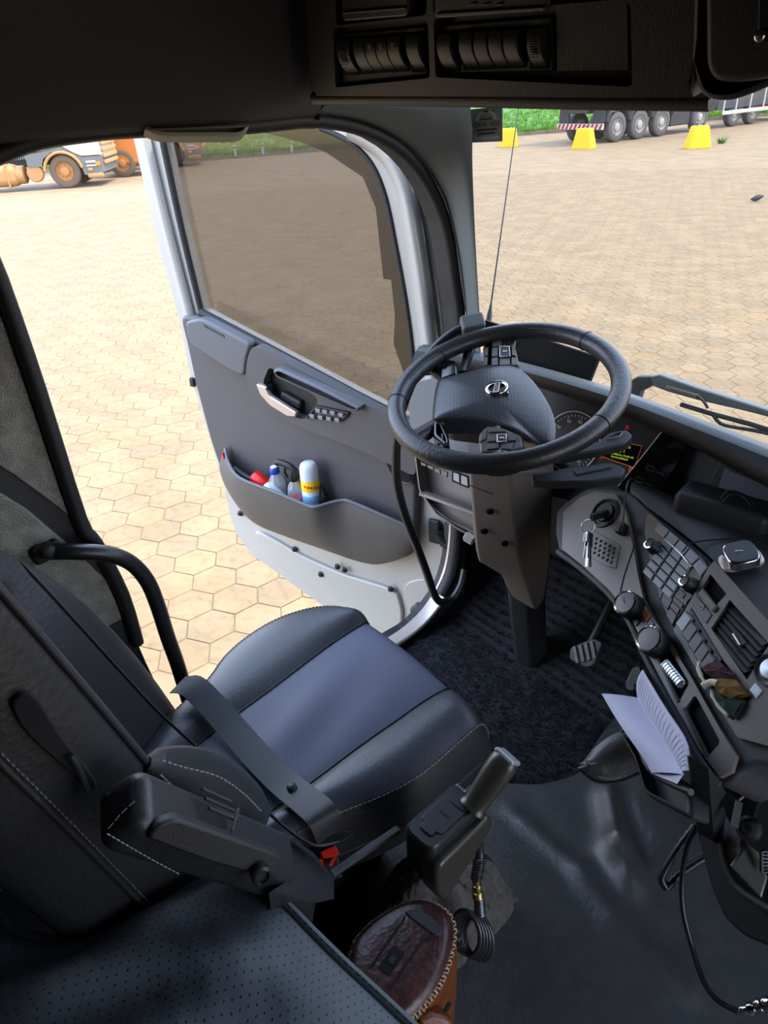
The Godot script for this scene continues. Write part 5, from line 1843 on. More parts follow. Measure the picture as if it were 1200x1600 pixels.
	for q in [[657, 722, 665, 725, 666, 729, 658, 727], [667, 726, 677, 730, 677, 735, 668, 731], [678, 731, 687, 734, 688, 741, 679, 737], [689, 734, 699, 738, 698, 746, 689, 742]]:
		b = MB.new()
		b.prism(many(LP, q, 0.002), ln, 0.004, 0.001, 1)
		part(lp, "panel_button", b, M.key_dark)
	for q in [[708, 738, 717, 741, 718, 755, 708, 750], [720, 742, 730, 746, 731, 760, 720, 756]]:
		b = MB.new()
		b.prism(many(LP, [q[0] - 2, q[1] - 3, q[2] + 2, q[3] - 2, q[4] + 2, q[5] + 3, q[6] - 2, q[7] + 2], 0.001), ln, 0.002)
		var sw := part(lp, "switch_bezel", b, M.void)
		b = MB.new()
		b.prism(many(LP, q, 0.004), ln, 0.004, 0.001, 1)
		part(sw, "panel_switch", b, M.key_silver)
	# underside closes the dash above the footwell
	b = MB.new()
	b.quad(Vector3(-1.16, 0.6, -1.12), Vector3(-0.62, 0.6, -1.05), Vector3(-0.62, 0.6, -1.36), Vector3(-1.16, 0.6, -1.36), Vector3.DOWN)
	b.quad(Vector3(-0.62, 0.6, -1.05), Vector3(0.9, 0.6, -0.9), Vector3(0.9, 0.6, -1.36), Vector3(-0.62, 0.6, -1.36), Vector3.DOWN)
	part(root, "dash_underside", b, M.dash_dark)
	b = MB.new()   # passenger half of the dash, right of the centre panel
	b.rbox(Transform3D(Basis.IDENTITY, Vector3(0.44, 0.60, -1.08)), Vector3(0.86, 0.36, 0.44), 0.08, 4)
	part(root, "passenger_dash", b, M.dash_soft)
	console(root, n)
	dash_things(n)

func _at(p: PackedVector3Array, f: float) -> Vector3:
	var s := f * (p.size() - 1)
	var i := mini(int(s), p.size() - 2)
	return p[i].lerp(p[i + 1], s - i)
func _ys(a: Array, y: float) -> PackedVector3Array: return many(Plane(Vector3.UP, y), a)

func console(root: Node3D, n: Vector3) -> void:
	# tower below the centre panel with its open storage bin
	var tower := thing("centre_console", ony(1110, 1440, 0.05), "black centre console tower with open bin under the dash", "console")
	var b := MB.new()
	var sx := -0.262
	var side := wall_px([1072, 1178, 1092, 1200, 1118, 1242, 1134, 1278, 1129, 1302, 1112, 1330, 1098, 1338, 1086, 1290], sx)
	b.prism(side, Vector3.LEFT, 0.03, 0.004, 2)
	part(tower, "side_panel", b, M.dash_dark)
	b = MB.new()
	var BF := plane_at(far(1140, 1390, 1.03), Vector3(-0.35, 0.45, 0.82))
	b.prism(rnd(many(BF, [1096, 1262, 1130, 1266, 1131, 1296, 1129, 1336, 1143, 1376, 1166, 1400, 1235, 1442, 1240, 1496, 1162, 1464, 1130, 1434, 1110, 1388, 1097, 1340, 1087, 1290]), 0.01), BF.normal, 0.03, 0.006, 3)
	part(tower, "bin_front", b, M.dash_dark)
	b = MB.new()
	b.tube(cr(many(BF, [1131, 1270, 1131, 1298, 1130, 1335, 1144, 1375, 1167, 1399, 1236, 1440], 0.0), 4), 0.006, 8)
	part(tower, "bin_edge", b, M.dash_soft)
	b = MB.new()
	box_between(b, Vector3(sx + 0.03, 0.2, -1.25), Vector3(0.14, 0.46, -0.9), 0.01)
	part(tower, "bin_back", b, M.void)
	b = MB.new()
	b.prism(many(plane_at(far(1135, 1235, 1.0), n), [1118, 1228, 1150, 1250, 1142, 1290, 1136, 1278]), n, 0.02, 0.002, 1)
	part(tower, "bin_corner", b, M.dash_soft)
	b = MB.new()
	b.tube(PackedVector3Array([far(1154, 1250, 1.0), far(1172, 1236, 1.0), far(1195, 1213, 1.0)]), 0.0022, 6)
	part(tower, "bin_lip", b, M.dash_panel)
	b = MB.new()
	var sk := far(1172, 1296, 1.02)
	b.lathe(upright(sk, (cam_at - sk).normalized() + Vector3(-0.4, 0.1, 0)), [0.017, 0, 0.018, 0.006, 0.013, 0.009, 0.011, 0.0, 0.004, -0.004, 0, -0.004], 22)
	part(tower, "power_socket", b, M.steel)
	# clutter in the bin
	b = MB.new()
	var q := PackedVector3Array([far(1140, 1352, 0.985), far(1166, 1316, 1.02), far(1186, 1332, 1.02), far(1200, 1372, 1.0), far(1190, 1405, 0.97)])
	b.prism(q, cam_at - q[0], 0.03, 0.004, 2)
	solo("smoked_plastic_box", b, M.smoked, "smoky clear plastic box in the console bin", "plastic box")
	b = MB.new()
	var co := PackedVector3Array()
	for k in 60: co.append(far(1196 + 7 * cos(k * 0.63), 1330 + k * 0.55 + 4 * sin(k * 0.63), 0.99))
	b.tube(co, 0.0025, 5)
	solo("coiled_lead", b, M.black_tube, "black coiled lead beside the smoky box in console bin", "cable")
	# document pocket at the side of the console
	var PK := plane_at(far(1030, 1180, 1.06), Vector3(-0.6, 0.45, 0.66))
	b = MB.new()
	b.prism(rnd(many(PK, [962, 1140, 985, 1128, 1010, 1160, 1018, 1196, 1078, 1232, 1080, 1282, 1012, 1246, 1003, 1236, 990, 1190], -0.004), 0.012), PK.normal, 0.03, 0.008, 3)
	var dp := solo("document_pocket", b, M.dash_dark, "black plastic document pocket on the console side holding papers", "pocket")
	b = MB.new()
	b.tube(cr(many(PK, [978, 1132, 1000, 1170, 1014, 1200, 1044, 1222, 1080, 1238], 0.012), 3), 0.005, 8)
	part(dp, "pocket_rim", b, M.dash_dark)
	# papers
	b = MB.new()
	var fold0 := hit(PK, 996, 1090, 0.03)
	var fold1 := hit(PK, 1068, 1210, 0.02)
	var L := cr(PackedVector3Array([hit(PK, 940, 1084, 0.065), hit(PK, 956, 1112, 0.055), hit(PK, 978, 1146, 0.045), hit(PK, 1006, 1186, 0.03), hit(PK, 1018, 1208, 0.022)]), 3)
	var F := cr(PackedVector3Array([fold0, hit(PK, 1010, 1115, 0.026), hit(PK, 1032, 1150, 0.022), hit(PK, 1056, 1188, 0.02), fold1]), 3)
	var R := cr(PackedVector3Array([hit(PK, 1004, 1046, 0.05), hit(PK, 1018, 1070, 0.045), hit(PK, 1042, 1110, 0.04), hit(PK, 1074, 1160, 0.035), hit(PK, 1077, 1204, 0.03)]), 3)
	for w in [[L, F], [F, R]]:
		var g := between(w[0], w[1], 13, 9, PK.normal, 0.006)
		b.grid(g, false, false, PK.normal)
		var back := []
		for r in g:
			var row := PackedVector3Array()
			for p in r: row.append(p - PK.normal * 0.0015)
			back.append(row)
		b.grid(back, false, false, -PK.normal)
	b.flat(hit(PK, 1018, 1208, 0.022), fold1, hit(PK, 1058, 1225, 0.02), PK.normal)
	var pp := solo("folded_paper", b, M.paper, "folded white printed paper sheet in the console pocket", "paper")
	b = MB.new()
	for k in 21:
		var f := 0.08 + k * 0.042
		var p0 := _at(F, f).lerp(_at(R, f), 0.15) + PK.normal * 0.006
		var p1 := _at(F, f).lerp(_at(R, f), 0.9) + PK.normal * 0.0045
		b.strap(PackedVector3Array([p0, p0.lerp(p1, 0.5) + PK.normal * 0.0014, p1]), PackedVector3Array([fold1 - fold0, fold1 - fold0, fold1 - fold0]), 0.0007, 0.0002)
	part(pp, "printed_lines", b, M.paper_print)

func dash_things(n: Vector3) -> void:
	var b := MB.new()
	# keys hanging from the ignition
	var ig := hit(SF, 946, 802, 0.010)
	var t := thing("ignition_keys", hit(SF, 914, 885, 0.02), "bunch of silver keys hanging from the ignition switch", "keys")
	var head := hit(SF, 926, 808, 0.035)
	b.rbox(bar(ig, head, n), Vector3(ig.distance_to(head) + 0.012, 0.014, 0.008), 0.003, 2)
	part(t, "inserted_key", b, M.black_tube)
	b = MB.new()
	var rc := hit(SF, 919, 822, 0.035)
	var ring := PackedVector3Array()
	for k in 24: ring.append(rc + cam_right * cos(TAU * k / 24) * 0.012 + cam_up * sin(TAU * k / 24) * 0.012)
	b.tube(ring, 0.0011, 6, true)
	part(t, "key_ring", b, M.chrome)
	for k in 4:
		b = MB.new()
		var k0 := hit(SF, 918 + k * 1.5, 832, 0.032 + k * 0.003)
		var k1 := hit(SF, 913 + k * 3.0, 872 + (k % 2) * 14, 0.030 + k * 0.004)
		b.rbox(bar(k0, k0.lerp(k1, 0.4), cam_right + cam_look * 0.3 * k), Vector3(k0.distance_to(k1) * 0.4, 0.012, 0.0022), 0.001, 1)
		b.rbox(bar(k0.lerp(k1, 0.35), k1, cam_right + cam_look * 0.3 * k), Vector3(k0.distance_to(k1) * 0.65, 0.005, 0.002), 0.001, 1)
		part(t, "key", b, M.chrome if k < 3 else M.black_tube)
	# charger plug and its lead
	b = MB.new()
	var ch := hit(SF, 971, 826, 0.012)
	b.rbox(frame(ch, hit(SF, 975, 820) - hit(SF, 968, 836), n), Vector3(0.022, 0.016, 0.02), 0.005, 2)
	var cb := solo("charger_plug", b, M.black, "black charger plug beside the ignition with lead going up", "charger")
	b = MB.new()
	b.tube(cr(PackedVector3Array([hit(SF, 973, 820, 0.02), hit(SF, 975, 800, 0.03), hit(SF, 977, 775, 0.04), hit(SF, 980, 757, 0.035), hit(SF, 986, 748, 0.02), hit(SF, 996, 748, -0.02)]), 4), 0.0016, 6)
	part(cb, "lead", b, M.black_tube)
	# black case on the shelf
	b = MB.new()
	var p0 := ony(1052, 796, 0.70)
	var p1 := ony(1190, 838, 0.70)
	var xf := bar(p0, p1, Vector3.UP)
	xf = xf.translated_local(Vector3(0, 0.005, 0.0))
	b.rbox(xf.translated_local(Vector3(0, 0, -0.035 if xf.basis.z.z > 0 else 0.035)), Vector3(p0.distance_to(p1) + 0.01, 0.055, 0.07), 0.014, 4)
	solo("soft_case", b, M.webbing, "long black soft case lying on the dash shelf under display", "case")
	b = MB.new()
	b.tube(cr(PackedVector3Array([ony(1126, 780, 0.735), ony(1135, 768, 0.745), ony(1150, 768, 0.75), ony(1170, 778, 0.745), ony(1178, 790, 0.735)]), 4), 0.0016, 5)
	b.tube(cr(PackedVector3Array([ony(1130, 784, 0.735), ony(1142, 773, 0.75), ony(1160, 776, 0.75), ony(1172, 790, 0.735)]), 4), 0.0014, 5)
	solo("thin_cable", b, M.black_tube, "thin black cable looped over the soft case", "cable")
	# magnetic phone mount
	var mp := ony(1158, 876, 0.704)
	var up := Vector3(-0.05, 0.95, 0.28).normalized()
	t = thing("phone_mount", mp, "silver rimmed magnetic phone mount on the padded dash", "phone mount")
	var u := (Vector3(0.63, 0, -0.77)).normalized()
	b = MB.new()
	b.prism(cr(_mount(mp, up, u, 0.031, 0.019, 0.004), 2, true), up, 0.005, 0.002, 2)
	part(t, "mount_foot", b, M.silver)
	b = MB.new()
	b.prism(_mount(mp, up, u, 0.0235, 0.0235, 0.020), up, 0.016, 0.003, 3)
	part(t, "mount_rim", b, M.chrome)
	b = MB.new()
	b.prism(_mount(mp, up, u, 0.021, 0.021, 0.0215), up, 0.002, 0.001, 2)
	var pd := part(t, "mount_pad", b, M.webbing)
	b = MB.new()
	b.tube(PackedVector3Array([mp + up * 0.0218 - u * 0.009, mp + up * 0.0218 + u * 0.009]), 0.0006, 4)
	part(pd, "pad_mark", b, M.silver)
	# things stuffed in the trays
	b = MB.new()
	var f0 := hit(SF, 1039, 1036, 0.004)
	var f1 := hit(SF, 1066, 1070, 0.004)
	b.rbox(frame((f0 + f1) * 0.5, f1 - f0, n), Vector3(f0.distance_to(f1) + 0.006, 0.016, 0.012), 0.005, 3)
	for k in 9: b.rbox(frame(f0.lerp(f1, (k + 0.5) / 9.0) + n * 0.006, f1 - f0, n), Vector3(0.002, 0.013, 0.002), 0.0008, 1)
	solo("blister_pack", b, M.foil, "shiny foil pack lying in the upper dash tray", "foil pack")
	for s in [[[1096, 1044, 1122, 1032, 1146, 1052, 1150, 1062, 1110, 1058], "maroon_wrapper", "maroon", "maroon sweet wrapper stuffed in the dash pouch", 0.010], [[1112, 1060, 1150, 1062, 1168, 1084, 1140, 1092, 1120, 1080], "mustard_wrapper", "mustard", "mustard yellow wrapper in the middle of the dash pouch", 0.012], [[1114, 1074, 1136, 1090, 1164, 1094, 1146, 1122, 1122, 1100], "green_wrapper", "bottle_green", "dark green wrapper at lower end of dash pouch", 0.010]]:
		b = MB.new()
		var w := many(SF, s[0], s[4])
		var c := Vector3.ZERO
		for p in w: c += p / w.size()
		c += n * 0.006
		for i in w.size():
			var j := (i + 1) % w.size()
			var m := (w[i] + w[j]) * 0.5 + n * 0.004
			b.flat(c, w[i], m, n); b.flat(c, m, w[j], n)
			b.quad(w[i], w[j], w[j] - n * 0.012, w[i] - n * 0.012, (w[i] + w[j]) * 0.5 - c)
		solo(s[1], b, M[s[2]], s[3], "wrapper")
	b = MB.new()
	rng.seed = 5
	var torn := cr(many(SF, [1094, 1034, 1092, 1044, 1096, 1056, 1104, 1070, 1112, 1078, 1116, 1092, 1126, 1106, 1136, 1116], 0.008), 3)
	var rr := []
	for k in torn.size(): rr.append(rng.randf_range(0.002, 0.0042))
	b.tube(torn, rr, 7)
	b.tube(cr(many(SF, [1098, 1072, 1110, 1066, 1120, 1068], 0.014), 3), 0.005, 7)
	solo("torn_tissue", b, M.foam_white, "torn cream coloured padding along the edge of dash pouch", "padding")
	# black panel standing behind the wheel
	var bp := plane_at(onz(850, 560, -1.19), Vector3(0, 0.2, 1))
	b = MB.new()
	b.prism(many(bp, [757, 500, 850, 530, 936, 558, 914, 614, 840, 592, 757, 560]), bp.normal, 0.008, 0.002, 1)
	solo("tablet_holder", b, M.void, "flat black panel standing on the dash behind the steering wheel", "panel")
	# grab rail by the pillar
	b = MB.new()
	var g := PackedVector3Array()
	for q in [[728, 510, -1.07], [705, 522, -1.09], [676, 548, -1.11], [648, 590, -1.12], [628, 640, -1.12], [620, 690, -1.12], [619, 735, -1.12], [623, 768, -1.12], [634, 808, -1.12], [652, 855, -1.12], [668, 898, -1.12], [679, 930, -1.12], [690, 941, -1.12], [706, 936, -1.12], [720, 915, -1.12], [726, 890, -1.13]]: g.append(onx(q[0], q[1], q[2]))
	b.tube(cr(g, 5), 0.0105, 12)
	solo("entry_grab_rail", b, M.black_tube, "bent black grab rail between the steering wheel and white door", "grab rail")
	# rear grab handle on the left wall
	b = MB.new()
	g = PackedVector3Array()
	for q in [[62, 862, -1.185], [80, 862, -1.165], [120, 862, -1.14], [170, 866, -1.13], [205, 880, -1.13], [230, 908, -1.13], [246, 945, -1.13], [262, 995, -1.13], [278, 1040, -1.13], [296, 1100, -1.14]]: g.append(onx(q[0], q[1], q[2]))
	b.tube(cr(g, 5), 0.0145, 12)
	var gh := solo("wall_grab_handle", b, M.black_tube, "thick black grab handle bolted to the left wall behind seat", "grab handle")
	b = MB.new()
	b.rbox(frame(onx(72, 862, -1.188), Vector3(0, 0.1, -1), Vector3.RIGHT), Vector3(0.05, 0.034, 0.016), 0.008, 3)
	part(gh, "mounting_plate", b, M.rubber)
	b = MB.new()
	b.lathe(upright(onx(77, 862, -1.155), Vector3(1, 0.1, 0.1)), [0.012, -0.02, 0.012, 0.004, 0.008, 0.007, 0, 0.007], 14)
	part(gh, "bolt_cover", b, M.rubber)
	# sticker on the windshield, antenna and wiper outside
	var stp := plane_at(onx(760, 195, -1.075), Vector3(0.45, 0, 0.9))
	b = MB.new()
	var sq := many(stp, [734, 171, 785, 166, 785, 221, 736, 223])
	b.prism(sq, stp.normal, 0.0012)
	var stk := solo("windshield_sticker", b, M.sticker, "square dark sticker with arched lettering on the windshield corner", "sticker")
	var xu := (sq[1] - sq[0]).normalized()
	var yu := stp.normal.cross(xu)
	var mid := (sq[0] + sq[1] + sq[2] + sq[3]) * 0.25 + stp.normal * 0.0004
	var W := sq[0].distance_to(sq[1])
	lettering(stk, "sticker_text", "024.05.1F02", frame(mid + yu * W * 0.02, xu, stp.normal), W * 0.115, M.sticker_dark, 0.0003)
	rng.seed = 19
	for s in [[-0.12, 0.62, 0.05, "sticker_dark"], [-0.22, 0.5, 0.05, "sticker_dark"], [-0.34, 0.72, 0.07, "sticker_light"]]:   # lines too small to read
		b = MB.new()
		var x: float = -s[1] * 0.5
		while x < s[1] * 0.5:
			var w := rng.randf_range(0.02, 0.045)
			b.rbox(frame(mid + yu * W * (s[0] + rng.randf_range(-0.006, 0.006)) + xu * W * (x + w * 0.5), xu, stp.normal), Vector3(W * w, W * s[2], 0.0006), 0.0, 1)
			x += w + 0.014
		part(stk, "text_line", b, M[s[3]])
	b = MB.new()
	for k in 15:
		if k > 5 and k < 9: continue
		var an := deg_to_rad(165.0 - 150.0 * k / 14.0)
		var d := xu * cos(an) + yu * sin(an)
		b.rbox(frame(mid + yu * W * 0.08 + d * W * 0.30, d.cross(stp.normal), stp.normal), Vector3(W * 0.045, W * 0.09, 0.0006), 0.0, 1)
	part(stk, "arched_lettering", b, M.sticker_light)
	b = MB.new()
	b.rbox(frame(mid + yu * W * 0.36 + xu * W * 0.04, xu, stp.normal), Vector3(W * 0.46, W * 0.03, 0.0006), 0.0, 1)
	b.rbox(frame(mid + yu * W * 0.16, xu, stp.normal), Vector3(W * 0.34, W * 0.03, 0.0006), 0.0, 1)
	part(stk, "sticker_bars", b, M.sticker_dark)
	b = MB.new()
	var an0 := far(763, 505, 1.86)
	b.tube(PackedVector3Array([an0, an0.lerp(far(817, 120, 1.80), 0.5), far(817, 120, 1.80)]), [0.0024, 0.0017, 0.0012], 6)
	var ant := solo("radio_antenna", b, M.black_tube, "thin whip antenna rising outside the windshield", "antenna")
	b = MB.new()
	b.lathe(upright(an0, far(817, 120, 1.8) - an0), [0.008, -0.02, 0.007, 0.02, 0.004, 0.04, 0.003, 0.05], 10)
	part(ant, "antenna_base", b, M.black)
	var wp := plane_at(onz(1050, 600, -1.43), Vector3(0, 0.1, 1))
	t = thing("windshield_wiper", hit(wp, 985, 640), "grey and black wiper arm parked outside the windshield bottom", "wiper")
	b = MB.new()
	b.prism(many(wp, [984, 640, 985, 594, 995, 588, 1020, 588, 1030, 596, 1012, 606, 1000, 612, 990, 645], 0.005), wp.normal, 0.02, 0.005, 2)
	part(t, "arm_head", b, M.pillar_dark)
	b = MB.new()
	b.prism(many(wp, [1015, 588, 1030, 585, 1090, 606, 1180, 634, 1260, 660, 1260, 668, 1160, 642, 1090, 626, 1040, 612, 1020, 604], 0.012), wp.normal, 0.02, 0.005, 2)
	part(t, "arm", b, M.pillar)
	b = MB.new()
	var sp := PackedVector3Array()
	for k in 90:
		var f := k / 89.0
		sp.append(hit(wp, 1042 + 48 * f, 606 + 14 * f, 0.018) + Vector3(0, sin(k * 1.25), cos(k * 1.25)) * 0.005)
	b.tube(sp, 0.0013, 5)
	part(t, "arm_spring", b, M.tyre)
	b = MB.new()
	b.tube(cr(many(wp, [1090, 618, 1100, 628, 1106, 638], 0.016), 3), 0.003, 6)
	b.tube(cr(many(wp, [1114, 648, 1126, 662, 1150, 668, 1175, 672, 1260, 690], 0.012), 3), 0.004, 6)
	part(t, "blade_link", b, M.black)
	b = MB.new()
	b.tube(many(wp, [1064, 632, 1110, 646, 1170, 662, 1260, 690], 0.008), 0.0055, 8)
	part(t, "blade", b, M.black)

func _mount(p: Vector3, up: Vector3, u: Vector3, a: float, c: float, h: float) -> PackedVector3Array:
	var x := (u - up * u.dot(up)).normalized()
	var y := up.cross(x)
	var o := PackedVector3Array()
	for k in 28:
		var t := TAU * k / 28.0
		var cx := signf(cos(t)) * pow(absf(cos(t)), 0.55)
		var cy := signf(sin(t)) * pow(absf(sin(t)), 0.55)
		o.append(p + up * h + x * cx * a + y * cy * c)
	return o

# ================= driver seat
var CT: Plane
func stitch(b: MB, p: PackedVector3Array, step: float, r: float) -> void:
	var L := 0.0
	for i in p.size() - 1: L += p[i].distance_to(p[i + 1])
	var q := resample(p, maxi(int(L / step), 2))
	for i in q.size() - 1:
		b.tube(PackedVector3Array([q[i].lerp(q[i + 1], 0.12), q[i].lerp(q[i + 1], 0.85)]), r, 4)

func driver_seat() -> void:
	CT = plane_at(Vector3(-0.8, 0.40, -0.45), Vector3(0, 0.9976, 0.055))
	var up := CT.normal
	var root := thing("driver_seat", Vector3(-0.8, 0.0, -0.35), "dark leather driver seat with blue grey mesh centre panel", "seat")
	# four lines along the cushion, rear to front, then over the front edge
	var drop := func(p: PackedVector3Array) -> PackedVector3Array:
		var e := p[p.size() - 1]
		var o := p.duplicate()
		o.append(e + Vector3(0, -0.012, -0.014)); o.append(e + Vector3(0, -0.04, -0.024)); o.append(e + Vector3(0, -0.09, -0.020)); o.append(e + Vector3(0, -0.13, 0.0))
		return cr(o, 3)
	var lo: PackedVector3Array = drop.call(many(CT, [215, 1180, 262, 1120, 322, 1064, 350, 1026, 385, 995, 430, 968, 480, 951, 520, 947, 548, 952], 0.006))
	var ls: PackedVector3Array = drop.call(many(CT, [250, 1225, 300, 1172, 375, 1113, 420, 1080, 470, 1042, 520, 1005, 568, 975], 0.0))
	var rs: PackedVector3Array = drop.call(many(CT, [360, 1320, 415, 1275, 483, 1226, 560, 1168, 620, 1126, 660, 1098, 695, 1078], 0.0))
	var ro: PackedVector3Array = drop.call(many(CT, [400, 1345, 436, 1314, 520, 1272, 600, 1240, 660, 1206, 715, 1158, 746, 1132], 0.006))
	var b := MB.new()
	b.grid(between(lo, ls, 40, 10, up, 0.016), false, false, up)
	part(root, "seat_bolster", b, M.leather)
	b = MB.new()
	var cg := between(ls, rs, 60, 30, up, 0.010)
	for i in 60:   # shallow creases in the mesh
		for j in 30:
			var f := i / 59.0
			cg[i][j] += up * (0.004 * sin(f * 9.0 + j * 0.35) * exp(-pow((f - 0.35) * 4.0, 2.0)) * sin(PI * j / 29.0))
	b.grid(cg, false, false, up)
	part(root, "seat_centre", b, M.seat_mesh, "blue grey mesh centre of the seat")
	b = MB.new()
	b.grid(between(rs, ro, 40, 12, up, 0.018), false, false, up)
	part(root, "seat_bolster", b, M.leather)
	# right skirt, left skirt
	var low := PackedVector3Array()
	for p in ro: low.append(p + Vector3(0.012, -0.085, 0.0))
	b = MB.new()
	b.grid(between(ro, low, 40, 7, Vector3(1, 0, 0), 0.006), false, false, Vector3.RIGHT)
	var low2 := PackedVector3Array()
	for p in low: low2.append(p + Vector3(-0.02, -0.07, 0.01))
	b.grid(between(low, low2, 40, 5, Vector3(1, 0, 0), 0.006), false, false, Vector3.RIGHT)
	part(root, "seat_side", b, M.leather_back)
	var lol := PackedVector3Array()
	for p in lo: lol.append(p + Vector3(-0.004, -0.13, 0.0))
	b = MB.new()
	b.grid(between(lo, lol, 40, 6, Vector3(-1, 0, 0), 0.012), false, false, Vector3.LEFT)
	part(root, "seat_side", b, M.leather)
	b = MB.new()
	var n1 := []
	for p in ls.slice(0, ls.size() - 9): n1.append(p + up * 0.002)
	b.tube(PackedVector3Array(n1), 0.0016, 6)
	part(root, "seam", b, M.black)
	b = MB.new()
	var n2 := []
	for p in rs.slice(0, rs.size() - 9): n2.append(p + up * 0.002)
	b.tube(PackedVector3Array(n2), 0.0016, 6)
	part(root, "seam", b, M.black)
	b = MB.new()
	var sx := PackedVector3Array()
	for p in ro.slice(0, ro.size() - 4): sx.append(p + Vector3(0.004, 0.0015, 0.0))
	stitch(b, sx, 0.0075, 0.0011)
	part(root, "stitching", b, M.thread)
	b = MB.new()
	var sy := PackedVector3Array()
	for p in lo.slice(0, lo.size() - 6): sy.append(p + Vector3(0.002, 0.002, 0.0))
	stitch(b, sy, 0.0075, 0.0010)
	part(root, "stitching", b, M.thread_dark)
	b = MB.new()
	b.tube(cr(low.slice(4, low.size() - 5), 1), 0.003, 6)
	part(root, "piping", b, M.leather_back)
	# base
	b = MB.new()
	box_between(b, Vector3(-1.0, 0.12, -0.56), Vector3(-0.66, 0.27, -0.1), 0.03)
	box_between(b, Vector3(-0.95, 0.0, -0.5), Vector3(-0.72, 0.14, -0.12), 0.02)
	part(root, "seat_base", b, M.dash_dark)
	b = MB.new()
	b.rbox(bar(far(524, 1362, 1.02), far(617, 1299, 1.08), Vector3.UP), Vector3(0.125, 0.008, 0.012), 0.003, 2)
	part(root, "seat_rail", b, M.dash_soft)
	# backrest: horizontal slices up a reclined spine
	var rows := []
	for k in 13:
		var f := k / 12.0
		var y := 0.36 + 0.87 * f
		var zf := -0.130 + 0.16 * f + 0.03 * f * f
		var w := 0.225 + 0.02 * sin(f * 2.4)
		if f > 0.8: w -= 0.10 * (f - 0.8)
		var xc := -0.815
		var bol := 0.055 * (1.0 - 0.35 * f)
		var ring := PackedVector3Array()
		for q in [[0.0, 0.03], [0.35, 0.028], [0.62, 0.012], [0.82, -bol * 0.8], [0.93, -bol], [1.0, -bol * 0.6], [1.03, 0.01], [1.03, 0.07], [0.96, 0.115], [0.7, 0.135], [0.35, 0.14], [0.0, 0.14], [-0.35, 0.14], [-0.7, 0.135], [-0.96, 0.115], [-1.03, 0.07], [-1.03, 0.01], [-1.0, -bol * 0.6], [-0.93, -bol], [-0.82, -bol * 0.8], [-0.62, 0.012], [-0.35, 0.028]]:
			ring.append(Vector3(xc + q[0] * w, y - 0.25 * q[1], zf + q[1] - (0.075 * sqrt(maxf(0.0, 1.0 - pow(f / 0.46, 2.0))) if q[0] < -0.5 and q[1] < 0.05 else 0.0)))
		rows.append(cr(ring, 2, true))
	b = MB.new()
	b.grid(rows, true)
	b.cap_fan(rows[-1], Vector3.UP); b.cap_fan(rows[0], Vector3.DOWN)
	part(root, "backrest", b, M.leather_back)
	b = MB.new()
	var edge := PackedVector3Array()
	var edge2 := PackedVector3Array()
	var edge3 := PackedVector3Array()
	for r in rows:
		edge.append(r[8] + Vector3(0.003, 0, -0.002)); edge2.append(r[13] + Vector3(0.004, 0, 0)); edge3.append(r[36] + Vector3(-0.002, 0, -0.003))
	b.tube(cr(edge, 3), 0.004, 8)
	part(root, "piping", b, M.leather)
	b = MB.new()
	b.tube(cr(edge2, 3), 0.0035, 8)
	part(root, "piping", b, M.leather_back)
	b = MB.new()
	var st1 := PackedVector3Array()
	for p in cr(edge2, 3): st1.append(p + Vector3(0.002, 0.0, -0.006))
	stitch(b, st1, 0.008, 0.0011)
	part(root, "stitching", b, M.thread_dark)
	# zipped opening in the back cover
	b = MB.new()
	b.prism(cr(_xs([20, 1105, 40, 1085, 62, 1098, 95, 1150, 150, 1220, 140, 1236, 100, 1200, 45, 1150], -0.555), 3, true), Vector3.RIGHT, 0.006, 0.002, 1)
	var ho := part(root, "cover_opening", b, M.void)
	b = MB.new()
	b.tube(cr(_xs([110, 1180, 122, 1200, 137, 1236], -0.549), 3), 0.003, 6)
	part(ho, "lever", b, M.steel)
	# hip bolster at the lower right of the backrest
	b = MB.new()
	var hp := cr(_xs([226, 1196, 262, 1212, 300, 1230, 340, 1250, 378, 1272, 402, 1287], -0.585), 3)
	var hrad := []
	for i in hp.size(): hrad.append(0.046 * pow(sin(PI * clampf(0.015 + 0.95 * i / (hp.size() - 1.0), 0.0, 1.0)), 0.5))
	b.tube(hp, hrad, 18, false, 0.8, Vector3(0.8, 0.5, 0.2))
	part(root, "hip_bolster", b, M.leather_back)
	b = MB.new()
	stitch(b, cr(_xs([252, 1188, 290, 1200, 340, 1213, 380, 1240, 408, 1268], -0.546), 3), 0.0075, 0.0011)
	stitch(b, cr(_xs([250, 1210, 280, 1238, 320, 1265, 360, 1288, 395, 1305], -0.538), 3), 0.0075, 0.0011)
	part(root, "stitching", b, M.thread)
	# armrest
	var a0 := onx(188, 1262, -0.50)
	var a1 := onx(432, 1352, -0.50)
	var ax := bar(a0, a1, Vector3(0.25, 1, 0))
	b = MB.new()
	b.rbox(ax, Vector3(a0.distance_to(a1) + 0.01, 0.056, 0.062), 0.017, 4)
	var ar := part(root, "armrest", b, M.leather_back)
	b = MB.new()
	b.prism(rnd(_xs([228, 1312, 244, 1290, 275, 1278, 400, 1322, 445, 1338, 430, 1375, 330, 1350], -0.459), 0.012), Vector3(1, 0.25, 0.1), 0.012, 0.004, 2)
	part(ar, "armrest_cover", b, M.dash_dark)
	b = MB.new()
	stitch(b, _xs([166, 1302, 200, 1322, 240, 1345, 280, 1366], -0.462), 0.006, 0.0007)
	stitch(b, _xs([168, 1296, 190, 1270, 212, 1250], -0.458), 0.006, 0.0007)
	part(ar, "stitching", b, M.thread)
	b = MB.new()
	for k in 3: b.rbox(ax.translated_local(Vector3(-0.035 + k * 0.004, 0.040, -0.02 + k * 0.009)), Vector3(0.05, 0.004, 0.003), 0.001, 1)
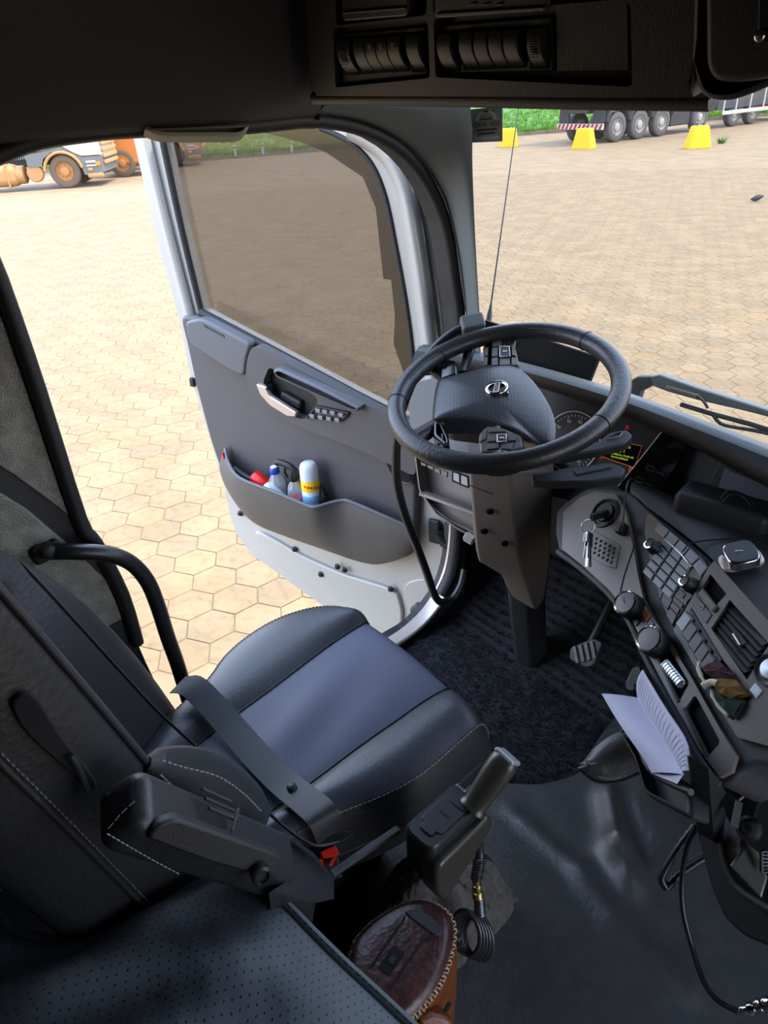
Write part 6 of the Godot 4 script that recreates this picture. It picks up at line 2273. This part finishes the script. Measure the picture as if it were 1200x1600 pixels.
	b.rbox(ax.translated_local(Vector3(-0.01, 0.042, 0.0)).rotated_local(Vector3.UP, 1.0), Vector3(0.035, 0.003, 0.003), 0.001, 1)
	part(ar, "armrest_catch", b, M.dash_soft)
	b = MB.new()
	b.lathe(upright(onx(408, 1368, -0.448), Vector3(1, 0.3, 0.2)), [0.010, -0.01, 0.011, 0.002, 0.008, 0.004, 0.006, 0.0, 0, 0.0], 16)
	part(ar, "pivot_cap", b, M.black_tube)
	# recliner cover at the hinge
	b = MB.new()
	var rc := []
	for k in 8:
		var f := k / 7.0
		var top := onx(lerpf(438, 522, f), lerpf(1336, 1372, f) - 6.0 * sin(PI * f), -0.52)
		var bot := onx(lerpf(420, 486, f), lerpf(1395, 1412, f), -0.46)
		rc.append(PackedVector3Array([top + Vector3(-0.07, -0.04, 0), top + Vector3(-0.05, 0.0, 0), top, top.lerp(bot, 0.5) + Vector3(0.025, 0.012, 0), bot, bot + Vector3(-0.01, -0.06, 0)]))
	b.grid(rc, false, false, Vector3(1, 0.5, 0))
	b.cap_fan(rc[-1], Vector3.FORWARD)
	part(root, "recliner_cover", b, M.leather_back)
	# belt, buckle
	var belt := thing("seat_belt", hit(CT, 456, 1231, 0.03), "black seat belt lying across the mesh seat cushion", "seat belt")
	b = MB.new()
	var path := PackedVector3Array()
	var pp := [278, 1070, 0.050, 300, 1072, 0.058, 330, 1100, 0.045, 365, 1140, 0.030, 405, 1185, 0.024, 445, 1224, 0.026, 480, 1252, 0.040, 502, 1272, 0.046, 512, 1290, 0.030, 516, 1304, 0.005]
	for i in range(0, pp.size(), 3): path.append(hit(CT, pp[i], pp[i + 1], pp[i + 2]))
	path = cr(path, 4)
	var wd := PackedVector3Array()
	for i in path.size():
		var f := i / float(path.size() - 1)
		wd.append(Vector3(0.1, 0.15 + 0.6 * smoothstep(0.75, 1.0, f), -1.0 if f < 0.9 else -0.7))
	b.strap(path, wd, 0.047, 0.0018)
	part(belt, "lap_webbing", b, M.webbing)
	b = MB.new()
	b.lathe(upright(hit(CT, 456, 1231, 0.031), up), [0.008, 0, 0.008, 0.003, 0.006, 0.005, 0, 0.0055], 14)
	part(belt, "stop_button", b, M.black)
	b = MB.new()
	path = PackedVector3Array()
	for q in [[40, 888, -0.98], [75, 925, -0.93], [130, 985, -0.86], [200, 1062, -0.79], [250, 1115, -0.745], [310, 1170, -0.69], [360, 1216, -0.645], [415, 1266, -0.59], [455, 1300, -0.56], [490, 1320, -0.545], [518, 1318, -0.54]]: path.append(onx(q[0], q[1], q[2]))
	path = cr(path, 4)
	wd = PackedVector3Array()
	for p in path: wd.append((p - cam_at).normalized() + Vector3(0.05, 0.1, 0.08))
	b.strap(path, wd, 0.040, 0.0022)
	part(belt, "shoulder_webbing", b, M.webbing)
	b = MB.new()
	b.prism(cr(many(plane_at(far(523, 1311, 1.06), Vector3(0.3, 0.9, 0.1)), [496, 1318, 510, 1306, 535, 1299, 552, 1300, 545, 1309, 525, 1318, 505, 1323]), 2, true), Vector3(0.3, 0.9, 0.1), 0.003, 0.001, 1)
	part(belt, "tongue", b, M.black_tube)
	var bk := thing("belt_buckle", far(515, 1345, 1.06), "seat belt buckle with bright red release button beside seat", "buckle")
	b = MB.new()
	var bxf := frame(far(512, 1348, 1.075), far(530, 1340, 1.06) - far(500, 1348, 1.06), (cam_at - far(515, 1340, 1.06)).normalized())
	b.rbox(bxf, Vector3(0.036, 0.05, 0.02), 0.004, 2)
	part(bk, "buckle_body", b, M.black)
	b = MB.new()
	var bp := plane_at(far(515, 1335, 1.055), (cam_at - far(515, 1335, 1.055)).normalized())
	b.prism(many(bp, [500, 1331, 524, 1321, 531, 1334, 526, 1338, 505, 1342]), bp.normal, 0.012, 0.002, 2)
	part(bk, "release_button", b, M.red_button)
	b = MB.new()
	b.prism(many(bp, [520, 1340, 526, 1338, 518, 1354, 513, 1352], -0.001), bp.normal, 0.01, 0.001, 1)
	b.prism(many(bp, [499, 1342, 505, 1343, 505, 1350, 498, 1346], -0.001), bp.normal, 0.01, 0.001, 1)
	part(bk, "button_guide", b, M.red_button)
	bunk()

func _xs(a: Array, x: float) -> PackedVector3Array: return many(Plane(Vector3.RIGHT, x), a)

func bunk() -> void:
	# cushion of the bunk behind and between the seats
	var y := 0.55
	var e0 := PackedVector3Array([Vector3(-1.05, y, 0.10), Vector3(-0.85, y, 0.10), Vector3(-0.66, y, 0.08), Vector3(-0.575, y, 0.0)])
	e0.append_array(_ys([335, 1371, 365, 1375, 405, 1388, 440, 1408, 490, 1458, 540, 1507, 590, 1553, 640, 1600, 760, 1712], y))
	var e := cr(e0, 4)
	var root := thing("bunk_cushion", ony(400, 1500, 0.15), "dark perforated vinyl bunk cushion with piped edge beside the armrest", "cushion")
	var rows := []
	var K := e.size()
	for i in K:
		var t := e[i] - e[maxi(i - 1, 0)] if i > 0 else e[1] - e[0]
		var back := Vector3.UP.cross(t).normalized()
		var f := i / float(K - 1)
		var goal := Vector3(lerpf(-0.85, 0.35, f), y, 0.62)
		var line := PackedVector3Array()
		for j in 26:
			var s := j / 25.0
			var p := e[i].lerp(goal, s * s * 0.3 + s * 0.7)
			var wave := 0.010 * sin(p.x * 42.0 + p.z * 26.0) * sin(p.x * 13.0 - p.z * 30.0 + 1.0) + 0.007 * sin(p.x * 75.0 + p.z * 40.0 + 2.0)
			p.y = y + 0.035 * (1.0 - pow(1.0 - minf(s * 4.0, 1.0), 2.0)) + wave * smoothstep(0.02, 0.15, s)
			line.append(p)
		rows.append(line)
	var b := MB.new()
	b.grid(rows, false, false, Vector3.UP)
	part(root, "top_cover", b, M.perforated)
	b = MB.new()
	b.tube(e, 0.006, 8)
	part(root, "piping", b, M.pillar)
	b = MB.new()
	var st := PackedVector3Array()
	for p in e: st.append(p + Vector3(0, 0.006, 0.0))
	stitch(b, st, 0.009, 0.0010)
	part(root, "stitching", b, M.thread_dark)
	b = MB.new()
	var sk := []
	for p in e: sk.append(PackedVector3Array([p, p + Vector3(0, -0.06, 0), p + Vector3(0, -0.15, 0.02)]))
	b.grid(sk, false, false, Vector3(0, 0, -1))
	part(root, "front_face", b, M.leather_back)
	b = MB.new()
	box_between(b, Vector3(-1.1, -0.01, 0.16), Vector3(0.85, 0.42, 0.93), 0.02)
	part(root, "bunk_box", b, M.dash_dark)

# ================= floor and what lies on it
func on_floor() -> void:
	rng.seed = 31
	var fn := FastNoiseLite.new()
	fn.seed = 4; fn.frequency = 3.0
	# carpet over the driver's floor
	var b := MB.new()
	var rows := []
	for i in 70:
		var z := -1.34 + i * 0.0185
		var line := PackedVector3Array()
		for j in 50:
			var x := -1.185 + j * 0.0145
			var h := 0.012 + 0.006 * fn.get_noise_2d(x * 3.0, z * 3.0) + rng.randf_range(-0.002, 0.002)
			h += 0.012 * exp(-pow((Vector2(x, z) - Vector2(-0.85, -1.1)).length() / 0.05, 2.0))
			if z < -1.12: h += (-1.12 - z) * 0.9
			line.append(Vector3(x, h, z))
		rows.append(line)
	b.grid(rows, false, false, Vector3.UP)
	var cp := solo("floor_carpet", b, M.carpet, "deep navy black pile carpet under the pedals and column", "carpet")
	var tuft := MB.new()
	for k in 3:
		var d := Vector3(cos(k * 2.1), 0, sin(k * 2.1))
		tuft.flat(d * 0.001, d.cross(Vector3.UP) * 0.0012, d * 0.003 + Vector3.UP * 0.009)
	var mm := MultiMesh.new()
	mm.transform_format = MultiMesh.TRANSFORM_3D
	mm.mesh = tuft.mesh(Vector3.ZERO)
	mm.instance_count = 42000
	for i in 42000:
		var r: PackedVector3Array = rows[rng.randi_range(0, 69)]
		var p := r[rng.randi_range(0, 49)] + Vector3(rng.randf_range(-0.008, 0.008), -0.002, rng.randf_range(-0.01, 0.01))
		mm.set_instance_transform(i, Transform3D(Basis.from_euler(Vector3(rng.randf_range(-0.7, 0.7), rng.randf() * TAU, rng.randf_range(-0.7, 0.7))).scaled(Vector3.ONE * rng.randf_range(0.8, 1.4)), p - cp.position))
	var mi := MultiMeshInstance3D.new()
	mi.name = "carpet_pile"
	mi.multimesh = mm; mi.material_override = M.carpet
	mi.set_meta("kind", "stuff")
	cp.add_child(mi, true)
	# vinyl cover over the engine tunnel
	b = MB.new()
	rows = []
	var edge := cr(_ys([560, 1290, 650, 1250, 745, 1222, 800, 1222, 850, 1222, 905, 1204, 930, 1160, 975, 1100, 1040, 1010], 0.035), 6)
	var ridge := func(p: Vector3, a: Vector3, c: Vector3, w: float, h: float) -> float:
		var q := Geometry3D.get_closest_point_to_segment(Vector3(p.x, 0, p.z), Vector3(a.x, 0, a.z), Vector3(c.x, 0, c.z))
		return h * exp(-pow(Vector2(p.x - q.x, p.z - q.z).length() / w, 2.0))
	var r1 := [ony(948, 1235, 0.05), ony(960, 1330, 0.05), ony(985, 1385, 0.05)]
	var r2 := [ony(975, 1270, 0.05), ony(1005, 1330, 0.05)]
	var r3 := [ony(800, 1260, 0.05), ony(905, 1365, 0.05), ony(960, 1450, 0.05), ony(1060, 1550, 0.05)]
	for i in edge.size():
		var line := PackedVector3Array()
		for j in 60:
			var s := j / 59.0
			var goal := edge[i] + Vector3(1.15 - 0.45 * i / edge.size(), 0, 0.72)
			var p := edge[i].lerp(goal, s)
			var h := 0.03 + 0.035 * smoothstep(0.0, 0.25, s) + 0.003 * fn.get_noise_2d(p.x * 2.0, p.z * 2.0)
			h += ridge.call(p, r1[0], r1[1], 0.022, 0.026) + ridge.call(p, r1[1], r1[2], 0.024, 0.024)
			h -= ridge.call(p, r2[0], r2[1], 0.013, 0.014)
			h += ridge.call(p, r3[0], r3[1], 0.02, 0.008) + ridge.call(p, r3[1], r3[2], 0.02, 0.008) + ridge.call(p, r3[2], r3[3], 0.03, 0.008)
			p.y = h
			line.append(p)
		rows.append(line)
	b.grid(rows, false, false, Vector3.UP)
	var vc := solo("vinyl_floor_cover", b, M.vinyl, "creased black vinyl cover over the centre floor", "floor cover")
	# stitched flap and ribbed edges of the cover
	b = MB.new()
	var fu := PackedVector3Array([far(905, 1198, 1.20), far(925, 1172, 1.19), far(950, 1152, 1.185), far(975, 1140, 1.18)])
	var fl := PackedVector3Array([far(907, 1202, 1.185), far(930, 1220, 1.17), far(962, 1222, 1.165), far(1000, 1208, 1.16)])
	b.grid(between(cr(fu, 3), cr(fl, 3), 14, 8, Vector3(0, 1, 0.2), 0.015), false, false, Vector3.UP)
	part(vc, "loose_flap", b, M.vinyl)
	b = MB.new()
	b.tube(cr(fl, 4), 0.0028, 6)
	part(vc, "flap_hem", b, M.black)
	b = MB.new()
	stitch(b, cr(PackedVector3Array([far(935, 1214, 1.16), far(955, 1217, 1.155), far(980, 1212, 1.15)]), 4), 0.006, 0.001)
	b.tube(cr(PackedVector3Array([far(904, 1200, 1.18), far(915, 1196, 1.175), far(917, 1188, 1.175), far(922, 1194, 1.17), far(932, 1192, 1.17)]), 3), 0.0018, 5)
	part(vc, "loose_thread", b, M.thread)
	for s in [[1086, 1290, 1060, 1325, 1040, 1358, 1034, 1374, 1042, 1388], [1042, 1388, 1060, 1368, 1085, 1350, 1108, 1336]]:
		var c := PackedVector3Array()
		for i in range(0, s.size(), 2): c.append(far(s[i], s[i + 1], 1.14))
		c = cr(c, 7)
		var rr := []
		for i in c.size(): rr.append(0.0052 + 0.0018 * (i % 2))
		b = MB.new()
		b.tube(c, rr, 8)
		part(vc, "ribbed_hem", b, M.black_tube)
	# cable with a silver jack
	b = MB.new()
	var cab := PackedVector3Array([far(1088, 1292, 1.10), far(1074, 1320, 1.11), far(1066, 1370, 1.12), far(1067, 1420, 1.12), far(1080, 1475, 1.11), far(1098, 1530, 1.08), far(1120, 1562, 1.06), far(1152, 1580, 1.04)])
	b.tube(cr(cab, 5), 0.0042, 8)
	var cable := solo("black_cable", b, M.black_tube, "black cable running down the vinyl cover to a metal jack", "cable")
	b = MB.new()
	var j0 := far(1154, 1580, 1.04)
	var j1 := far(1232, 1562, 1.02)
	var L := j0.distance_to(j1)
	b.lathe(upright(j0, j1 - j0), [0.003, 0, 0.006, 0.004, 0.006, 0.012, 0.009, 0.014, 0.009, 0.02, 0.006, 0.022, 0.010, 0.026, 0.011, 0.032, 0.008, 0.034, 0.011, 0.038, 0.011, 0.046, 0.008, 0.048, 0.011, 0.052, 0.011, L, 0, L], 16)
	part(cable, "metal_jack", b, M.chrome)
	# pedals
	var pl := plane_at(far(915, 1020, 1.62), Vector3(-0.05, 0.55, 0.83))
	b = MB.new()
	b.prism(rnd(many(pl, [890, 1012, 926, 997, 942, 1004, 928, 1040, 916, 1044, 889, 1030]), 0.008), pl.normal, 0.012, 0.004, 2)
	var bp := solo("brake_pedal", b, M.dash_soft, "ribbed grey rubber brake pedal in the dark footwell", "pedal")
	for k in 4:
		b = MB.new()
		b.rbox(frame(hit(pl, 900 + k * 9.0, 1023 - k * 2.5, 0.002), hit(pl, 926, 1040) - hit(pl, 918, 1002), pl.normal), Vector3(0.04, 0.009, 0.004), 0.0015, 1)
		part(bp, "tread_rib", b, M.key_dark)
	b = MB.new()
	b.tube(PackedVector3Array([hit(pl, 918, 1018, -0.01), hit(pl, 918, 1018, -0.05) + Vector3(0, 0.15, -0.1)]), 0.01, 8)
	part(bp, "pedal_arm", b, M.black)
	var pl2 := plane_at(far(988, 1060, 1.5), Vector3(-0.1, 0.6, 0.8))
	b = MB.new()
	b.prism(rnd(many(pl2, [976, 1068, 988, 1042, 1000, 1040, 1004, 1058, 990, 1080, 979, 1080]), 0.006), pl2.normal, 0.01, 0.003, 2)
	var ap := solo("accelerator_pedal", b, M.dash_dark, "black accelerator pedal half hidden behind the papers", "pedal")
	for k in 3:
		b = MB.new()
		b.rbox(frame(hit(pl2, 986 + k * 4.0, 1068 - k * 8.0, 0.002), hit(pl2, 996, 1062) - hit(pl2, 982, 1056), pl2.normal), Vector3(0.018, 0.006, 0.003), 0.001, 1)
		part(ap, "tread_rib", b, M.dash_soft)
	shifter()
	jug_and_hose()

func shifter() -> void:
	var yt := 0.47
	var c0 := ony(627, 1292, yt)   # rear left, rear right, front right, front left of the top
	var c1 := ony(673, 1334, yt)
	var fwd := (ony(700, 1229, yt) - c0)
	var wide := (c1 - c0)
	var x := wide.normalized()
	var z := fwd - x * fwd.dot(x)
	var L := z.length() * 1.2
	z = z.normalized()
	var W := wide.length()
	var basis := Basis(x, Vector3.UP, -z)
	var ctr := c0 + x * W * 0.5 + z * L * 0.5
	var root := thing("gear_selector", ctr - Vector3(0, 0.16, 0), "black gear selector box with silver tipped lever beside the seat", "gear selector")
	var b := MB.new()
	var rows := []
	for s in [[0.0, 0.90, 0.92], [-0.004, 0.97, 0.97], [-0.012, 1.0, 1.0], [-0.06, 1.02, 1.0], [-0.085, 0.95, 0.9], [-0.108, 0.62, 0.62], [-0.115, 0.4, 0.4]]:
		var ring := PackedVector3Array()
		for q in [[-1, 1], [1, 1], [1, -1], [-1, -1]]: ring.append(ctr + basis * Vector3(q[0] * W * 0.5 * s[1], s[0], q[1] * L * 0.5 * s[2]))
		rows.append(rnd(ring, 0.016, 4))
	b.grid(rows, true)
	b.cap_fan(rows[0], Vector3.UP); b.cap_fan(rows[-1], Vector3.DOWN)
	part(root, "selector_box", b, M.shifter)
	# side lid
	b = MB.new()
	var lid := PackedVector3Array()
	var side := ctr + x * (W * 0.5 + 0.012)
	for q in [[-0.50, -0.016], [0.46, -0.016], [0.54, -0.03], [0.52, -0.052], [-0.28, -0.112], [-0.40, -0.112], [-0.52, -0.075]]: lid.append(side + z * (q[0] * L) + Vector3(0, q[1], 0))
	b.prism(rnd(lid, 0.014, 4), x + Vector3(0, 0.12, 0), 0.03, 0.008, 4)
	part(root, "side_lid", b, M.shifter_lid)
	# top plate, keys and lettering
	b = MB.new()
	b.prism(rnd(_box4(ctr + z * L * 0.05 + Vector3(0, 0.002, 0), x, z, W * 0.34, L * 0.30), 0.006), Vector3.UP, 0.004, 0.0012, 2)
	var tp := part(root, "top_plate", b, M.shifter)
	b = MB.new()
	b.prism(rnd(_box4(ctr - z * L * 0.26 + Vector3(0, 0.003, 0), x, z, W * 0.20, L * 0.09), 0.005), Vector3.UP, 0.004, 0.0012, 2)
	part(root, "mode_key", b, M.black)
	b = MB.new()
	b.prism(rnd(_box4(ctr + z * L * 0.26 + x * W * 0.05 + Vector3(0, 0.0035, 0), x, z, W * 0.26, L * 0.085), 0.006), Vector3.UP, 0.004, 0.0012, 2)
	part(root, "mode_key", b, M.black)
	lettering(tp, "maker_lettering", "VOLVO", frame(ctr + Vector3(0, 0.0034, 0), x, Vector3.UP), W * 0.085, M.dash_soft)
	lettering(root, "gear_letters", "R N A M", frame(ctr + z * L * 0.42 - x * W * 0.2 + Vector3(0, 0.0022, 0), x, Vector3.UP), W * 0.07, M.print)
	# lever
	var l0 := ctr + z * L * 0.33 + x * W * 0.34 + Vector3(0, -0.004, 0)
	var l1 := far(793, 1182, (l0 - cam_at).dot(cam_look) / cam_look.dot(cam_look) - 0.005)
	b = MB.new()
	var ly := (l1 - l0)
	var lr := []
	var xf := upright(l0, ly, x)
	var H := ly.length()
	for s in [[0.0, 0.0215], [0.05, 0.0205], [0.10, 0.018], [0.3, 0.019], [0.6, 0.021], [0.85, 0.0215], [0.95, 0.020], [0.98, 0.0185]]:
		var ring := PackedVector3Array()
		for k in 20:
			var t := TAU * k / 20.0
			ring.append(xf * Vector3(cos(t) * s[1], s[0] * H, sin(t) * s[1] * 0.82))
		lr.append(ring)
	b.grid(lr, true)
	b.cap_fan(lr[-1], ly)
	var lv := part(root, "lever", b, M.shifter_lid)
	b = MB.new()
	b.rbox(xf.translated_local(Vector3(0, H * 0.995, 0)), Vector3(0.035, 0.008, 0.028), 0.004, 3)
	part(lv, "lever_tip", b, M.shifter_top, "silver tip of the lever")
	b = MB.new()
	b.rbox(xf.translated_local(Vector3(0.004, H * 1.012, 0.001)), Vector3(0.007, 0.002, 0.006), 0.0008, 1)
	part(lv, "lever_button", b, M.black)
	b = MB.new()
	b.rbox(Transform3D(basis, ctr + Vector3(-0.04, -0.11, 0.0)), Vector3(0.05, 0.09, 0.05), 0.01, 2)
	part(root, "mount_arm", b, M.black)

func _box4(c: Vector3, x: Vector3, z: Vector3, a: float, d: float) -> PackedVector3Array:
	return PackedVector3Array([c - x * a - z * d, c + x * a - z * d, c + x * a + z * d, c - x * a + z * d])

func jug_and_hose() -> void:
	# crumpled dark cloth under the selector
	var b := MB.new()
	var fn := FastNoiseLite.new()
	fn.seed = 9; fn.frequency = 11.0
	var rows := []
	for i in 40:
		var line := PackedVector3Array()
		for j in 40:
			var x := -0.645 + j * 0.0050
			var z := -0.63 + i * 0.0078
			var h := 0.20 * (1.0 - pow(absf(i / 19.5 - 1.0), 2.5)) * (1.0 - pow(absf(j / 19.5 - 1.0), 2.5))
			h *= 1.0 + 0.35 * fn.get_noise_2d(x * 1.5 + z, z * 0.6)
			h += 0.018 * absf(sin(z * 70.0 + x * 25.0 + 3.0 * fn.get_noise_2d(x, z)))
			line.append(Vector3(x, 0.02 + h, z))
		rows.append(line)
	b.grid(rows, false, false, Vector3.UP)
	solo("folded_clothes", b, M.dark_cloth, "crumpled dark brown clothes stuffed between seat base and selector", "clothes")
	# leather jug
	var yt := 0.31
	var out := cr(_ys([551, 1478, 566, 1456, 592, 1434, 630, 1413, 666, 1408, 697, 1423, 711, 1450, 706, 1492, 690, 1535, 664, 1572, 632, 1602, 596, 1614, 562, 1592, 546, 1552, 544, 1512], yt), 3, true)
	var c := Vector3.ZERO
	for p in out: c += p / out.size()
	var root := thing("leather_jug", Vector3(c.x, 0.05, c.z), "brown leather covered jug with cream cross stitching by the bunk", "jug")
	var ring := func(s: float, y: float) -> PackedVector3Array:
		var o := PackedVector3Array()
		for p in out: o.append(Vector3(c.x + (p.x - c.x) * s, y, c.z + (p.z - c.z) * s))
		return o
	b = MB.new()
	rows = []
	for s in [[1.0, yt], [0.93, yt + 0.012], [0.80, yt + 0.017], [0.5, yt + 0.018], [0.2, yt + 0.018], [0.02, yt + 0.018]]: rows.append(ring.call(s[0], s[1]))
	b.grid(rows, true, false, Vector3.UP)
	part(root, "lid_leather", b, M.brown_leather)
	b = MB.new()
	rows = []
	for s in [[1.0, yt], [1.02, yt - 0.015], [1.035, yt - 0.05], [1.02, yt - 0.15], [0.97, 0.08], [0.9, 0.06]]: rows.append(ring.call(s[0], s[1]))
	b.grid(rows, true)
	part(root, "body_leather", b, M.tan_leather, "tan brown leather side of the jug")
	b = MB.new()
	var rim := resample(ring.call(1.003, yt + 0.001), 90)
	for i in rim.size():
		var p := rim[i]
		var o := (p - c); o.y = 0; o = o.normalized()
		var t := o.cross(Vector3.UP)
		b.tube(PackedVector3Array([p + t * 0.002 + Vector3(0, 0.004, 0) - o * 0.003, p + o * 0.0012 + Vector3(0, 0.001, 0), p - t * 0.002 + Vector3(0, -0.004, 0) + o * 0.0022]), 0.0007, 4)
		if i % 2: b.tube(PackedVector3Array([p - t * 0.002 + Vector3(0, 0.004, 0) - o * 0.003, p + o * 0.0012 + Vector3(0, 0.001, 0), p + t * 0.002 + Vector3(0, -0.004, 0) + o * 0.0022]), 0.0007, 4)
	part(root, "cross_stitching", b, M.cream_thread)
	var TP := Plane(Vector3.UP, yt + 0.018)
	b = MB.new()
	b.prism(cr(many(TP, [634, 1426, 640, 1422, 655, 1422, 672, 1430, 686, 1444, 690, 1456, 682, 1461, 664, 1450], 0.003), 3, true), Vector3.UP, 0.006, 0.002, 2)
	part(root, "spout_window", b, M.dash_soft)
	b = MB.new()
	b.prism(rnd(many(TP, [615, 1477, 632, 1488, 607, 1524, 590, 1512], 0.0015), 0.002), Vector3.UP, 0.003)
	var sl := part(root, "strap_slot", b, M.void)
	b = MB.new()
	b.prism(rnd(many(TP, [613, 1490, 620, 1495, 612, 1508, 605, 1503], 0.004), 0.003), Vector3.UP, 0.003, 0.001, 2)
	part(sl, "button", b, M.black_tube)
	for s in [[632, 1432, 628, 1442, 618, 1454, 578, 1512], [680, 1461, 664, 1468, 655, 1476, 608, 1546]]:
		b = MB.new()
		b.tube(cr(many(TP, s, 0.0005), 4), 0.0014, 5)
		part(root, "lid_seam", b, M.void)
	b = MB.new()
	var sp := ring.call(1.05, yt - 0.16)
	b.prism(many(plane_at(onx(705, 1590, -0.34), Vector3(0.7, 0.6, 0.2)), [655, 1592, 676, 1582, 700, 1588, 712, 1600, 706, 1640, 650, 1640]), Vector3(0.7, 0.6, 0.2), 0.03, 0.008, 3)
	part(root, "handle_pad", b, M.tan_leather)
	b = MB.new()
	b.prism(many(plane_at(onx(700, 1575, -0.335), Vector3(0.8, 0.5, 0.1)), [694, 1582, 702, 1567, 706, 1569, 698, 1584]), Vector3(0.8, 0.5, 0.1), 0.004)
	part(root, "side_slot", b, M.void)
	b = MB.new()
	b.rbox(frame(far(716, 1470, 1.04), Vector3.UP, Vector3.RIGHT), Vector3(0.022, 0.012, 0.01), 0.003, 1)
	part(root, "tap", b, M.black)
	# coiled air hose
	var hose := thing("air_hose", far(740, 1470, 1.10), "coiled grey air hose with brass fitting beside the leather jug", "hose")
	b = MB.new()
	var h := PackedVector3Array()
	for k in 5 * 24:
		var t := TAU * k / 24.0
		var f := k / 120.0
		var ctr := far(726 + 24 * f, 1456 + 10 * f, 1.12)
		h.append(ctr + cam_right * cos(t + 1.6) * 0.0195 - cam_up * sin(t + 1.6) * 0.0335 + cam_look * 0.012 * sin(t))
	b.tube(h, 0.0042, 8)
	part(hose, "hose_coil", b, M.hose)
	b = MB.new()
	b.tube(cr(PackedVector3Array([far(750, 1428, 1.10), far(748, 1410, 1.10), far(746, 1400, 1.10)]), 3), 0.0055, 8)
	var spn := PackedVector3Array()
	for k in 70:
		var f := k / 69.0
		var ctr := far(748 + 2 * f, 1402 + 28 * f, 1.10)
		spn.append(ctr + cam_right * cos(k * 0.9) * 0.0078 - cam_look * sin(k * 0.9) * 0.0078)
	b.tube(spn, 0.0014, 5)
	part(hose, "spring_guard", b, M.steel)
	b = MB.new()
	var f0 := far(747, 1404, 1.10)
	var f1 := far(744, 1374, 1.10)
	b.lathe(upright(f0, f1 - f0), [0.006, 0, 0.009, 0.002, 0.009, 0.010, 0.006, 0.012, 0.008, 0.015, 0.008, 0.021, 0.005, 0.023, 0.007, 0.026, 0.007, f0.distance_to(f1)], 12)
	part(hose, "brass_fitting", b, M.brass)
	b = MB.new()
	spn = PackedVector3Array()
	for k in 60:
		var f := k / 59.0
		var ctr := far(744 + 6 * f, 1374 - 34 * f, 1.10)
		spn.append(ctr + cam_right * cos(k * 1.1) * 0.0085 - cam_look * sin(k * 1.1) * 0.0085)
	b.tube(spn, 0.0018, 5)
	b.tube(PackedVector3Array([far(744, 1374, 1.10), far(750, 1338, 1.10), far(748, 1310, 1.12)]), 0.0075, 8)
	part(hose, "hose_sleeve", b, M.hose)

func _ready() -> void:
	rng.seed = 1
	camera_and_light()
	make_materials()
	yard()
	cab_shell()
	overhead()
	door()
	pocket_items()
	steering()
	dashboard()
	driver_seat()
	on_floor()
